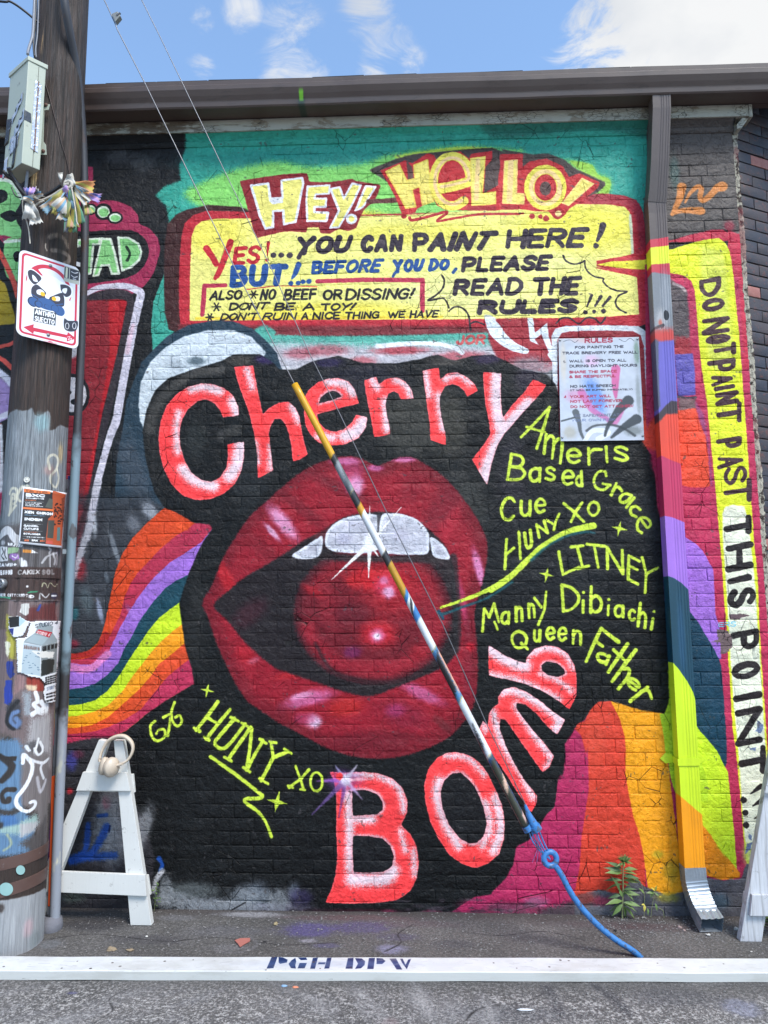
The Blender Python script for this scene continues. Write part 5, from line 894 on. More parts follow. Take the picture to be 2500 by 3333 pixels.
def brick_mesh(name, w, h, seed, mat, bev=.0045, dep=.03):
    """soft-edged brick: a bulged, slightly uneven front with rolled arrises"""
    r = random.Random(seed); xs = [-w/2, -w/2+bev, 0.0, w/2-bev, w/2]; zs = [-h/2, -h/2+bev, h/2-bev, h/2]
    vs = []; idx = {}
    for j, z in enumerate(zs):
        for i, x in enumerate(xs):
            edge = (i in (0, 4)) + (j in (0, 3)); y = [0, .0007, .0015][edge]+r.uniform(-.0008, .0008)
            jx = r.uniform(-.0015, .0015) if i in (0, 4) else r.uniform(-.01, .01) if i == 2 else 0; jz = r.uniform(-.0015, .0015)
            idx[i, j] = len(vs); vs.append((x+jx, y, z+jz))
    fs = [(idx[i, j], idx[i+1, j], idx[i+1, j+1], idx[i, j+1]) for j in range(3) for i in range(4)]
    ring = [(i, 0) for i in range(5)]+[(4, 1), (4, 2)]+[(i, 3) for i in range(4, -1, -1)]+[(0, 2), (0, 1)]
    base = len(vs)
    for q in ring: x, y, z = vs[idx[q]]; vs.append((x*.995, dep, z*.995))
    k = len(ring)
    for a in range(k): fs.append((idx[ring[a]], base+a, base+(a+1) % k, idx[ring[(a+1) % k]]))
    m = mesh(name, vs, fs, mat); m.polygons.foreach_set('use_smooth', [True]*12+[False]*(len(fs)-12)); return m
def join_fast(name, items, mat):
    """items: (mesh, Matrix)"""
    V, Fq = [], []; base = 0; sm = []
    cache = {}
    for m, M in items:
        if m.name not in cache:
            v = np.empty(len(m.vertices)*3); m.vertices.foreach_get('co', v); cache[m.name] = (v.reshape(-1, 3), [tuple(p.vertices) for p in m.polygons], [p.use_smooth for p in m.polygons])
        v, f, s_ = cache[m.name]; A = np.array(M); V.append(v@A[:3, :3].T+A[:3, 3]); Fq += [tuple(i+base for i in q) for q in f]; sm += s_; base += len(v)
    V = np.concatenate(V); me = bpy.data.meshes.new(name); me.from_pydata(V.tolist(), [], Fq); me.polygons.foreach_set('use_smooth', sm); me.materials.append(mat); me.update(); return me

BW, BH, HW = .2095, .0652, .1005
bld = thing('brick_building', (0.0, .2, 0.0), 'low brick building with its whole front covered in the mural of red lips', 'building')
b_str = [brick_mesh('stretcher_%d' % i, BW, BH, 10+i, m_brick) for i in range(6)]
b_hdr = [brick_mesh('header_%d' % i, HW, BH, 40+i, m_brick) for i in range(4)]
XL = -4.7
# mortar bed behind the bricks, gently uneven
nx, nz = 220, 150; gx = np.linspace(XL, XC-.004, nx); gz = np.linspace(-.05, ZTOP+.02, nz)
vn = vnoise(nz, nx, 2.5, 5)*.45+vnoise(nz, nx, 14, 6)*.55
vs = [(x, max(.0008+.0105*float(vn[j, i]-.5), .00005), z) for j, z in enumerate(gz) for i, x in enumerate(gx)]
fs = [(j*nx+i, j*nx+i+1, (j+1)*nx+i+1, (j+1)*nx+i) for j in range(nz-1) for i in range(nx-1)]
wall = obj('wall', mesh('wall', vs, fs, m_mortar, True), bld)
cand = []
row0 = int(math.floor((0-Z0J)/CRS)); r = row0
LST = BW+.0044; LHD = HW+.0044
def area_px(x, z):
    p = np.array([x, 0, z])-CAM; d = p@FW
    if d <= 0: return 0
    sx = 1250+CF*(p@RT)/d; sy = 1666.5-CF*(p@UPV)/d
    if not (-60 < sx < 2560 and -60 < sy < 3390): return 0
    return 1/d**2
br = random.Random(3)
while True:
    z = Z0J+r*CRS+CRS/2
    if z+CRS/2 > ZTOP+.012: break
    hdr = (r % 6 == 0); L_ = LHD if hdr else LST
    off = (0 if r % 2 else LST/2)+(LHD/2 if hdr else 0)
    x = XL+off % L_
    while x < XC:
        xr = min(x+L_-.0044, XC); wd = xr-x
        if wd > .03 and z > -.04:
            full = wd > L_-.02
            cand.append((area_px(x+wd/2, z)*(1.0 if not hdr else .5)*(wd/L_), x+wd/2, z, hdr, wd/(HW if hdr else BW)))
        x += L_
    r += 1
cand.sort(key=lambda a: -a[0])
stuff = []
for i, (ar, x, z, hdr, sx) in enumerate(cand):
    m = br.choice(b_hdr if hdr else b_str); dy = br.uniform(-.0006, .0006)-(br.random() < .05)*.001; rx = br.uniform(-.009, .009); rz = br.uniform(-.006, .006)
    M = Matrix.Translation((x+br.uniform(-.001, .001), dy, z+br.uniform(-.0012, .0012))) @ Matrix.Rotation(rx, 4, 'X') @ Matrix.Rotation(rz, 4, 'Z') @ Matrix.Diagonal((sx*br.uniform(.99, 1.005), 1, br.uniform(.97, 1.02), 1))
    if i < 300:
        o = bpy.data.objects.new('brick', m); COL.objects.link(o); o.parent = wall; o.matrix_local = M
    else: stuff.append((m, M))
o = obj('bricks', join_fast('bricks', stuff, m_brick), wall); o['kind'] = 'stuff'

# body of the building behind the front
m_plainbrick = simple_mat('plain_brick', (92, 60, 50), .85, scale=30)
o = obj('rear_walls', join('rear_walls', [box_mesh('a', (XL-.1, 3.2, 2.17), (.2, 6.2, 4.34), m_plainbrick), box_mesh('b', (-1.0, 6.4, 2.17), (7.4, .2, 4.34), m_plainbrick), box_mesh('c', (-1.39, .14, 2.14), (6.55, .22, 4.3), m_plainbrick)]), bld)

# eaves: cove moulding, cracked board, soffit, gutter, roof
m_brown = simple_mat('brown_gutter_paint', (80, 66, 61), .42, var=.10, scale=5, bmp=.10, bscale=25, dirt=((60, 50, 46), 9, .55, .5))
n = NT('cracked_white_board'); p = n.pos((1, 1, 1)); px_ = n.pos((1.0, 1, 3.2))
a = n.noise(p, 3.2, 5, .6); f1 = n.vor(n.pos((.8, 1, 2.0)), 34); ck = n.math('MULTIPLY', n.ramp(f1, 0, .06, 1, 0), n.ramp(n.noise(p, 5, 3), .50, .58))
peel = n.ramp(n.noise(px_, 4.6, 7, .68, .6), .53, .55)
col = n.mix(a, lin((140, 138, 128)), lin((186, 182, 170))); col = n.mix(n.math('MULTIPLY', n.ramp(n.noise(p, 11, 5, .7), .5, .7), .5), col, lin((110, 104, 92)))
col = n.mix(n.math('MULTIPLY', peel, .6), col, lin((120, 104, 84))); col = n.mix(n.math('MULTIPLY', ck, .85), col, lin((36, 32, 28)))
sp_ = n.N('ShaderNodeSeparateXYZ'); n.L(p, sp_.inputs[0])
lf = n.ramp(n.math('ADD', sp_.outputs[0], n.math('MULTIPLY', n.noise(p, 3, 3), .6)), -1.1, -.75, 1, 0)      # old soot and bare wood at the left end
col = n.mix(n.math('MULTIPLY', n.math('MULTIPLY', lf, n.ramp(n.noise(px_, 7, 6, .7), .42, .5)), .85), col, lin((84, 66, 50)))
h = n.math('SUBTRACT', n.math('MULTIPLY', peel, -.6), ck)
m_board = n.set(col, .72, n.bump(n.math('ADD', h, n.math('MULTIPLY', n.noise(p, 60), .3)), .8, .004))
n = NT('sprayed_gutter'); p = n.pos(); s_ = n.N('ShaderNodeSeparateXYZ'); n.L(p, s_.inputs[0]); a = n.noise(p, 5, 5, .6); xg = PW(979, 330, -.2)[0]
col = n.mix(a, lin((74, 61, 57)), lin((90, 76, 71))); col = n.mix(n.math('MULTIPLY', n.ramp(n.noise(n.pos((1, 1, 4)), 7, 6, .7), .56, .66), .35), col, lin((54, 46, 43)))
dx_ = n.math('ABSOLUTE', n.math('SUBTRACT', n.math('ADD', s_.outputs[0], n.math('MULTIPLY', n.noise(p, 40), .006)), xg+.003)); lm = n.math('MULTIPLY', n.ramp(dx_, .008, .015, 1, 0), n.math('MULTIPLY', n.ramp(s_.outputs[2], 4.485, 4.51), n.ramp(s_.outputs[2], 4.53, 4.56, 1, 0)))
col = n.mix(n.math('MULTIPLY', n.math('MULTIPLY', n.ramp(dx_, .010, .03, 1, 0), n.ramp(s_.outputs[2], 4.50, 4.52, 1, 0)), .8), col, lin((32, 54, 46))); col = n.mix(lm, col, lin((120, 190, 50)))
m_gutter = n.set(col, n.ramp(a, .3, .7, .36, .52), n.bump(n.noise(p, 25), .1, .003))
XE = 1.985
def extr(name, prof, x0, x1, mat, smooth=False, n=60, wob=0.0, close=False):
    """profile (y,z) carried along x"""
    vs, fs = [], []; k = len(prof); xs = np.linspace(x0, x1, n+1)
    for i, x in enumerate(xs):
        dz = wob*(math.sin(i*.35)+.6*math.sin(i*.91+1)); dy = wob*.6*math.sin(i*.57+2)
        for y, z in prof: vs.append((x, y+dy, z+dz))
    kk = k if close else k-1
    for i in range(n):
        for j in range(kk): fs.append((i*k+j, (i+1)*k+j, (i+1)*k+(j+1) % k, i*k+(j+1) % k))
    if close: fs.append(tuple(range(k))[::-1]); fs.append(tuple(n*k+j for j in range(k)))
    return fixn(mesh(name, vs, fs, mat, smooth)) if close else mesh(name, vs, fs, mat, smooth)
obj('cove_moulding', extr('cove_moulding', [(.03, 4.33), (-.006, 4.338), (-.012, 4.348), (-.018, 4.362), (-.012, 4.368), (-.020, 4.378), (-.036, 4.392), (-.046, 4.400), (-.046, 4.41), (.03, 4.41)], XL, XC+.004, m_brick, False, 80, .0012, True), bld)
fb = obj('frieze_board', extr('frieze_board', [(.03, 4.402), (-.056, 4.402), (-.056, 4.474), (.03, 4.474)], XL, XE, m_board, False, 60, .0008, True), bld)
obj('end_block', prism('end_block', [(XE+.002, -.06, 4.395), (XE+.022, -.06, 4.395), (XE+.022, -.06, 4.474), (XE+.002, -.06, 4.474)], (0, .09, 0), m_board, .002), bld)
obj('end_brace', prism('end_brace', [(XC+.008, -.045, 4.33), (XC+.03, -.045, 4.33), (XE+.004, -.045, 4.395), (XE-.03, -.045, 4.4), (XC+.008, -.045, 4.36)], (0, .07, 0), m_board, .002), bld)
GT = [(-.058, 4.478), (-.165, 4.470), (-.172, 4.478), (-.176, 4.500), (-.178, 4.506), (-.192, 4.53), (-.206, 4.56), (-.208, 4.585), (-.202, 4.592), (-.204, 4.616), (-.196, 4.619), (-.194, 4.600), (-.194, 4.572), (-.165, 4.50), (-.160, 4.482), (-.066, 4.486), (-.066, 4.62), (-.058, 4.62)]
obj('gutter', extr('gutter', GT, XL-.1, 2.55, m_gutter, False, 90, .0012, True), bld)
m_shingle = simple_mat('roof_shingle', (44, 42, 44), .95, var=.3, scale=200, bmp=.6, bscale=300, bd=.002)
rf = obj('roof', prism('roof', [(XL-.15, -.10, 4.635), (2.6, -.10, 4.635), (2.6, 3.2, 5.7), (XL-.15, 3.2, 5.7)], (0, 0, -.03), m_shingle), bld)
obj('roof_rear_slope', prism('roof_rear_slope', [(XL-.15, 3.2, 5.7), (2.6, 3.2, 5.7), (2.6, 6.6, 4.6), (XL-.15, 6.6, 4.6)], (0, 0, -.03), m_shingle), bld)
obj('fascia_strip', prism('fascia_strip', [(XL-.1, -.052, 4.48), (2.55, -.052, 4.48), (2.55, -.052, 4.625), (XL-.1, -.052, 4.625)], (0, .04, 0), m_brown), bld)
x = XL-.12; sr = random.Random(5); shm = [box_mesh('shingle_%d' % i, (0, 0, 0), (.300, .17, .007), m_shingle, .001) for i in range(3)]
while x < 2.5:
    w_ = .305
    o = bpy.data.objects.new('shingle', sr.choice(shm)); COL.objects.link(o); o.parent = rf
    o.matrix_local = Matrix.Translation((x+.15, -.105+sr.uniform(-.004, .004), 4.642+sr.uniform(-.001, .004))) @ Matrix.Rotation(math.radians(12)+sr.uniform(-.02, .03), 4, 'X') @ Matrix.Rotation(sr.uniform(-.012, .012), 4, 'Y')
    x += w_

# downspout
def spout_fn(x, y):
    p = PW(x, y, -.085); return ((p[0]-1.25)/.001, p[2]/.002)
def paint_spout():
    c = Canvas(420, 2300, spout_fn, (84, 71, 66), 31)
    def band(top, col, soft=4): c.poly(top+[(2420, 3000), (2000, 3000)], col, soft, 0, rough=.6)
    band(tt('M', [(500, 1062), (640, 1046), (800, 1020), (1000, 1000)]), (196, 42, 62)); band(tt('M', [(500, 1140), (620, 1120), (800, 1100), (1000, 1080)]), (222, 226, 40)); band(tt('M', [(500, 1290), (625, 1275), (800, 1262), (1000, 1270)]), (192, 44, 62)); band(tt('M', [(500, 1350), (640, 1345), (700, 1355), (820, 1375), (1000, 1400)]), (122, 124, 128), 5)
    c.blob(t_('M', [(740, 1560)])[0], 36, 90, (150, 152, 158), .7); c.blob(t_('M', [(700, 1780)])[0], 40, 40, (176, 172, 172), .8); c.blob(t_('M', [(690, 1800)])[0], 14, 12, (190, 80, 60), .8)
    c.line(t_('M', [(640, 1850), (720, 1820), (700, 1842)]), 7, (70, 60, 62), 4)
    band(tt('M', [(500, 1880), (700, 1862), (900, 1850)]), (196, 62, 52), 22); band(tt('M', [(500, 1970), (680, 1968), (830, 1952), (1000, 1950)]), (104, 94, 176), 8)
    c.poly(tt('M', [(560, 1900), (672, 1960), (676, 2300)])+tt('N', [(690, 340), (640, 400), (560, 300)]), (84, 84, 104), 8, 0)
    c.dot(t_('M', [(743, 1732)])[0], 11, (24, 22, 26))
    band(tt('N', [(500, 470), (680, 400), (740, 330), (790, 290), (860, 300), (1000, 250)]), (62, 46, 50), 6); band(tt('N', [(500, 560), (690, 470), (740, 410), (850, 405), (1000, 380)]), (224, 68, 42), 7)
    c.poly(tt('N', [(540, 480), (672, 430), (680, 1500), (540, 1500)]), (150, 44, 50), 7, 0)
    band(tt('N', [(500, 770), (690, 780), (780, 820), (885, 862), (1000, 900)]), (188, 44, 86)); band(tt('N', [(500, 1310), (690, 1318), (800, 1340), (915, 1388), (1000, 1420)]), (158, 108, 200), 3)
    band(tt('N', [(500, 1850), (725, 1860), (800, 1880), (880, 1930), (942, 1990), (1040, 2080)]), (20, 62, 80), 3)
    c.blob(t_('O', [(880, 200)])[0], 26, 130, (34, 78, 110), .7)
    band(tt('O', [(700, 300), (762, 360), (800, 430), (860, 500), (930, 600), (985, 700), (1003, 770), (1100, 900)]), (198, 222, 38), 3)
    band(tt('O', [(700, 1620), (835, 1612), (900, 1662), (950, 1705), (1000, 1750), (1070, 1808), (1200, 1900)]), (236, 150, 18), 3)
    band(tt('L', [(1100, 765), (1160, 770), (1200, 755), (1290, 770), (1340, 775)]), (150, 156, 164), 14)
    c.poly(tt('L', [(1130, 740), (1165, 760), (1158, 820), (1130, 840)]), (226, 150, 30), 6, 0)
    g = (c.n3-.5)*.08+(c.n1-.5)*.03; st = vnoise(c.h, c.w, 6, 77)[:1].repeat(c.h, 0)*0; c.a *= (1+g+st)[..., None]
    return c.image('downspout_paint')
n = NT('downspout_paint'); t = img_uv(n, paint_spout(), plane_vec(n, 'XZ', 1.25, .42, 0.0, 4.6))
m_spout = n.set(n.mix(1.0, t.outputs[0], n.mix(n.noise(n.pos((60, 60, 1.2)), 4, 3), (.86, .86, .86), (1.08, 1.08, 1.08)), 'MULTIPLY'), .38, n.bump(n.noise(n.pos(), 50, 4), .12, .003))
def spout_sec(w=.102, d=.074, s=1.0, ribs=True):
    pts = []
    N_ = 25
    for i in range(N_):
        u = i/(N_-1); x = -w/2+w*u; rib = .0016*(1 if (int((u*13)) % 2 == 1 and .30 < u < .90 and ribs) else 0); pts.append((x*s, (-d/2+rib)*s))
    for i in range(1, 13): u = i/12; rib = .0014*(1 if int(u*8) % 2 == 1 and ribs else 0); pts.append(((w/2-rib)*s, (-d/2+d*u)*s))
    for i in range(1, 5): pts.append(((w/2-w*i/4)*s, d/2*s))
    for i in range(1, 12): u = i/12; rib = .0014*(1 if int(u*8) % 2 == 1 and ribs else 0); pts.append(((-w/2+rib)*s, (d/2-d*u)*s))
    return pts
def sweep(name, path, mat, sec_fn, caps=False, smooth=False):
    vs, fs = [], []; n = len(path); k = None
    for i, p in enumerate(path):
        p = Vector(p); T = (Vector(path[min(i+1, n-1)])-Vector(path[max(i-1, 0)])).normalized(); X = Vector((1, 0, 0)); X = (X-T*X.dot(T)).normalized(); Y = T.cross(X).normalized()
        if Y.y < 0 and abs(T.z) > .3: Y = -Y
        if abs(T.z) <= .3 and Y.z < 0: Y = -Y
        sc = sec_fn(i); k = len(sc)
        for a, b in sc: vs.append(p+X*a+Y*b)
    for i in range(n-1):
        for j in range(k): fs.append((i*k+j, i*k+(j+1) % k, (i+1)*k+(j+1) % k, (i+1)*k+j))
    return fixn(mesh(name, vs, fs, mat, smooth))
sx_ = 1.422; sy_ = -.048
full = spout_sec()
ds = obj('downspout', sweep('downspout', [(1.452, -.125, 4.474), (1.452, -.120, 4.40), (1.438, -.085, 4.10), (1.426, -.056, 3.90), (sx_-.002, -.050, 3.86), (sx_, sy_, 3.8), (sx_-.004, sy_, 2.5), (sx_, sy_, 1.2), (sx_+.002, sy_, .235)], m_spout, lambda i: full), bld)
slv = [(x*1.035, y*1.045) for x, y in full]
obj('joint_sleeve', sweep('joint_sleeve', [(1.4275, -.060, 3.925), (sx_-.001, -.051, 3.868)], m_spout, lambda i: slv), ds)
# strap with pointed ends
zc = .78; stp = m_spout
yb = -.0895
strap = [prism('s1', [(sx_-.054, yb, zc-.02), (sx_+.054, yb, zc-.018), (sx_+.054, yb, zc+.016), (sx_+.03, yb, zc+.022), (sx_-.03, yb, zc+.022), (sx_-.054, yb, zc+.014)], (0, .0025, 0), stp),
         prism('s2', [(sx_-.0565, yb, zc-.02), (sx_-.0565, yb, zc+.014), (sx_-.0565, -.002, zc+.016), (sx_-.0565, -.002, zc-.02)], (.0025, 0, 0), stp),
         prism('s3', [(sx_+.054, yb, zc-.02), (sx_+.054, yb, zc+.014), (sx_+.054, -.002, zc+.016), (sx_+.054, -.002, zc-.02)], (.0025, 0, 0), stp)]
for sgn in (-1, 1):
    xo = sx_+sgn*.056; strap.append(prism('s4', [(xo, -.006, zc-.022), (xo+sgn*.035, -.006, zc-.026), (xo+sgn*.062, -.006, zc-.002), (xo+sgn*.035, -.006, zc+.026), (xo, -.006, zc+.022)], (0, .004, 0), stp, .001))
so_ = obj('strap', join('strap', strap), ds)
m_zinc = simple_mat('galvanised_steel', (150, 158, 168), .38, .55, var=.18, scale=30, bmp=.1, bscale=120, dirt=((70, 70, 74), 16, .56, .7))
for sgn in (-1, 1): obj('screw_head', lathe('screw_head', [(0, -.004), (.005, -.004), (.006, 0)], m_spout, 10, Matrix.Translation((sx_+sgn*.088, -.007, zc)) @ Matrix.Rotation(math.radians(-90), 4, 'X') @ Matrix.Diagonal((1, 1, -1, 1))), ds)
ep = [Vector((sx_+.002, sy_-.001, .262))]
for i in range(25):
    a = math.radians(62)*i/24; R_ = .17
    ep.append(Vector((sx_+.004+.018*i/24, sy_-.001-R_*(1-math.cos(a))*1.15, .205-R_*math.sin(a)*1.0)))
ep.append(ep[-1]+Vector((.004, -.045, -.018)))
def esec(i):
    s_ = 1.045+(.035*(i % 3 == 0) if 2 < i < 22 else 0)
    sc = [(x*s_, y*s_) for x, y in spout_sec(ribs=(i > 24 or i < 1))]
    if i >= 25: sc = [(x*1.05+.002*math.sin(q*1.7), y*(1.0+.05*math.sin(q*.9))) for q, (x, y) in enumerate(sc)]
    return sc
elb = obj('elbow', sweep('elbow', ep, m_zinc, esec), ds)
md = elb.modifiers.new('thickness', 'SOLIDIFY'); md.thickness = .0012
tag(elb, 'bare galvanised elbow with crimped bend and bent open mouth')

# ------------------------------------------------------------------ dark wall turned away at the right
ANG = math.radians(24); DX, DY = math.cos(ANG), math.sin(ANG)
dk = thing('dark_brick_wall', (XC+.3, .15, 0), 'dark blue-black brick wall angling back at the right edge beside the mural', 'wall')
n = NT('dark_painted_brick'); p = n.pos(); oi = n.N('ShaderNodeObjectInfo').outputs['Random']
v1 = n.noise(p, 6, 2, .5); v2 = n.noise(p, 38, 6, .65)
col = n.mix(n.ramp(v1, .35, .65), lin((42, 44, 56)), lin((62, 52, 54))); col = n.mix(n.math('MULTIPLY', n.ramp(v2, .55, .66), .6), col, lin((104, 58, 50)))
col = n.mix(n.ramp(oi, .90, .92), col, n.mix(v2, lin((128, 62, 50)), lin((170, 120, 112))))
col = n.mix(n.math('MULTIPLY', n.ramp(n.noise(p, 90, 5, .7), .62, .7), .5), col, lin((120, 112, 110)))
m_dkb = n.set(col, .62, n.bump(n.math('ADD', v2, n.math('MULTIPLY', n.noise(p, 160), .5)), .6, .004))
m_dkm = simple_mat('dark_wall_mortar', (78, 74, 72), .9, var=.35, scale=25, bmp=.6, bscale=120, bd=.004, dirt=((34, 34, 42), 6, .46, .8))
DL = 1.6; OX, OY = XC+.026, .010
A_ = Matrix.Translation((OX, OY, 0)) @ Matrix.Rotation(ANG, 4, 'Z')
dwm = mesh('mortar_bed', [A_ @ Vector(q) for q in ((0, .006, -.05), (DL, .006, -.05), (DL, .006, 4.6), (0, .006, 4.6))], [(0, 1, 2, 3)], m_dkm)
dw = obj('mortar_bed', dwm, dk)
obj('wall_core', mesh('wall_core', [A_ @ Vector(q) for q in ((0, .03, -.05), (DL, .03, -.05), (DL, .25, -.05), (0, .25, -.05), (0, .03, 4.6), (DL, .03, 4.6), (DL, .25, 4.6), (0, .25, 4.6))], [(0, 1, 5, 4), (1, 2, 6, 5), (2, 3, 7, 6), (3, 0, 4, 7), (4, 5, 6, 7)], m_dkm), dk)
d_str = [brick_mesh('dark_stretcher_%d' % i, BW, BH*.98, 70+i, m_dkb, .003) for i in range(5)]
dcand = []; r = 0
while (r+1)*CRS < 4.6:
    z = r*CRS+CRS/2; x = (0.0 if r % 2 else -LST/2)
    while x < DL:
        x0 = max(x, .002); x1 = min(x+BW, DL-.002)
        if x1-x0 > .03:
            c3 = A_ @ Vector(((x0+x1)/2, 0, z)); dcand.append((-((x0+x1)/2), (x0+x1)/2, z, (x1-x0)/BW))
        x += LST
    r += 1
dcand.sort(key=lambda a: -a[0]); st2 = []
for i, (_, x, z, s_) in enumerate(dcand):
    m = br.choice(d_str); M = A_ @ Matrix.Translation((x, br.uniform(-.003, .002), z+br.uniform(-.002, .002))) @ Matrix.Rotation(br.uniform(-.02, .02), 4, 'X') @ Matrix.Diagonal((s_*br.uniform(.98, 1), 1, br.uniform(.95, 1.01), 1))
    if i < 300: o = bpy.data.objects.new('brick', m); COL.objects.link(o); o.parent = dw; o.matrix_parent_inverse = Matrix.Identity(4); o.matrix_local = M
    else: st2.append((m, M))
o = obj('bricks', join_fast('bricks', st2, m_dkb), dw); o['kind'] = 'stuff'
# ragged filler in the corner
n = NT('crumbling_filler'); p = n.pos(); a = n.noise(p, 22, 6, .7)
col = n.mix(n.ramp(a, .42, .5), lin((58, 46, 40)), lin((168, 160, 144))); col = n.mix(n.math('MULTIPLY', n.ramp(n.noise(p, 4, 3), .45, .6), .6), col, lin((120, 40, 52)))
m_fill = n.set(col, .9, n.bump(n.noise(p, 70, 6, .7), .9, .01))
vs, fs = [], []; K_ = 260; rr_ = random.Random(8)
for i in range(K_+1):
    z = 4.40*i/K_
    for j, x in enumerate((XC-.006, XC+.002, XC+.011, XC+.02, XC+.034)):
        vs.append((x+rr_.uniform(-.003, .003)+.003*math.sin(z*9), (.004, .001, .004, .003, .012)[j]+rr_.uniform(-.003, .003), z))
for i in range(K_):
    for j in range(4): fs.append((i*5+j, i*5+j+1, i*5+6+j, i*5+5+j))
obj('corner_filler', mesh('corner_filler', vs, fs, m_fill), bld)

# ------------------------------------------------------------------ ground
GX0, GY0, GWD, GHT, GRES = -3.2, -2.4, 6.4, 2.6, .004
def gfn(x, y):
    p = PG(x, min(y, 3400)) if y > 2100 else PG(x, 2100); return ((p[0]-GX0)/GRES, (p[1]-GY0)/GRES)
def paint_ground():
    c = Canvas(int(GWD/GRES), int(GHT/GRES), gfn, (96, 94, 98), 51)
    B = lambda k, x, y, rx, ry, col, a: c.blob(t_(k, [(x, y)])[0], rx*.5425, ry*.5425, col, a, 0, 1.5, None, .4)
    for q in (('K', 380, 1090, 190, 110, (92, 82, 140), .8), ('K', 700, 1080, 200, 90, (90, 80, 130), .7), ('K', 480, 1190, 110, 40, (96, 88, 140), .6), ('K', 870, 1210, 110, 70, (150, 146, 176), .8), ('K', 370, 1160, 60, 30, (170, 165, 175), .8), ('K', 900, 1140, 150, 60, (86, 76, 120), .5), ('K', 1250, 1180, 130, 60, (70, 68, 72), .6), ('K', 600, 1020, 420, 40, (110, 60, 66), .5),
              ('K', 1050, 1060, 260, 60, (104, 72, 80), .45), ('J', 1500, 1000, 200, 40, (168, 166, 170), .8), ('J', 1050, 1020, 120, 40, (150, 148, 152), .5), ('J', 1350, 1100, 260, 70, (112, 110, 114), .6), ('J', 560, 1060, 200, 90, (52, 50, 54), .8), ('J', 900, 1150, 260, 60, (70, 66, 70), .6), ('J', 1380, 1200, 130, 40, (140, 136, 136), .6), ('J', 300, 1180, 80, 60, (120, 122, 126), .7),
              ('L', 700, 1060, 300, 60, (84, 66, 66), .6), ('L', 1000, 1080, 260, 60, (88, 66, 68), .6), ('L', 1500, 1560, 130, 120, (150, 152, 172), .75), ('L', 100, 1600, 500, 120, (84, 86, 92), .5), ('L', 1100, 1500, 300, 120, (72, 74, 80), .5), ('L', 250, 1150, 160, 60, (60, 56, 58), .5), ('K', 860, 1650, 80, 60, (150, 110, 110), .5), ('J', 430, 1470, 40, 18, (80, 80, 140), .7)): B(*q)
    rs = np.random.RandomState(4)
    for i in range(44):        # scuffed lighter streaks in the foreground
        x = rs.uniform(-100, 1650); y = rs.uniform(3210, 3400); L_ = rs.uniform(30, 130); an = math.radians(rs.uniform(-38, -18) if x < 750 else rs.uniform(60, 80) if x > 1000 else rs.uniform(-60, 60))
        P_ = [(x+L_*t*math.cos(an)+rs.uniform(-6, 6), y+L_*t*math.sin(an)*.6+rs.uniform(-4, 4)) for t in (-1, -.3, .4, 1)]
        c.line(P_, rs.uniform(14, 44), (176, 173, 171), 14, 1, a=rs.uniform(.35, .7), taper=[.3, 1, .8, .2])
    for k, P_ in (('L', [(620, 1430), (700, 1480), (820, 1590)]), ('L', [(330, 1440), (380, 1530), (420, 1600)])): c.line(t_(k, P_), 22, (48, 48, 54), 14, 1, a=.7)
    for P_ in ([(-50, 3052), (120, 3060), (300, 3040), (520, 3062), (700, 3050), (900, 3075), (1100, 3068)], [(1250, 3098), (1300, 3070), (1290, 3040), (1340, 3010)], [(1500, 3030), (1620, 3045), (1760, 3030), (1900, 3060)], [(300, 3333), (360, 3290), (350, 3250), (420, 3215)], [(1500, 3340), (1560, 3280), (1700, 3262), (1790, 3215)]): c.line([(x+5*math.sin(i*7), y) for i, (x, y) in enumerate(P_)], 3.2, (30, 28, 28), 2, 1, a=.8)
    c.poly(t_('J', [(1408, 1160), (1440, 1148), (1500, 1146), (1500, 1162), (1470, 1180), (1440, 1200), (1425, 1175)]), None, 2)
    c.line(t_('J', [(1290, 1220), (1400, 1232), (1500, 1215), (1540, 1180), (1500, 1140)]), 8, (150, 146, 148), 6, 1, a=.5)
    return c.image('ground_stains', True)
n = NT('asphalt'); p = n.pos()
t = img_uv(n, paint_ground(), plane_vec(n, 'XY', GX0, int(GWD/GRES)*GRES, GY0, int(GHT/GRES)*GRES), 'CLIP')
ag = n.vor(p, 120, 'F1'); f1 = n.noise(p, 190, 3, .7); f2 = n.noise(p, 26, 6, .7); f3 = n.noise(p, 2.2, 5, .6); f4 = n.noise(p, 75, 5, .8)
sx = n.N('ShaderNodeSeparateXYZ'); n.L(p, sx.inputs[0])
col = n.mix(n.ramp(f3, .3, .7), lin((100, 97, 95)), lin((126, 122, 120)))
col = n.mix(n.ramp(f4, .42, .66), n.mix(1.0, col, (.45, .45, .45), 'MULTIPLY'), col)
near = n.ramp(n.math('ADD', sx.outputs[1], n.math('MULTIPLY', f3, .25)), -.72, -.55, 1, 0)      # worn, paler surface on the street side of the plank
col = n.mix(n.math('MULTIPLY', near, n.math('MULTIPLY', n.ramp(n.math('ADD', n.math('MULTIPLY', f2, .6), f4), .77, .96), .85)), col, lin((168, 164, 161)))
col = n.mix(1.0, col, n.mix(near, (1, 1, 1), (1.28, 1.28, 1.29)), 'MULTIPLY')
foot_dark = n.ramp(n.math('ADD', sx.outputs[1], n.math('MULTIPLY', f3, .3)), .02, .16)  # asphalt turns darker and browner towards the foot of the wall
col = n.mix(n.math('MULTIPLY', foot_dark, .7), col, lin((60, 52, 50)))
col = n.mix(n.math('MULTIPLY', t.outputs['Alpha'], 1.0), col, n.mix(n.ramp(f4, .35, .6), n.mix(1.0, t.outputs['Color'], (.55, .55, .55), 'MULTIPLY'), t.outputs['Color']))
col = n.mix(n.math('MULTIPLY', n.ramp(ag, .22, .05, 0, 1), n.ramp(f1, .5, .62)), col, lin((176, 172, 172)))
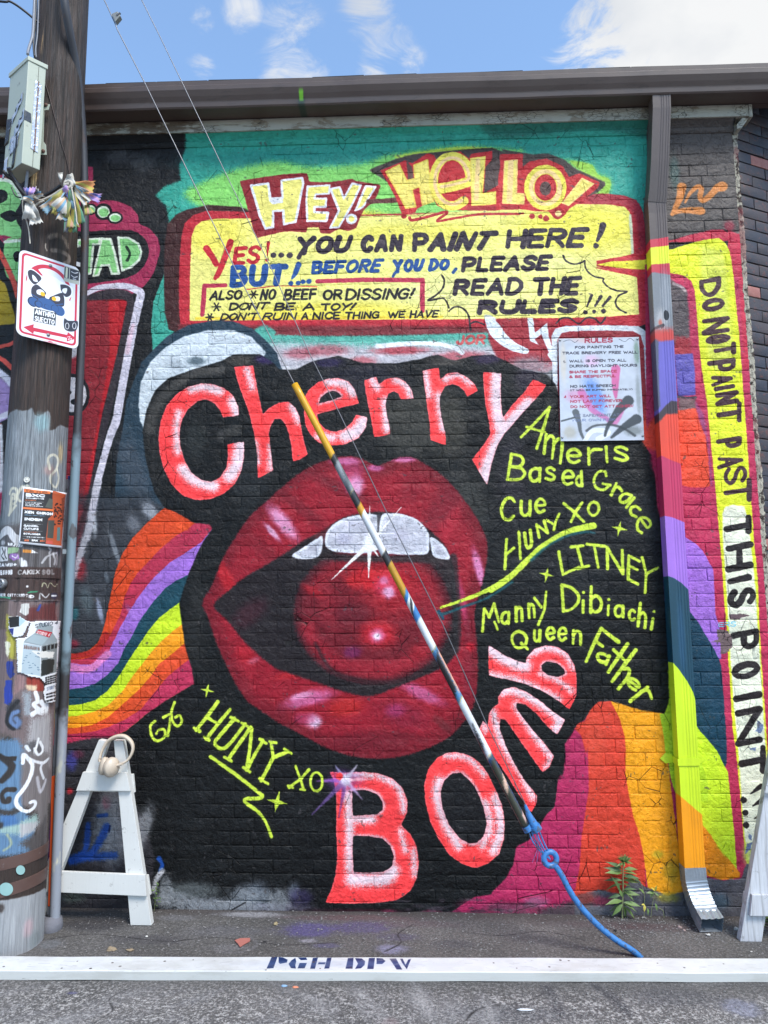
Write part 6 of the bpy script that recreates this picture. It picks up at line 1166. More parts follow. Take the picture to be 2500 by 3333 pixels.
col = n.mix(n.math('MULTIPLY', n.ramp(f1, .40, .30, 0, 1), .75), col, lin((34, 33, 35)))
nr = n.bump(n.math('ADD', n.math('MULTIPLY', ag, .6), n.math('ADD', n.math('MULTIPLY', f1, .5), f4)), .9, .006)
m_ground = n.set(col, .88, nr, spec=.3)
xs = np.concatenate([[-400, -60, -12], np.linspace(-4, 4, 161), [12, 60, 400]]); ys = np.concatenate([[-400, -60, -12, -5], np.linspace(-3, .35, 90), [12, 60, 400]])
gn = vnoise(len(ys), len(xs), 9, 3)*.6+vnoise(len(ys), len(xs), 3, 4)*.4
vs = [(x, y, (float(gn[j, i])-.62)*.010*(1 if abs(x) < 3.9 and -2.9 < y < .34 else 0)) for j, y in enumerate(ys) for i, x in enumerate(xs)]
nx_ = len(xs); fs = [(j*nx_+i, j*nx_+i+1, (j+1)*nx_+i+1, (j+1)*nx_+i) for j in range(len(ys)-1) for i in range(nx_-1)]
tag(obj('ground', mesh('ground', vs, fs, m_ground, True)), kind='structure')
# loose grit
m_grit = simple_mat('grit', (120, 116, 114), .9, var=.5, scale=70)
gr = random.Random(21); V, Fq = [], []
for i in range(5200):
    if i < 2600: x = gr.uniform(-1.7, 2.2); y = gr.uniform(-.56, -.0)
    else: x = gr.uniform(-2.6, 2.6); y = gr.uniform(-1.3, -.72)
    if i < 900: x = gr.uniform(.9, 2.2); y = gr.gauss(-.12, .12)
    if y > -.01: continue
    s_ = abs(gr.gauss(.0020, .0014))+.0010; b0 = len(V); a = gr.uniform(0, 6.28)
    for q in ((1, 0, 0), (-.4, .9, .1), (-.6, -.8, 0), (.1, .1, .9)): V.append((x+s_*(q[0]*math.cos(a)-q[1]*math.sin(a))*1.3, y+s_*(q[0]*math.sin(a)+q[1]*math.cos(a)), .0005+s_*q[2]))
    Fq += [(b0, b0+1, b0+3), (b0+1, b0+2, b0+3), (b0+2, b0, b0+3)]
tag(obj('grit', mesh('grit', V, Fq, m_grit)), kind='stuff')

# ------------------------------------------------------------------ utility pole
PZ, PWpx, PHpx = 5.2, 456, 2600
def pole_fn(x, y):
    p = PC(x, y); a = math.atan2(p[0]-PCX, -(p[1]-PCY)); return ((a/(2*math.pi)+.5)*PWpx, p[2]/PZ*PHpx)
def paint_pole():
    c = Canvas(PWpx, PHpx, pole_fn, (50, 38, 33), 61)
    c.blob(t_('U', [(470, 330)])[0], 18, 60, (196, 168, 124), .95); c.blob(t_('W', [(580, 200)])[0], 7, 60, (186, 150, 104), .8)
    c.line(t_('U', [(720, 1190), (800, 1165), (880, 1180), (950, 1240), (985, 1340)]), 15, (150, 134, 122), 7, a=.7); c.line(t_('U', [(760, 1385), (860, 1395), (960, 1440), (1010, 1500), (990, 1560), (930, 1600)]), 14, (146, 132, 122), 6, a=.7); c.line(t_('U', [(655, 1290), (650, 1340), (670, 1390)]), 4, (190, 180, 168), 3, a=.7)
    # painted grey from about head height down
    top = t_('D', [(-60, 1010), (60, 1000), (95, 985), (150, 990), (190, 975), (205, 1010), (235, 1025), (290, 985), (305, 1020), (298, 1105), (330, 1100), (365, 1075), (395, 1090), (470, 1100)])
    c.poly(top+[(300, 2000), (-200, 2000)], (124, 130, 136), 5, 0, rough=2.2)
    c.blob(t_('D', [(250, 1060)])[0], 40, 50, (128, 160, 168), .8); c.blob(t_('D', [(110, 1150)])[0], 20, 70, (150, 156, 164), .6); c.blob(t_('D', [(365, 1240)])[0], 14, 40, (196, 170, 120), .7); c.blob(t_('D', [(300, 1350)])[0], 30, 30, (176, 130, 120), .5)
    CRM = (206, 202, 184)
    for P_, w in (([(300, 1340), (290, 1275), (325, 1255), (350, 1285), (340, 1340), (310, 1375), (305, 1420), (335, 1450), (352, 1400), (345, 1340)], 8), ([(60, 1490), (70, 1460), (95, 1460), (105, 1490), (90, 1520), (70, 1520), (60, 1600)], 8), ([(110, 1490), (130, 1450), (160, 1440), (180, 1460)], 7), ([(55, 1620), (95, 1560)], 7)): c.line(t_('D', P_), w, CRM, 3, 1, a=.85)
    c.line(t_('Q', [(130, 560), (170, 450), (160, 300), (200, 260), (240, 330), (210, 400), (165, 400)]), 8, CRM, 3, a=.85); c.line(t_('Q', [(250, 260), (270, 350), (330, 370)]), 8, CRM, 3, a=.8)
    # band of posters, tags and tar
    c.poly([(-200, 1705), (300, 1720), (300, 1860), (-200, 1860)], (92, 88, 90), 14, 0)
    c.poly(t_('Q', [(-100, 900), (120, 700), (260, 820), (300, 960), (200, 1020), (-100, 1100)]), (86, 84, 88), 4, 2); c.line(t_('Q', [(0, 870), (60, 800), (130, 790), (200, 880), (270, 930)]), 14, (206, 206, 210), 3)
    c.blob(t_('Q', [(40, 960)])[0], 16, 10, (196, 198, 204), .8)
    WT = (226, 226, 230)
    c.poly(t_('Q', [(0, 1015), (110, 1020), (120, 1225), (0, 1230)]), (214, 214, 218), 1.6, 0); c.line(t_('Q', [(30, 1040), (50, 1100), (20, 1150), (60, 1200)]), 3, (40, 40, 44), 1.4); c.line(t_('Q', [(80, 1060), (70, 1130), (100, 1190)]), 3, (40, 40, 44), 1.4)
    c.poly(t_('Q', [(125, 1030), (270, 1030), (250, 1100), (120, 1120)]), (150, 180, 140), 1.6, 2); c.poly(t_('Q', [(160, 1120), (260, 1115), (272, 1190), (200, 1225), (140, 1170)]), (150, 110, 176), 1.6, 2); c.line(t_('Q', [(180, 1150), (230, 1180), (250, 1140)]), 3, WT, 1.4)
    c.text('RIP.PYRO', quad('Q', (118, 960), (330, 985), (310, 1030), (120, 1000)), 3.2, WT, 1.4); c.poly(t_('Q', [(330, 1060), (450, 1065), (445, 1110), (330, 1100)]), (214, 140, 60), 1.6, 0); c.poly(t_('Q', [(455, 1060), (550, 1110), (450, 1110)]), WT, 1.6, 0)
    for P_ in ([(700, 1030), (730, 1060), (712, 1110)], [(600, 1250), (690, 1150), (830, 1100)], [(720, 1140), (720, 1300)], [(760, 1120), (790, 1200), (780, 1270)], [(830, 1130), (820, 1270)]): c.line(t_('Q', P_), 7, (206, 206, 210), 3, a=.8)
    c.line(t_('Q', [(300, 1200), (320, 1290), (350, 1230), (370, 1290)]), 12, WT, 4)
    c.poly(t_('Q', [(-200, 1300), (220, 1312), (860, 1320), (860, 1790), (-200, 1790)]), (66, 50, 47), 3, 0)
    c.text('EAWB+', quad('Q', (-30, 1260), (240, 1250), (235, 1300), (-30, 1310)), 4, WT, 1.6); c.text('MESHOB', quad('Q', (-20, 1360), (190, 1350), (185, 1420), (-20, 1425)), 4, WT, 1.6)
    c.text('CAKEX', quad('Q', (262, 1350), (570, 1350), (560, 1410), (255, 1425)), 4, (190, 186, 186), 1.8); c.text('SOL', quad('Q', (590, 1350), (770, 1345), (770, 1420), (590, 1425)), 6, (140, 132, 132), 3)
    c.blob(t_('Q', [(390, 1590)])[0], 6, 6, WT, 1); c.line(t_('Q', [(600, 1590), (620, 1540), (660, 1560), (680, 1610), (720, 1540), (780, 1590), (830, 1560)]), 3.5, (170, 168, 140), 1.6)
    c.text('DER CITYCRYPT', quad('Q', (0, 1690), (400, 1700), (400, 1745), (0, 1735)), 3, WT, 1.4); c.text('ID', quad('Q', (405, 1715), (485, 1715), (480, 1760), (405, 1760)), 3.4, WT, 1.4); c.line(t_('Q', [(400, 1680), (450, 1670), (530, 1665)]), 4, (60, 150, 110), 2); c.line(t_('Q', [(0, 1750), (60, 1745), (150, 1755)]), 4, (60, 140, 110), 2)
    c.line(t_('Q', [(560, 1770), (570, 1690), (640, 1750), (690, 1700)]), 5, (190, 190, 192), 2); c.poly(t_('Q', [(705, 1690), (750, 1680), (800, 1690), (815, 1730), (770, 1785), (715, 1760)]), (52, 46, 66), 2, 2); c.line(t_('Q', [(730, 1725), (790, 1725)]), 5, WT, 2)
    # wood with drips below
    c.poly([(-200, 1955), (300, 1955), (300, 2600), (-200, 2600)], (112, 96, 96), 6, 0)
    c.poly(t_('Q', [(0, 1790), (130, 1800), (120, 2212), (0, 2212)]), (92, 78, 70), 5, 0); c.poly(t_('Q', [(420, 1900), (800, 1800), (810, 2100), (500, 2080), (330, 2150)]), (96, 44, 44), 14, 2)
    c.poly(t_('Q', [(300, 1840), (415, 1840), (405, 1990), (370, 2010), (290, 1960)]), (206, 204, 200), 2, 0, rough=2); c.line(t_('Q', [(570, 1860), (540, 1930)]), 7, (40, 64, 140), 3)
    for P_, col, s_ in (([(100, 0), (230, 60), (240, 300), (230, 650), (140, 640), (110, 420)], (164, 158, 66), 8), ([(80, 400), (150, 400), (150, 520), (120, 620), (90, 560)], (214, 212, 190), 4), ([(100, 670), (190, 680), (210, 860), (150, 930), (110, 850)], (34, 54, 134), 3), ([(90, 950), (180, 940), (180, 1200), (150, 1310), (70, 1280)], (36, 58, 150), 3), ([(270, 840), (380, 870), (350, 1050), (200, 1160), (230, 900)], (142, 112, 112), 8), ([(370, 900), (560, 900), (620, 1000), (610, 1110), (400, 1100)], (140, 52, 42), 5), ([(370, 1020), (520, 1020), (510, 1100), (400, 1100)], (214, 190, 160), 6), ([(330, 1130), (440, 1120), (440, 1450), (340, 1450)], (152, 160, 168), 14)):
        c.poly(t_('R', P_), col, s_, 2, rough=2)
    c.poly(t_('R', [(100, 1330), (250, 1200), (300, 1300), (290, 1650), (130, 1640)]), (54, 54, 60), 10, 2); c.line(t_('R', [(250, 1400), (170, 1440), (150, 1540), (220, 1610), (270, 1560), (230, 1500)]), 16, (96, 120, 160), 6); c.line(t_('R', [(260, 1250), (140, 1400), (110, 1560), (200, 1650)]), 12, (30, 30, 34), 5)
    for P_ in ([(500, 1130), (530, 1250), (480, 1300), (560, 1380), (620, 1330), (580, 1260)], [(460, 1440), (520, 1400), (600, 1420)]): c.line(t_('R', P_), 16, (228, 228, 230), 3)
    c.blob(t_('R', [(660, 1340)])[0], 14, 30, (226, 226, 228), 1)
    c.poly(t_('R', [(430, 1500), (720, 1420), (700, 2212), (300, 2212), (380, 1800)]), (160, 156, 158), 20, 2)
    c.poly(t_('R', [(350, 1880), (470, 1820), (560, 1850), (640, 2000), (560, 2060), (400, 2060)]), (84, 82, 86), 12, 2); c.line(t_('R', [(540, 1790), (510, 1900), (480, 2000), (520, 2070), (590, 2030), (600, 1930), (560, 1840)]), 8, (226, 226, 228), 2.5); c.line(t_('R', [(370, 1900), (410, 1960)]), 12, WT, 3)
    c.poly(t_('R', [(0, 1700), (180, 1750), (220, 1950), (0, 1980)]), (90, 80, 76), 14, 2); c.line(t_('R', [(30, 1850), (120, 1780), (160, 1850), (110, 1920)]), 14, (60, 56, 54), 4)
    c.poly(t_('V', [(-200, -200), (260, -200), (380, 100), (300, 420), (320, 800), (500, 1050), (420, 1430), (-200, 1440)]), (92, 124, 156), 14, 2)
    c.poly(t_('V', [(300, 0), (680, 0), (670, 700), (640, 1350), (480, 1400), (520, 900), (330, 760)]), (112, 104, 104), 16, 2); c.poly(t_('V', [(0, 1050), (250, 1020), (500, 880), (540, 1000), (300, 1180), (150, 1160), (0, 1150)]), (150, 176, 172), 12, 2); c.poly(t_('V', [(280, 1030), (530, 980), (480, 1120), (280, 1220)]), (176, 174, 176), 10, 2); c.poly(t_('V', [(280, 1300), (500, 1150), (640, 900), (620, 1350), (480, 1450)]), (78, 72, 72), 16, 2)
    c.poly(t_('V', [(20, 880), (200, 870), (260, 1010), (40, 1060)]), (70, 110, 160), 10, 2)
    c.line(t_('V', [(20, 50), (120, 130), (170, 200), (130, 300), (40, 400)]), 20, (48, 42, 40), 5); c.poly(t_('V', [(20, 45), (240, 50), (230, 120), (60, 100)]), (44, 38, 36), 3, 0); c.line(t_('V', [(200, 530), (100, 530), (40, 600), (60, 690), (120, 700), (130, 660)]), 15, (50, 44, 42), 4); c.line(t_('V', [(0, 840), (150, 860), (240, 820)]), 16, (60, 56, 56), 8); c.blob(t_('V', [(20, 1040)])[0], 14, 18, (50, 46, 46), .9)
    c.line(t_('V', [(320, 150), (325, 45), (345, 30), (400, 90), (452, 170), (440, 290), (380, 440), (300, 560), (240, 640), (235, 730), (290, 810), (380, 842), (460, 800), (492, 735), (470, 700), (420, 715)]), 12, (230, 230, 234), 2.5); c.line(t_('V', [(400, 90), (500, 130), (600, 150), (680, 90)]), 11, (216, 216, 220), 3); c.line(t_('V', [(590, 160), (570, 240), (610, 370)]), 8, (206, 206, 210), 3); c.line(t_('V', [(520, 360), (560, 560), (630, 440), (640, 400)]), 11, (176, 172, 178), 5)
    c.line(t_('V', [(480, -60), (530, 30), (590, -10), (600, -80)]), 9, (224, 224, 228), 3)
    bandc = (86, 66, 60)
    c.line(t_('V', [(110, 1180), (160, 1310), (60, 1400)]), 7, (170, 176, 140), 5, a=.8)
    c.poly(t_('V', [(-300, 2080), (250, 2080), (600, 1960), (700, 1960), (700, 3200), (-300, 3200)]), (150, 152, 156), 4, 0)
    c.blob(t_('J', [(160, 1080)])[0], 24, 40, (196, 160, 166), .6); c.blob(t_('J', [(10, 960)])[0], 14, 26, (50, 40, 36), .8); c.blob(t_('J', [(200, 1150)])[0], 30, 30, (120, 130, 132), .6)
    # wood grain, checks and weather
    st = vnoise(c.h//24+2, c.w, 1.7, 71); yy = np.arange(c.h)/24.0; yi = yy.astype(int); f = (yy-yi)[:, None]; st = st[yi]*(1-f)+st[yi+1]*f
    st2 = vnoise(c.h//60+3, c.w, 5, 72); yy = np.arange(c.h)/60.0; yi = yy.astype(int); f = (yy-yi)[:, None]; st2 = st2[yi]*(1-f)+st2[yi+1]*f
    z = np.arange(c.h)[:, None]/c.h*PZ; bare = np.clip((z-2.55)/.1, 0, 1)
    g = ((st-.5)*.6+(st2-.5)*.30)*(.16+.84*bare)+(c.n3-.5)*.18*bare
    c.a *= np.clip(1+g, .3, 1.7)[..., None]
    return c.image('pole_paint')
ck_r = random.Random(17); CHK = [(ck_r.uniform(0, 1), ck_r.uniform(0, 4.5), ck_r.uniform(.6, 2.2), ck_r.uniform(.003, .007), ck_r.uniform(0, 6)) for _ in range(46)]
def pole_r(z): return .158-.0058*z
def pole_mat(name, img):
    n = NT(name); t = img_uv(n, img, n.pos((1, 1, 1), 'U')); p = n.pos((1, 1, .06)); q = n.noise(p, 90, 4, .6, .3); pf = n.noise(n.pos(), 130, 4, .6)
    s_ = n.N('ShaderNodeSeparateXYZ'); n.L(n.pos(), s_.inputs[0])
    crk = n.math('MULTIPLY', n.ramp(n.noise(n.pos((1, 1, .03)), 34, 3, .5, .2), .375, .35, 0, 1), n.ramp(s_.outputs[2], 1.2, 2.6, .35, 1))
    gf = n.noise(n.pos((1, 1, .03)), 170, 4, .75); hi = n.ramp(s_.outputs[2], 1.0, 2.6, .35, 1)
    col = n.mix(hi, t.outputs[0], n.mix(1.0, t.outputs[0], n.mix(n.ramp(gf, .32, .68), (.42, .42, .42), (1.45, 1.42, 1.38)), 'MULTIPLY'))
    col = n.mix(n.math('MULTIPLY', crk, .8), col, (.018, .013, .011))
    return n.set(col, n.ramp(q, .3, .7, .55, .8), n.bump(n.math('SUBTRACT', n.math('ADD', q, n.math('ADD', gf, n.math('MULTIPLY', pf, .3))), crk), .9, .005))
pimg = paint_pole(); m_pole = pole_mat('pole_wood', pimg)
pole = thing('utility_pole', (PCX, PCY, 0), 'tall dark timber utility pole with its lower half thick with paint and tags', 'utility pole')
SEG, RW = 120, 240; vs, us, fs = [], [], []; PTOP = 8.6
for j in range(RW+1):
    z = -.08+(PTOP+.08)*j/RW
    for i in range(SEG+1):
        u = i/SEG; a = (u-.5)*2*math.pi; rad = pole_r(z)+.0018*math.sin(3*a+z*.7)+.0012*math.sin(7*a+1.3*z)
        for cu, z0, L_, dp, ph in CHK:
            if z0 < z < z0+L_:
                d = (u-cu-.004*math.sin(z*3+ph))*SEG
                if abs(d) < 1.1: rad -= dp*(1-abs(d)/1.1)*math.sin(math.pi*(z-z0)/L_)
        vs.append((PCX+rad*math.sin(a), PCY-rad*math.cos(a), z)); us.append((u, z/PZ))
for j in range(RW):
    for i in range(SEG): a = j*(SEG+1)+i; fs.append((a, a+1, a+SEG+2, a+SEG+1))
shaft = obj('shaft', mesh('shaft', vs, fs, m_pole, True, us), pole)
obj('pole_top', lathe('pole_top', [(.11, PTOP), (.06, PTOP+.03), (0, PTOP+.035)], simple_mat('end_grain', (90, 76, 64), .9), 24, Matrix.Translation((PCX, PCY, 0))), pole)
# painted bands wrapped round the pole
m_band = simple_mat('brown_band', (84, 62, 56), .5, var=.2, scale=14, bmp=.25, bscale=60, dirt=((120, 112, 110), 30, .62, .8))
def band_ring(z0, z1, tilt, off=.004, mat=None, uv=True):
    vs, us, fs = [], [], []; n_ = 110
    for j, z in enumerate((z0, z0+.001, (z0+z1)/2, z1-.001, z1)):
        for i in range(n_+1):
            u = i/n_; a = (u-.5)*2*math.pi; zz = z+tilt*math.sin(a)*pole_r(0); rad = pole_r(zz)+(.001 if j in (0, 4) else off*.75)
            vs.append((PCX+rad*math.sin(a), PCY-rad*math.cos(a), zz)); us.append((u, zz/PZ))
    for j in range(4):
        for i in range(n_): a = j*(n_+1)+i; fs.append((a, a+1, a+n_+2, a+n_+1))
    m = mesh('band', vs, fs, mat or m_band, True, us)
    m.polygons.foreach_set('use_smooth', [False]*len(m.polygons))
    return m
zq = lambda k, x, y: PC(*t_(k, [(x, y)])[0])[2]
m_bandp = pole_mat('tagged_band', pimg)
obj('band', band_ring(zq('Q', 400, 1465), zq('Q', 400, 1312), 0, .005, m_bandp), pole); obj('band', band_ring(zq('Q', 400, 1795), zq('Q', 400, 1650), 0, .005, m_bandp), pole)
b3 = obj('band', band_ring(zq('V', 300, 1660), zq('V', 300, 1490), .12), pole); b4 = obj('band', band_ring(zq('V', 300, 2050), zq('V', 300, 1870), .15), pole)
m_spot = simple_mat('pale_teal_spray', (134, 170, 168), .6)
def pole_sheet(name, fn_px, nu, nv, mat, off=.007, keep=None, curl=0.0, thick=.0006):
    def f(u, v):
        x, y = fn_px(u, v); p = PC(x, y, PCR); a = math.atan2(p[0]-PCX, -(p[1]-PCY)); rr = pole_r(p[2])+off+curl*(max(0, abs(u-.5)-.38)+max(0, abs(v-.5)-.4))
        return (PCX+rr*math.sin(a), PCY-rr*math.cos(a), p[2])
    return grid_sheet(name, f, nu, nv, mat, keep=keep)
def bil(q): 
    q = [np.array(a, float) for a in q]
    return lambda u, v: tuple((q[0]*(1-u)+q[1]*u)*(1-v)+(q[3]*(1-u)+q[2]*u)*v)
def solid(o, t=.0007, off=1.0):
    m = o.modifiers.new('thickness', 'SOLIDIFY'); m.thickness = t; m.offset = off; return o
for k, x, y, rx, ry in (('V', 282, 1675, 58, 68), ('V', 95, 1945, 90, 95)):
    c0 = t_(k, [(x, y)])[0]
    obj('paint_spot', pole_sheet('paint_spot', lambda u, v: (c0[0]+rx*.226*v*math.cos(6.283*u), c0[1]+ry*.226*v*math.sin(6.283*u)), 20, 4, m_spot, .0068), b3)

# concert flyer
def paint_flyer():
    q = t_('Q', [(345, 155), (915, 240), (850, 1035), (285, 970)]); A = np.array(q)
    # flat sheet coordinates 0..280 x 0..400, drawn in tile Q coordinates through the sheet's own corners
    H = homog(q, [(0, 400), (280, 400), (280, 0), (0, 0)])
    c = Canvas(280, 400, lambda x, y: H(x, y), (226, 226, 232), 81)
    P = lambda pts, col, s_=1.4, sm=0: c.poly(t_('Q', pts), col, s_, sm, rough=.2)
    P([(362, 182), (905, 262), (842, 1005), (303, 945)], (44, 42, 44)); P([(740, 210), (905, 262), (842, 1005), (640, 975), (680, 620), (740, 560)], (176, 82, 48))
    P([(358, 190), (712, 222), (708, 262), (356, 235)], (226, 120, 60)); P([(340, 450), (752, 480), (750, 510), (338, 478)], (222, 116, 60)); P([(655, 930), (740, 935), (735, 985), (650, 975)], (196, 84, 70))
    rs = np.random.RandomState(2)
    for i in range(46):
        x = rs.uniform(760, 860); y = rs.uniform(390, 700); c.dot(t_('Q', [(x, y)])[0], rs.uniform(1.5, 3.2), (52, 34, 30), 1.4)
    for i in range(26):
        y = 330+i*16; c.line(t_('Q', [(860, y), (890, y-20)]), 1.5, (70, 36, 30), 1.4)
    P([(700, 320), (745, 340), (740, 470), (640, 450)], (84, 88, 80)); P([(680, 640), (765, 640), (745, 900), (665, 890)], (70, 72, 66)); P([(800, 740), (835, 740), (830, 930), (790, 930)], (90, 120, 120))
    wt = (232, 232, 234); T = lambda s_, a, b, d, e, w, col=wt: c.text(s_, quad('Q', a, b, d, e), w*.55, col, 1.2)
    T('friday june 26th', (385, 200), (680, 222), (678, 250), (385, 230), 1.6, (60, 40, 34)); T('BXC', (382, 250), (640, 268), (638, 312), (380, 300), 6.5); T('COLLECTIVE', (380, 310), (628, 325), (626, 342), (378, 328), 2.8); T('presents', (376, 338), (520, 345), (518, 362), (376, 355), 1.6, (220, 120, 70))
    T('a night of wild techno,', (374, 378), (598, 388), (596, 404), (374, 394), 1.8); T('idm, electro, jungle,', (374, 398), (570, 410), (568, 426), (374, 414), 1.8); T('breakdance & breakcore', (374, 420), (612, 436), (610, 450), (374, 436), 1.8)
    T('XEN CHRON', (365, 500), (745, 530), (742, 570), (362, 540), 6); T('different circles / boston', (362, 556), (640, 572), (638, 584), (362, 570), 1.5, (120, 160, 190)); T('INDEK', (360, 600), (605, 618), (602, 655), (358, 642), 6.5)
    T('QANCEL', (352, 700), (552, 712), (550, 740), (350, 732), 4); T('CUTUPS', (350, 744), (552, 756), (550, 784), (348, 776), 4); T('visual gtis by', (350, 798), (540, 808), (538, 820), (350, 810), 1.4, (200, 110, 70)); T('8CYLINDER', (348, 818), (576, 832), (574, 856), (346, 844), 3.6)
    T('at Brillobox 4104 Penn', (390, 872), (636, 884), (634, 898), (390, 886), 1.5); T('$15', (360, 914), (420, 918), (418, 944), (358, 940), 3.6, (222, 110, 60)); T('9PM', (458, 914), (538, 920), (536, 946), (456, 942), 4); T('21+', (570, 922), (634, 926), (632, 950), (568, 946), 3.6, (222, 110, 60))
    for a, b in (((338, 868), (642, 884)), ((336, 904), (642, 920)), ((345, 690), (605, 700)), ((346, 790), (600, 800)), ((356, 368), (620, 380))): c.line(t_('Q', [a, b]), 1, (150, 150, 150), 1.2, 0)
    return c.image('flyer_print')
def homog(src, dst):
    Am = []; b = []
    for (x, y), (u, v) in zip(src, dst):
        Am += [[x, y, 1, 0, 0, 0, -u*x, -u*y], [0, 0, 0, x, y, 1, -v*x, -v*y]]; b += [u, v]
    h = np.linalg.solve(np.array(Am, float), np.array(b, float))
    return lambda x, y: ((h[0]*x+h[1]*y+h[2])/(h[6]*x+h[7]*y+1), (h[3]*x+h[4]*y+h[5])/(h[6]*x+h[7]*y+1))
def print_mat(name, img, rough=.55, bmp=.2):
    n = NT(name); t = img_uv(n, img, n.pos((1, 1, 1), 'U')); a = n.noise(n.pos(), 18, 5, .6)
    return n.set(n.mix(1.0, t.outputs[0], n.mix(a, (.84, .84, .84), (1.04, 1.04, 1.04)), 'MULTIPLY'), rough, n.bump(a, bmp, .004))
fq = t_('Q', [(345, 155), (915, 240), (850, 1035), (285, 970)])
fl = obj('flyer', pole_sheet('flyer', bil(fq), 24, 20, print_mat('flyer_print', paint_flyer()), .0085, curl=.03)); solid(fl)
tag(fl, 'white-edged black and orange concert flyer pasted on the pole below the tilted sign', 'flyer')

# torn poster with a milk carton picture
TQ = t_('R', [(150, 20), (835, 20), (745, 1290), (100, 1290)])
def paint_torn():
    H = homog(TQ, [(0, 600), (340, 600), (340, 0), (0, 0)]); c = Canvas(340, 600, lambda x, y: H(x, y), (218, 218, 222), 91)
    P = lambda pts, col, s_=1.6, sm=0, r_=1.0: c.poly(t_('R', pts), col, s_, sm, rough=r_)
    P([(555, 120), (735, 180), (720, 270), (780, 380), (775, 420), (570, 470), (340, 420), (360, 380), (490, 280)], (142, 152, 156)); P([(540, 225), (718, 270), (680, 350), (500, 275)], (176, 34, 48)); P([(370, 400), (470, 300), (670, 350), (580, 460)], (156, 170, 176))
    P([(340, 430), (560, 470), (555, 900), (310, 860)], (170, 184, 192)); P([(575, 470), (780, 420), (765, 850), (560, 915)], (120, 126, 128)); P([(580, 680), (740, 660), (720, 850), (570, 905)], (36, 38, 38), 4, 2, 6)
    P([(440, 540), (740, 560), (720, 650), (560, 640)], (214, 210, 204), 4, 2, 5)
    c.text('CAN HE DO IT', quad('R', (590, 480), (785, 435), (780, 500), (590, 550)), 3.4, (20, 20, 22), 1.4); c.text('STUDIO 4', quad('R', (490, 150), (800, 90), (790, 150), (500, 210)), 2.4, (60, 70, 80), 1.4); c.text('STUDIO 4', quad('R', (530, 245), (700, 285), (675, 335), (510, 285)), 2.2, (226, 200, 200), 1.4)
    c.text('ADAGADIO', quad('R', (345, 455), (550, 490), (550, 540), (340, 510)), 3.5, (120, 100, 96), 1.6)
    for i, y in enumerate((900, 930, 960, 990)): c.text('FACT THE ACTOR NO ASKS', quad('R', (620, y+20), (762, y-20), (760, y+4), (620, y+44)), 2.2, (40, 40, 44), 1.3)
    c.text('STUDY', quad('R', (640, 1060), (740, 1030), (738, 1080), (640, 1110)), 2, (120, 130, 150), 1.4)
    for y in (1130, 1170, 1220): c.text('FINE NOISE ON', quad('R', (630, y+20), (742, y-10), (740, y+16), (630, y+44)), 2.4, (40, 40, 44), 1.3)
    rs = np.random.RandomState(9)
    for i in range(22): x, y = rs.uniform(320, 540), rs.uniform(570, 880); c.line(t_('R', [(x, y), (x+rs.uniform(8, 24), y+rs.uniform(-10, 10))]), 2.2, (96, 120, 140), 1.5)
    P([(150, 40), (285, 25), (285, 180), (160, 200)], (30, 30, 32)); P([(285, 30), (370, 90), (280, 190)], (176, 200, 214)); P([(150, 215), (212, 205), (200, 320), (170, 270)], (34, 50, 120))
    return c.image('torn_poster_print')
tp = [(152, 35), (285, 22), (370, 85), (440, 105), (560, 92), (832, 92), (810, 300), (800, 620), (765, 860), (742, 1250), (700, 1270), (625, 1270), (600, 1130), (630, 1000), (560, 915), (420, 890), (340, 850), (262, 830), (250, 500), (245, 345), (380, 330), (430, 130), (420, 110), (340, 300), (240, 330), (195, 320), (150, 210)]
tpn = np.array(t_('R', tp)); bt = bil(TQ)
def keep_t(u, v):
    x, y = bt(u, v); x += 1.1*math.sin(y*.9)+.8*math.sin(y*2.3); return bool(Canvas._inside(tpn, np.array([[x]]), np.array([[y]]))[0, 0])
tor = obj('torn_poster', pole_sheet('torn_poster', bt, 70, 120, print_mat('torn_poster_print', paint_torn(), .6, .5), .0075, keep_t, .02)); solid(tor, .0006)
tag(tor, 'torn white poster with a milk carton picture stuck on the pole below the dark bands', 'poster')

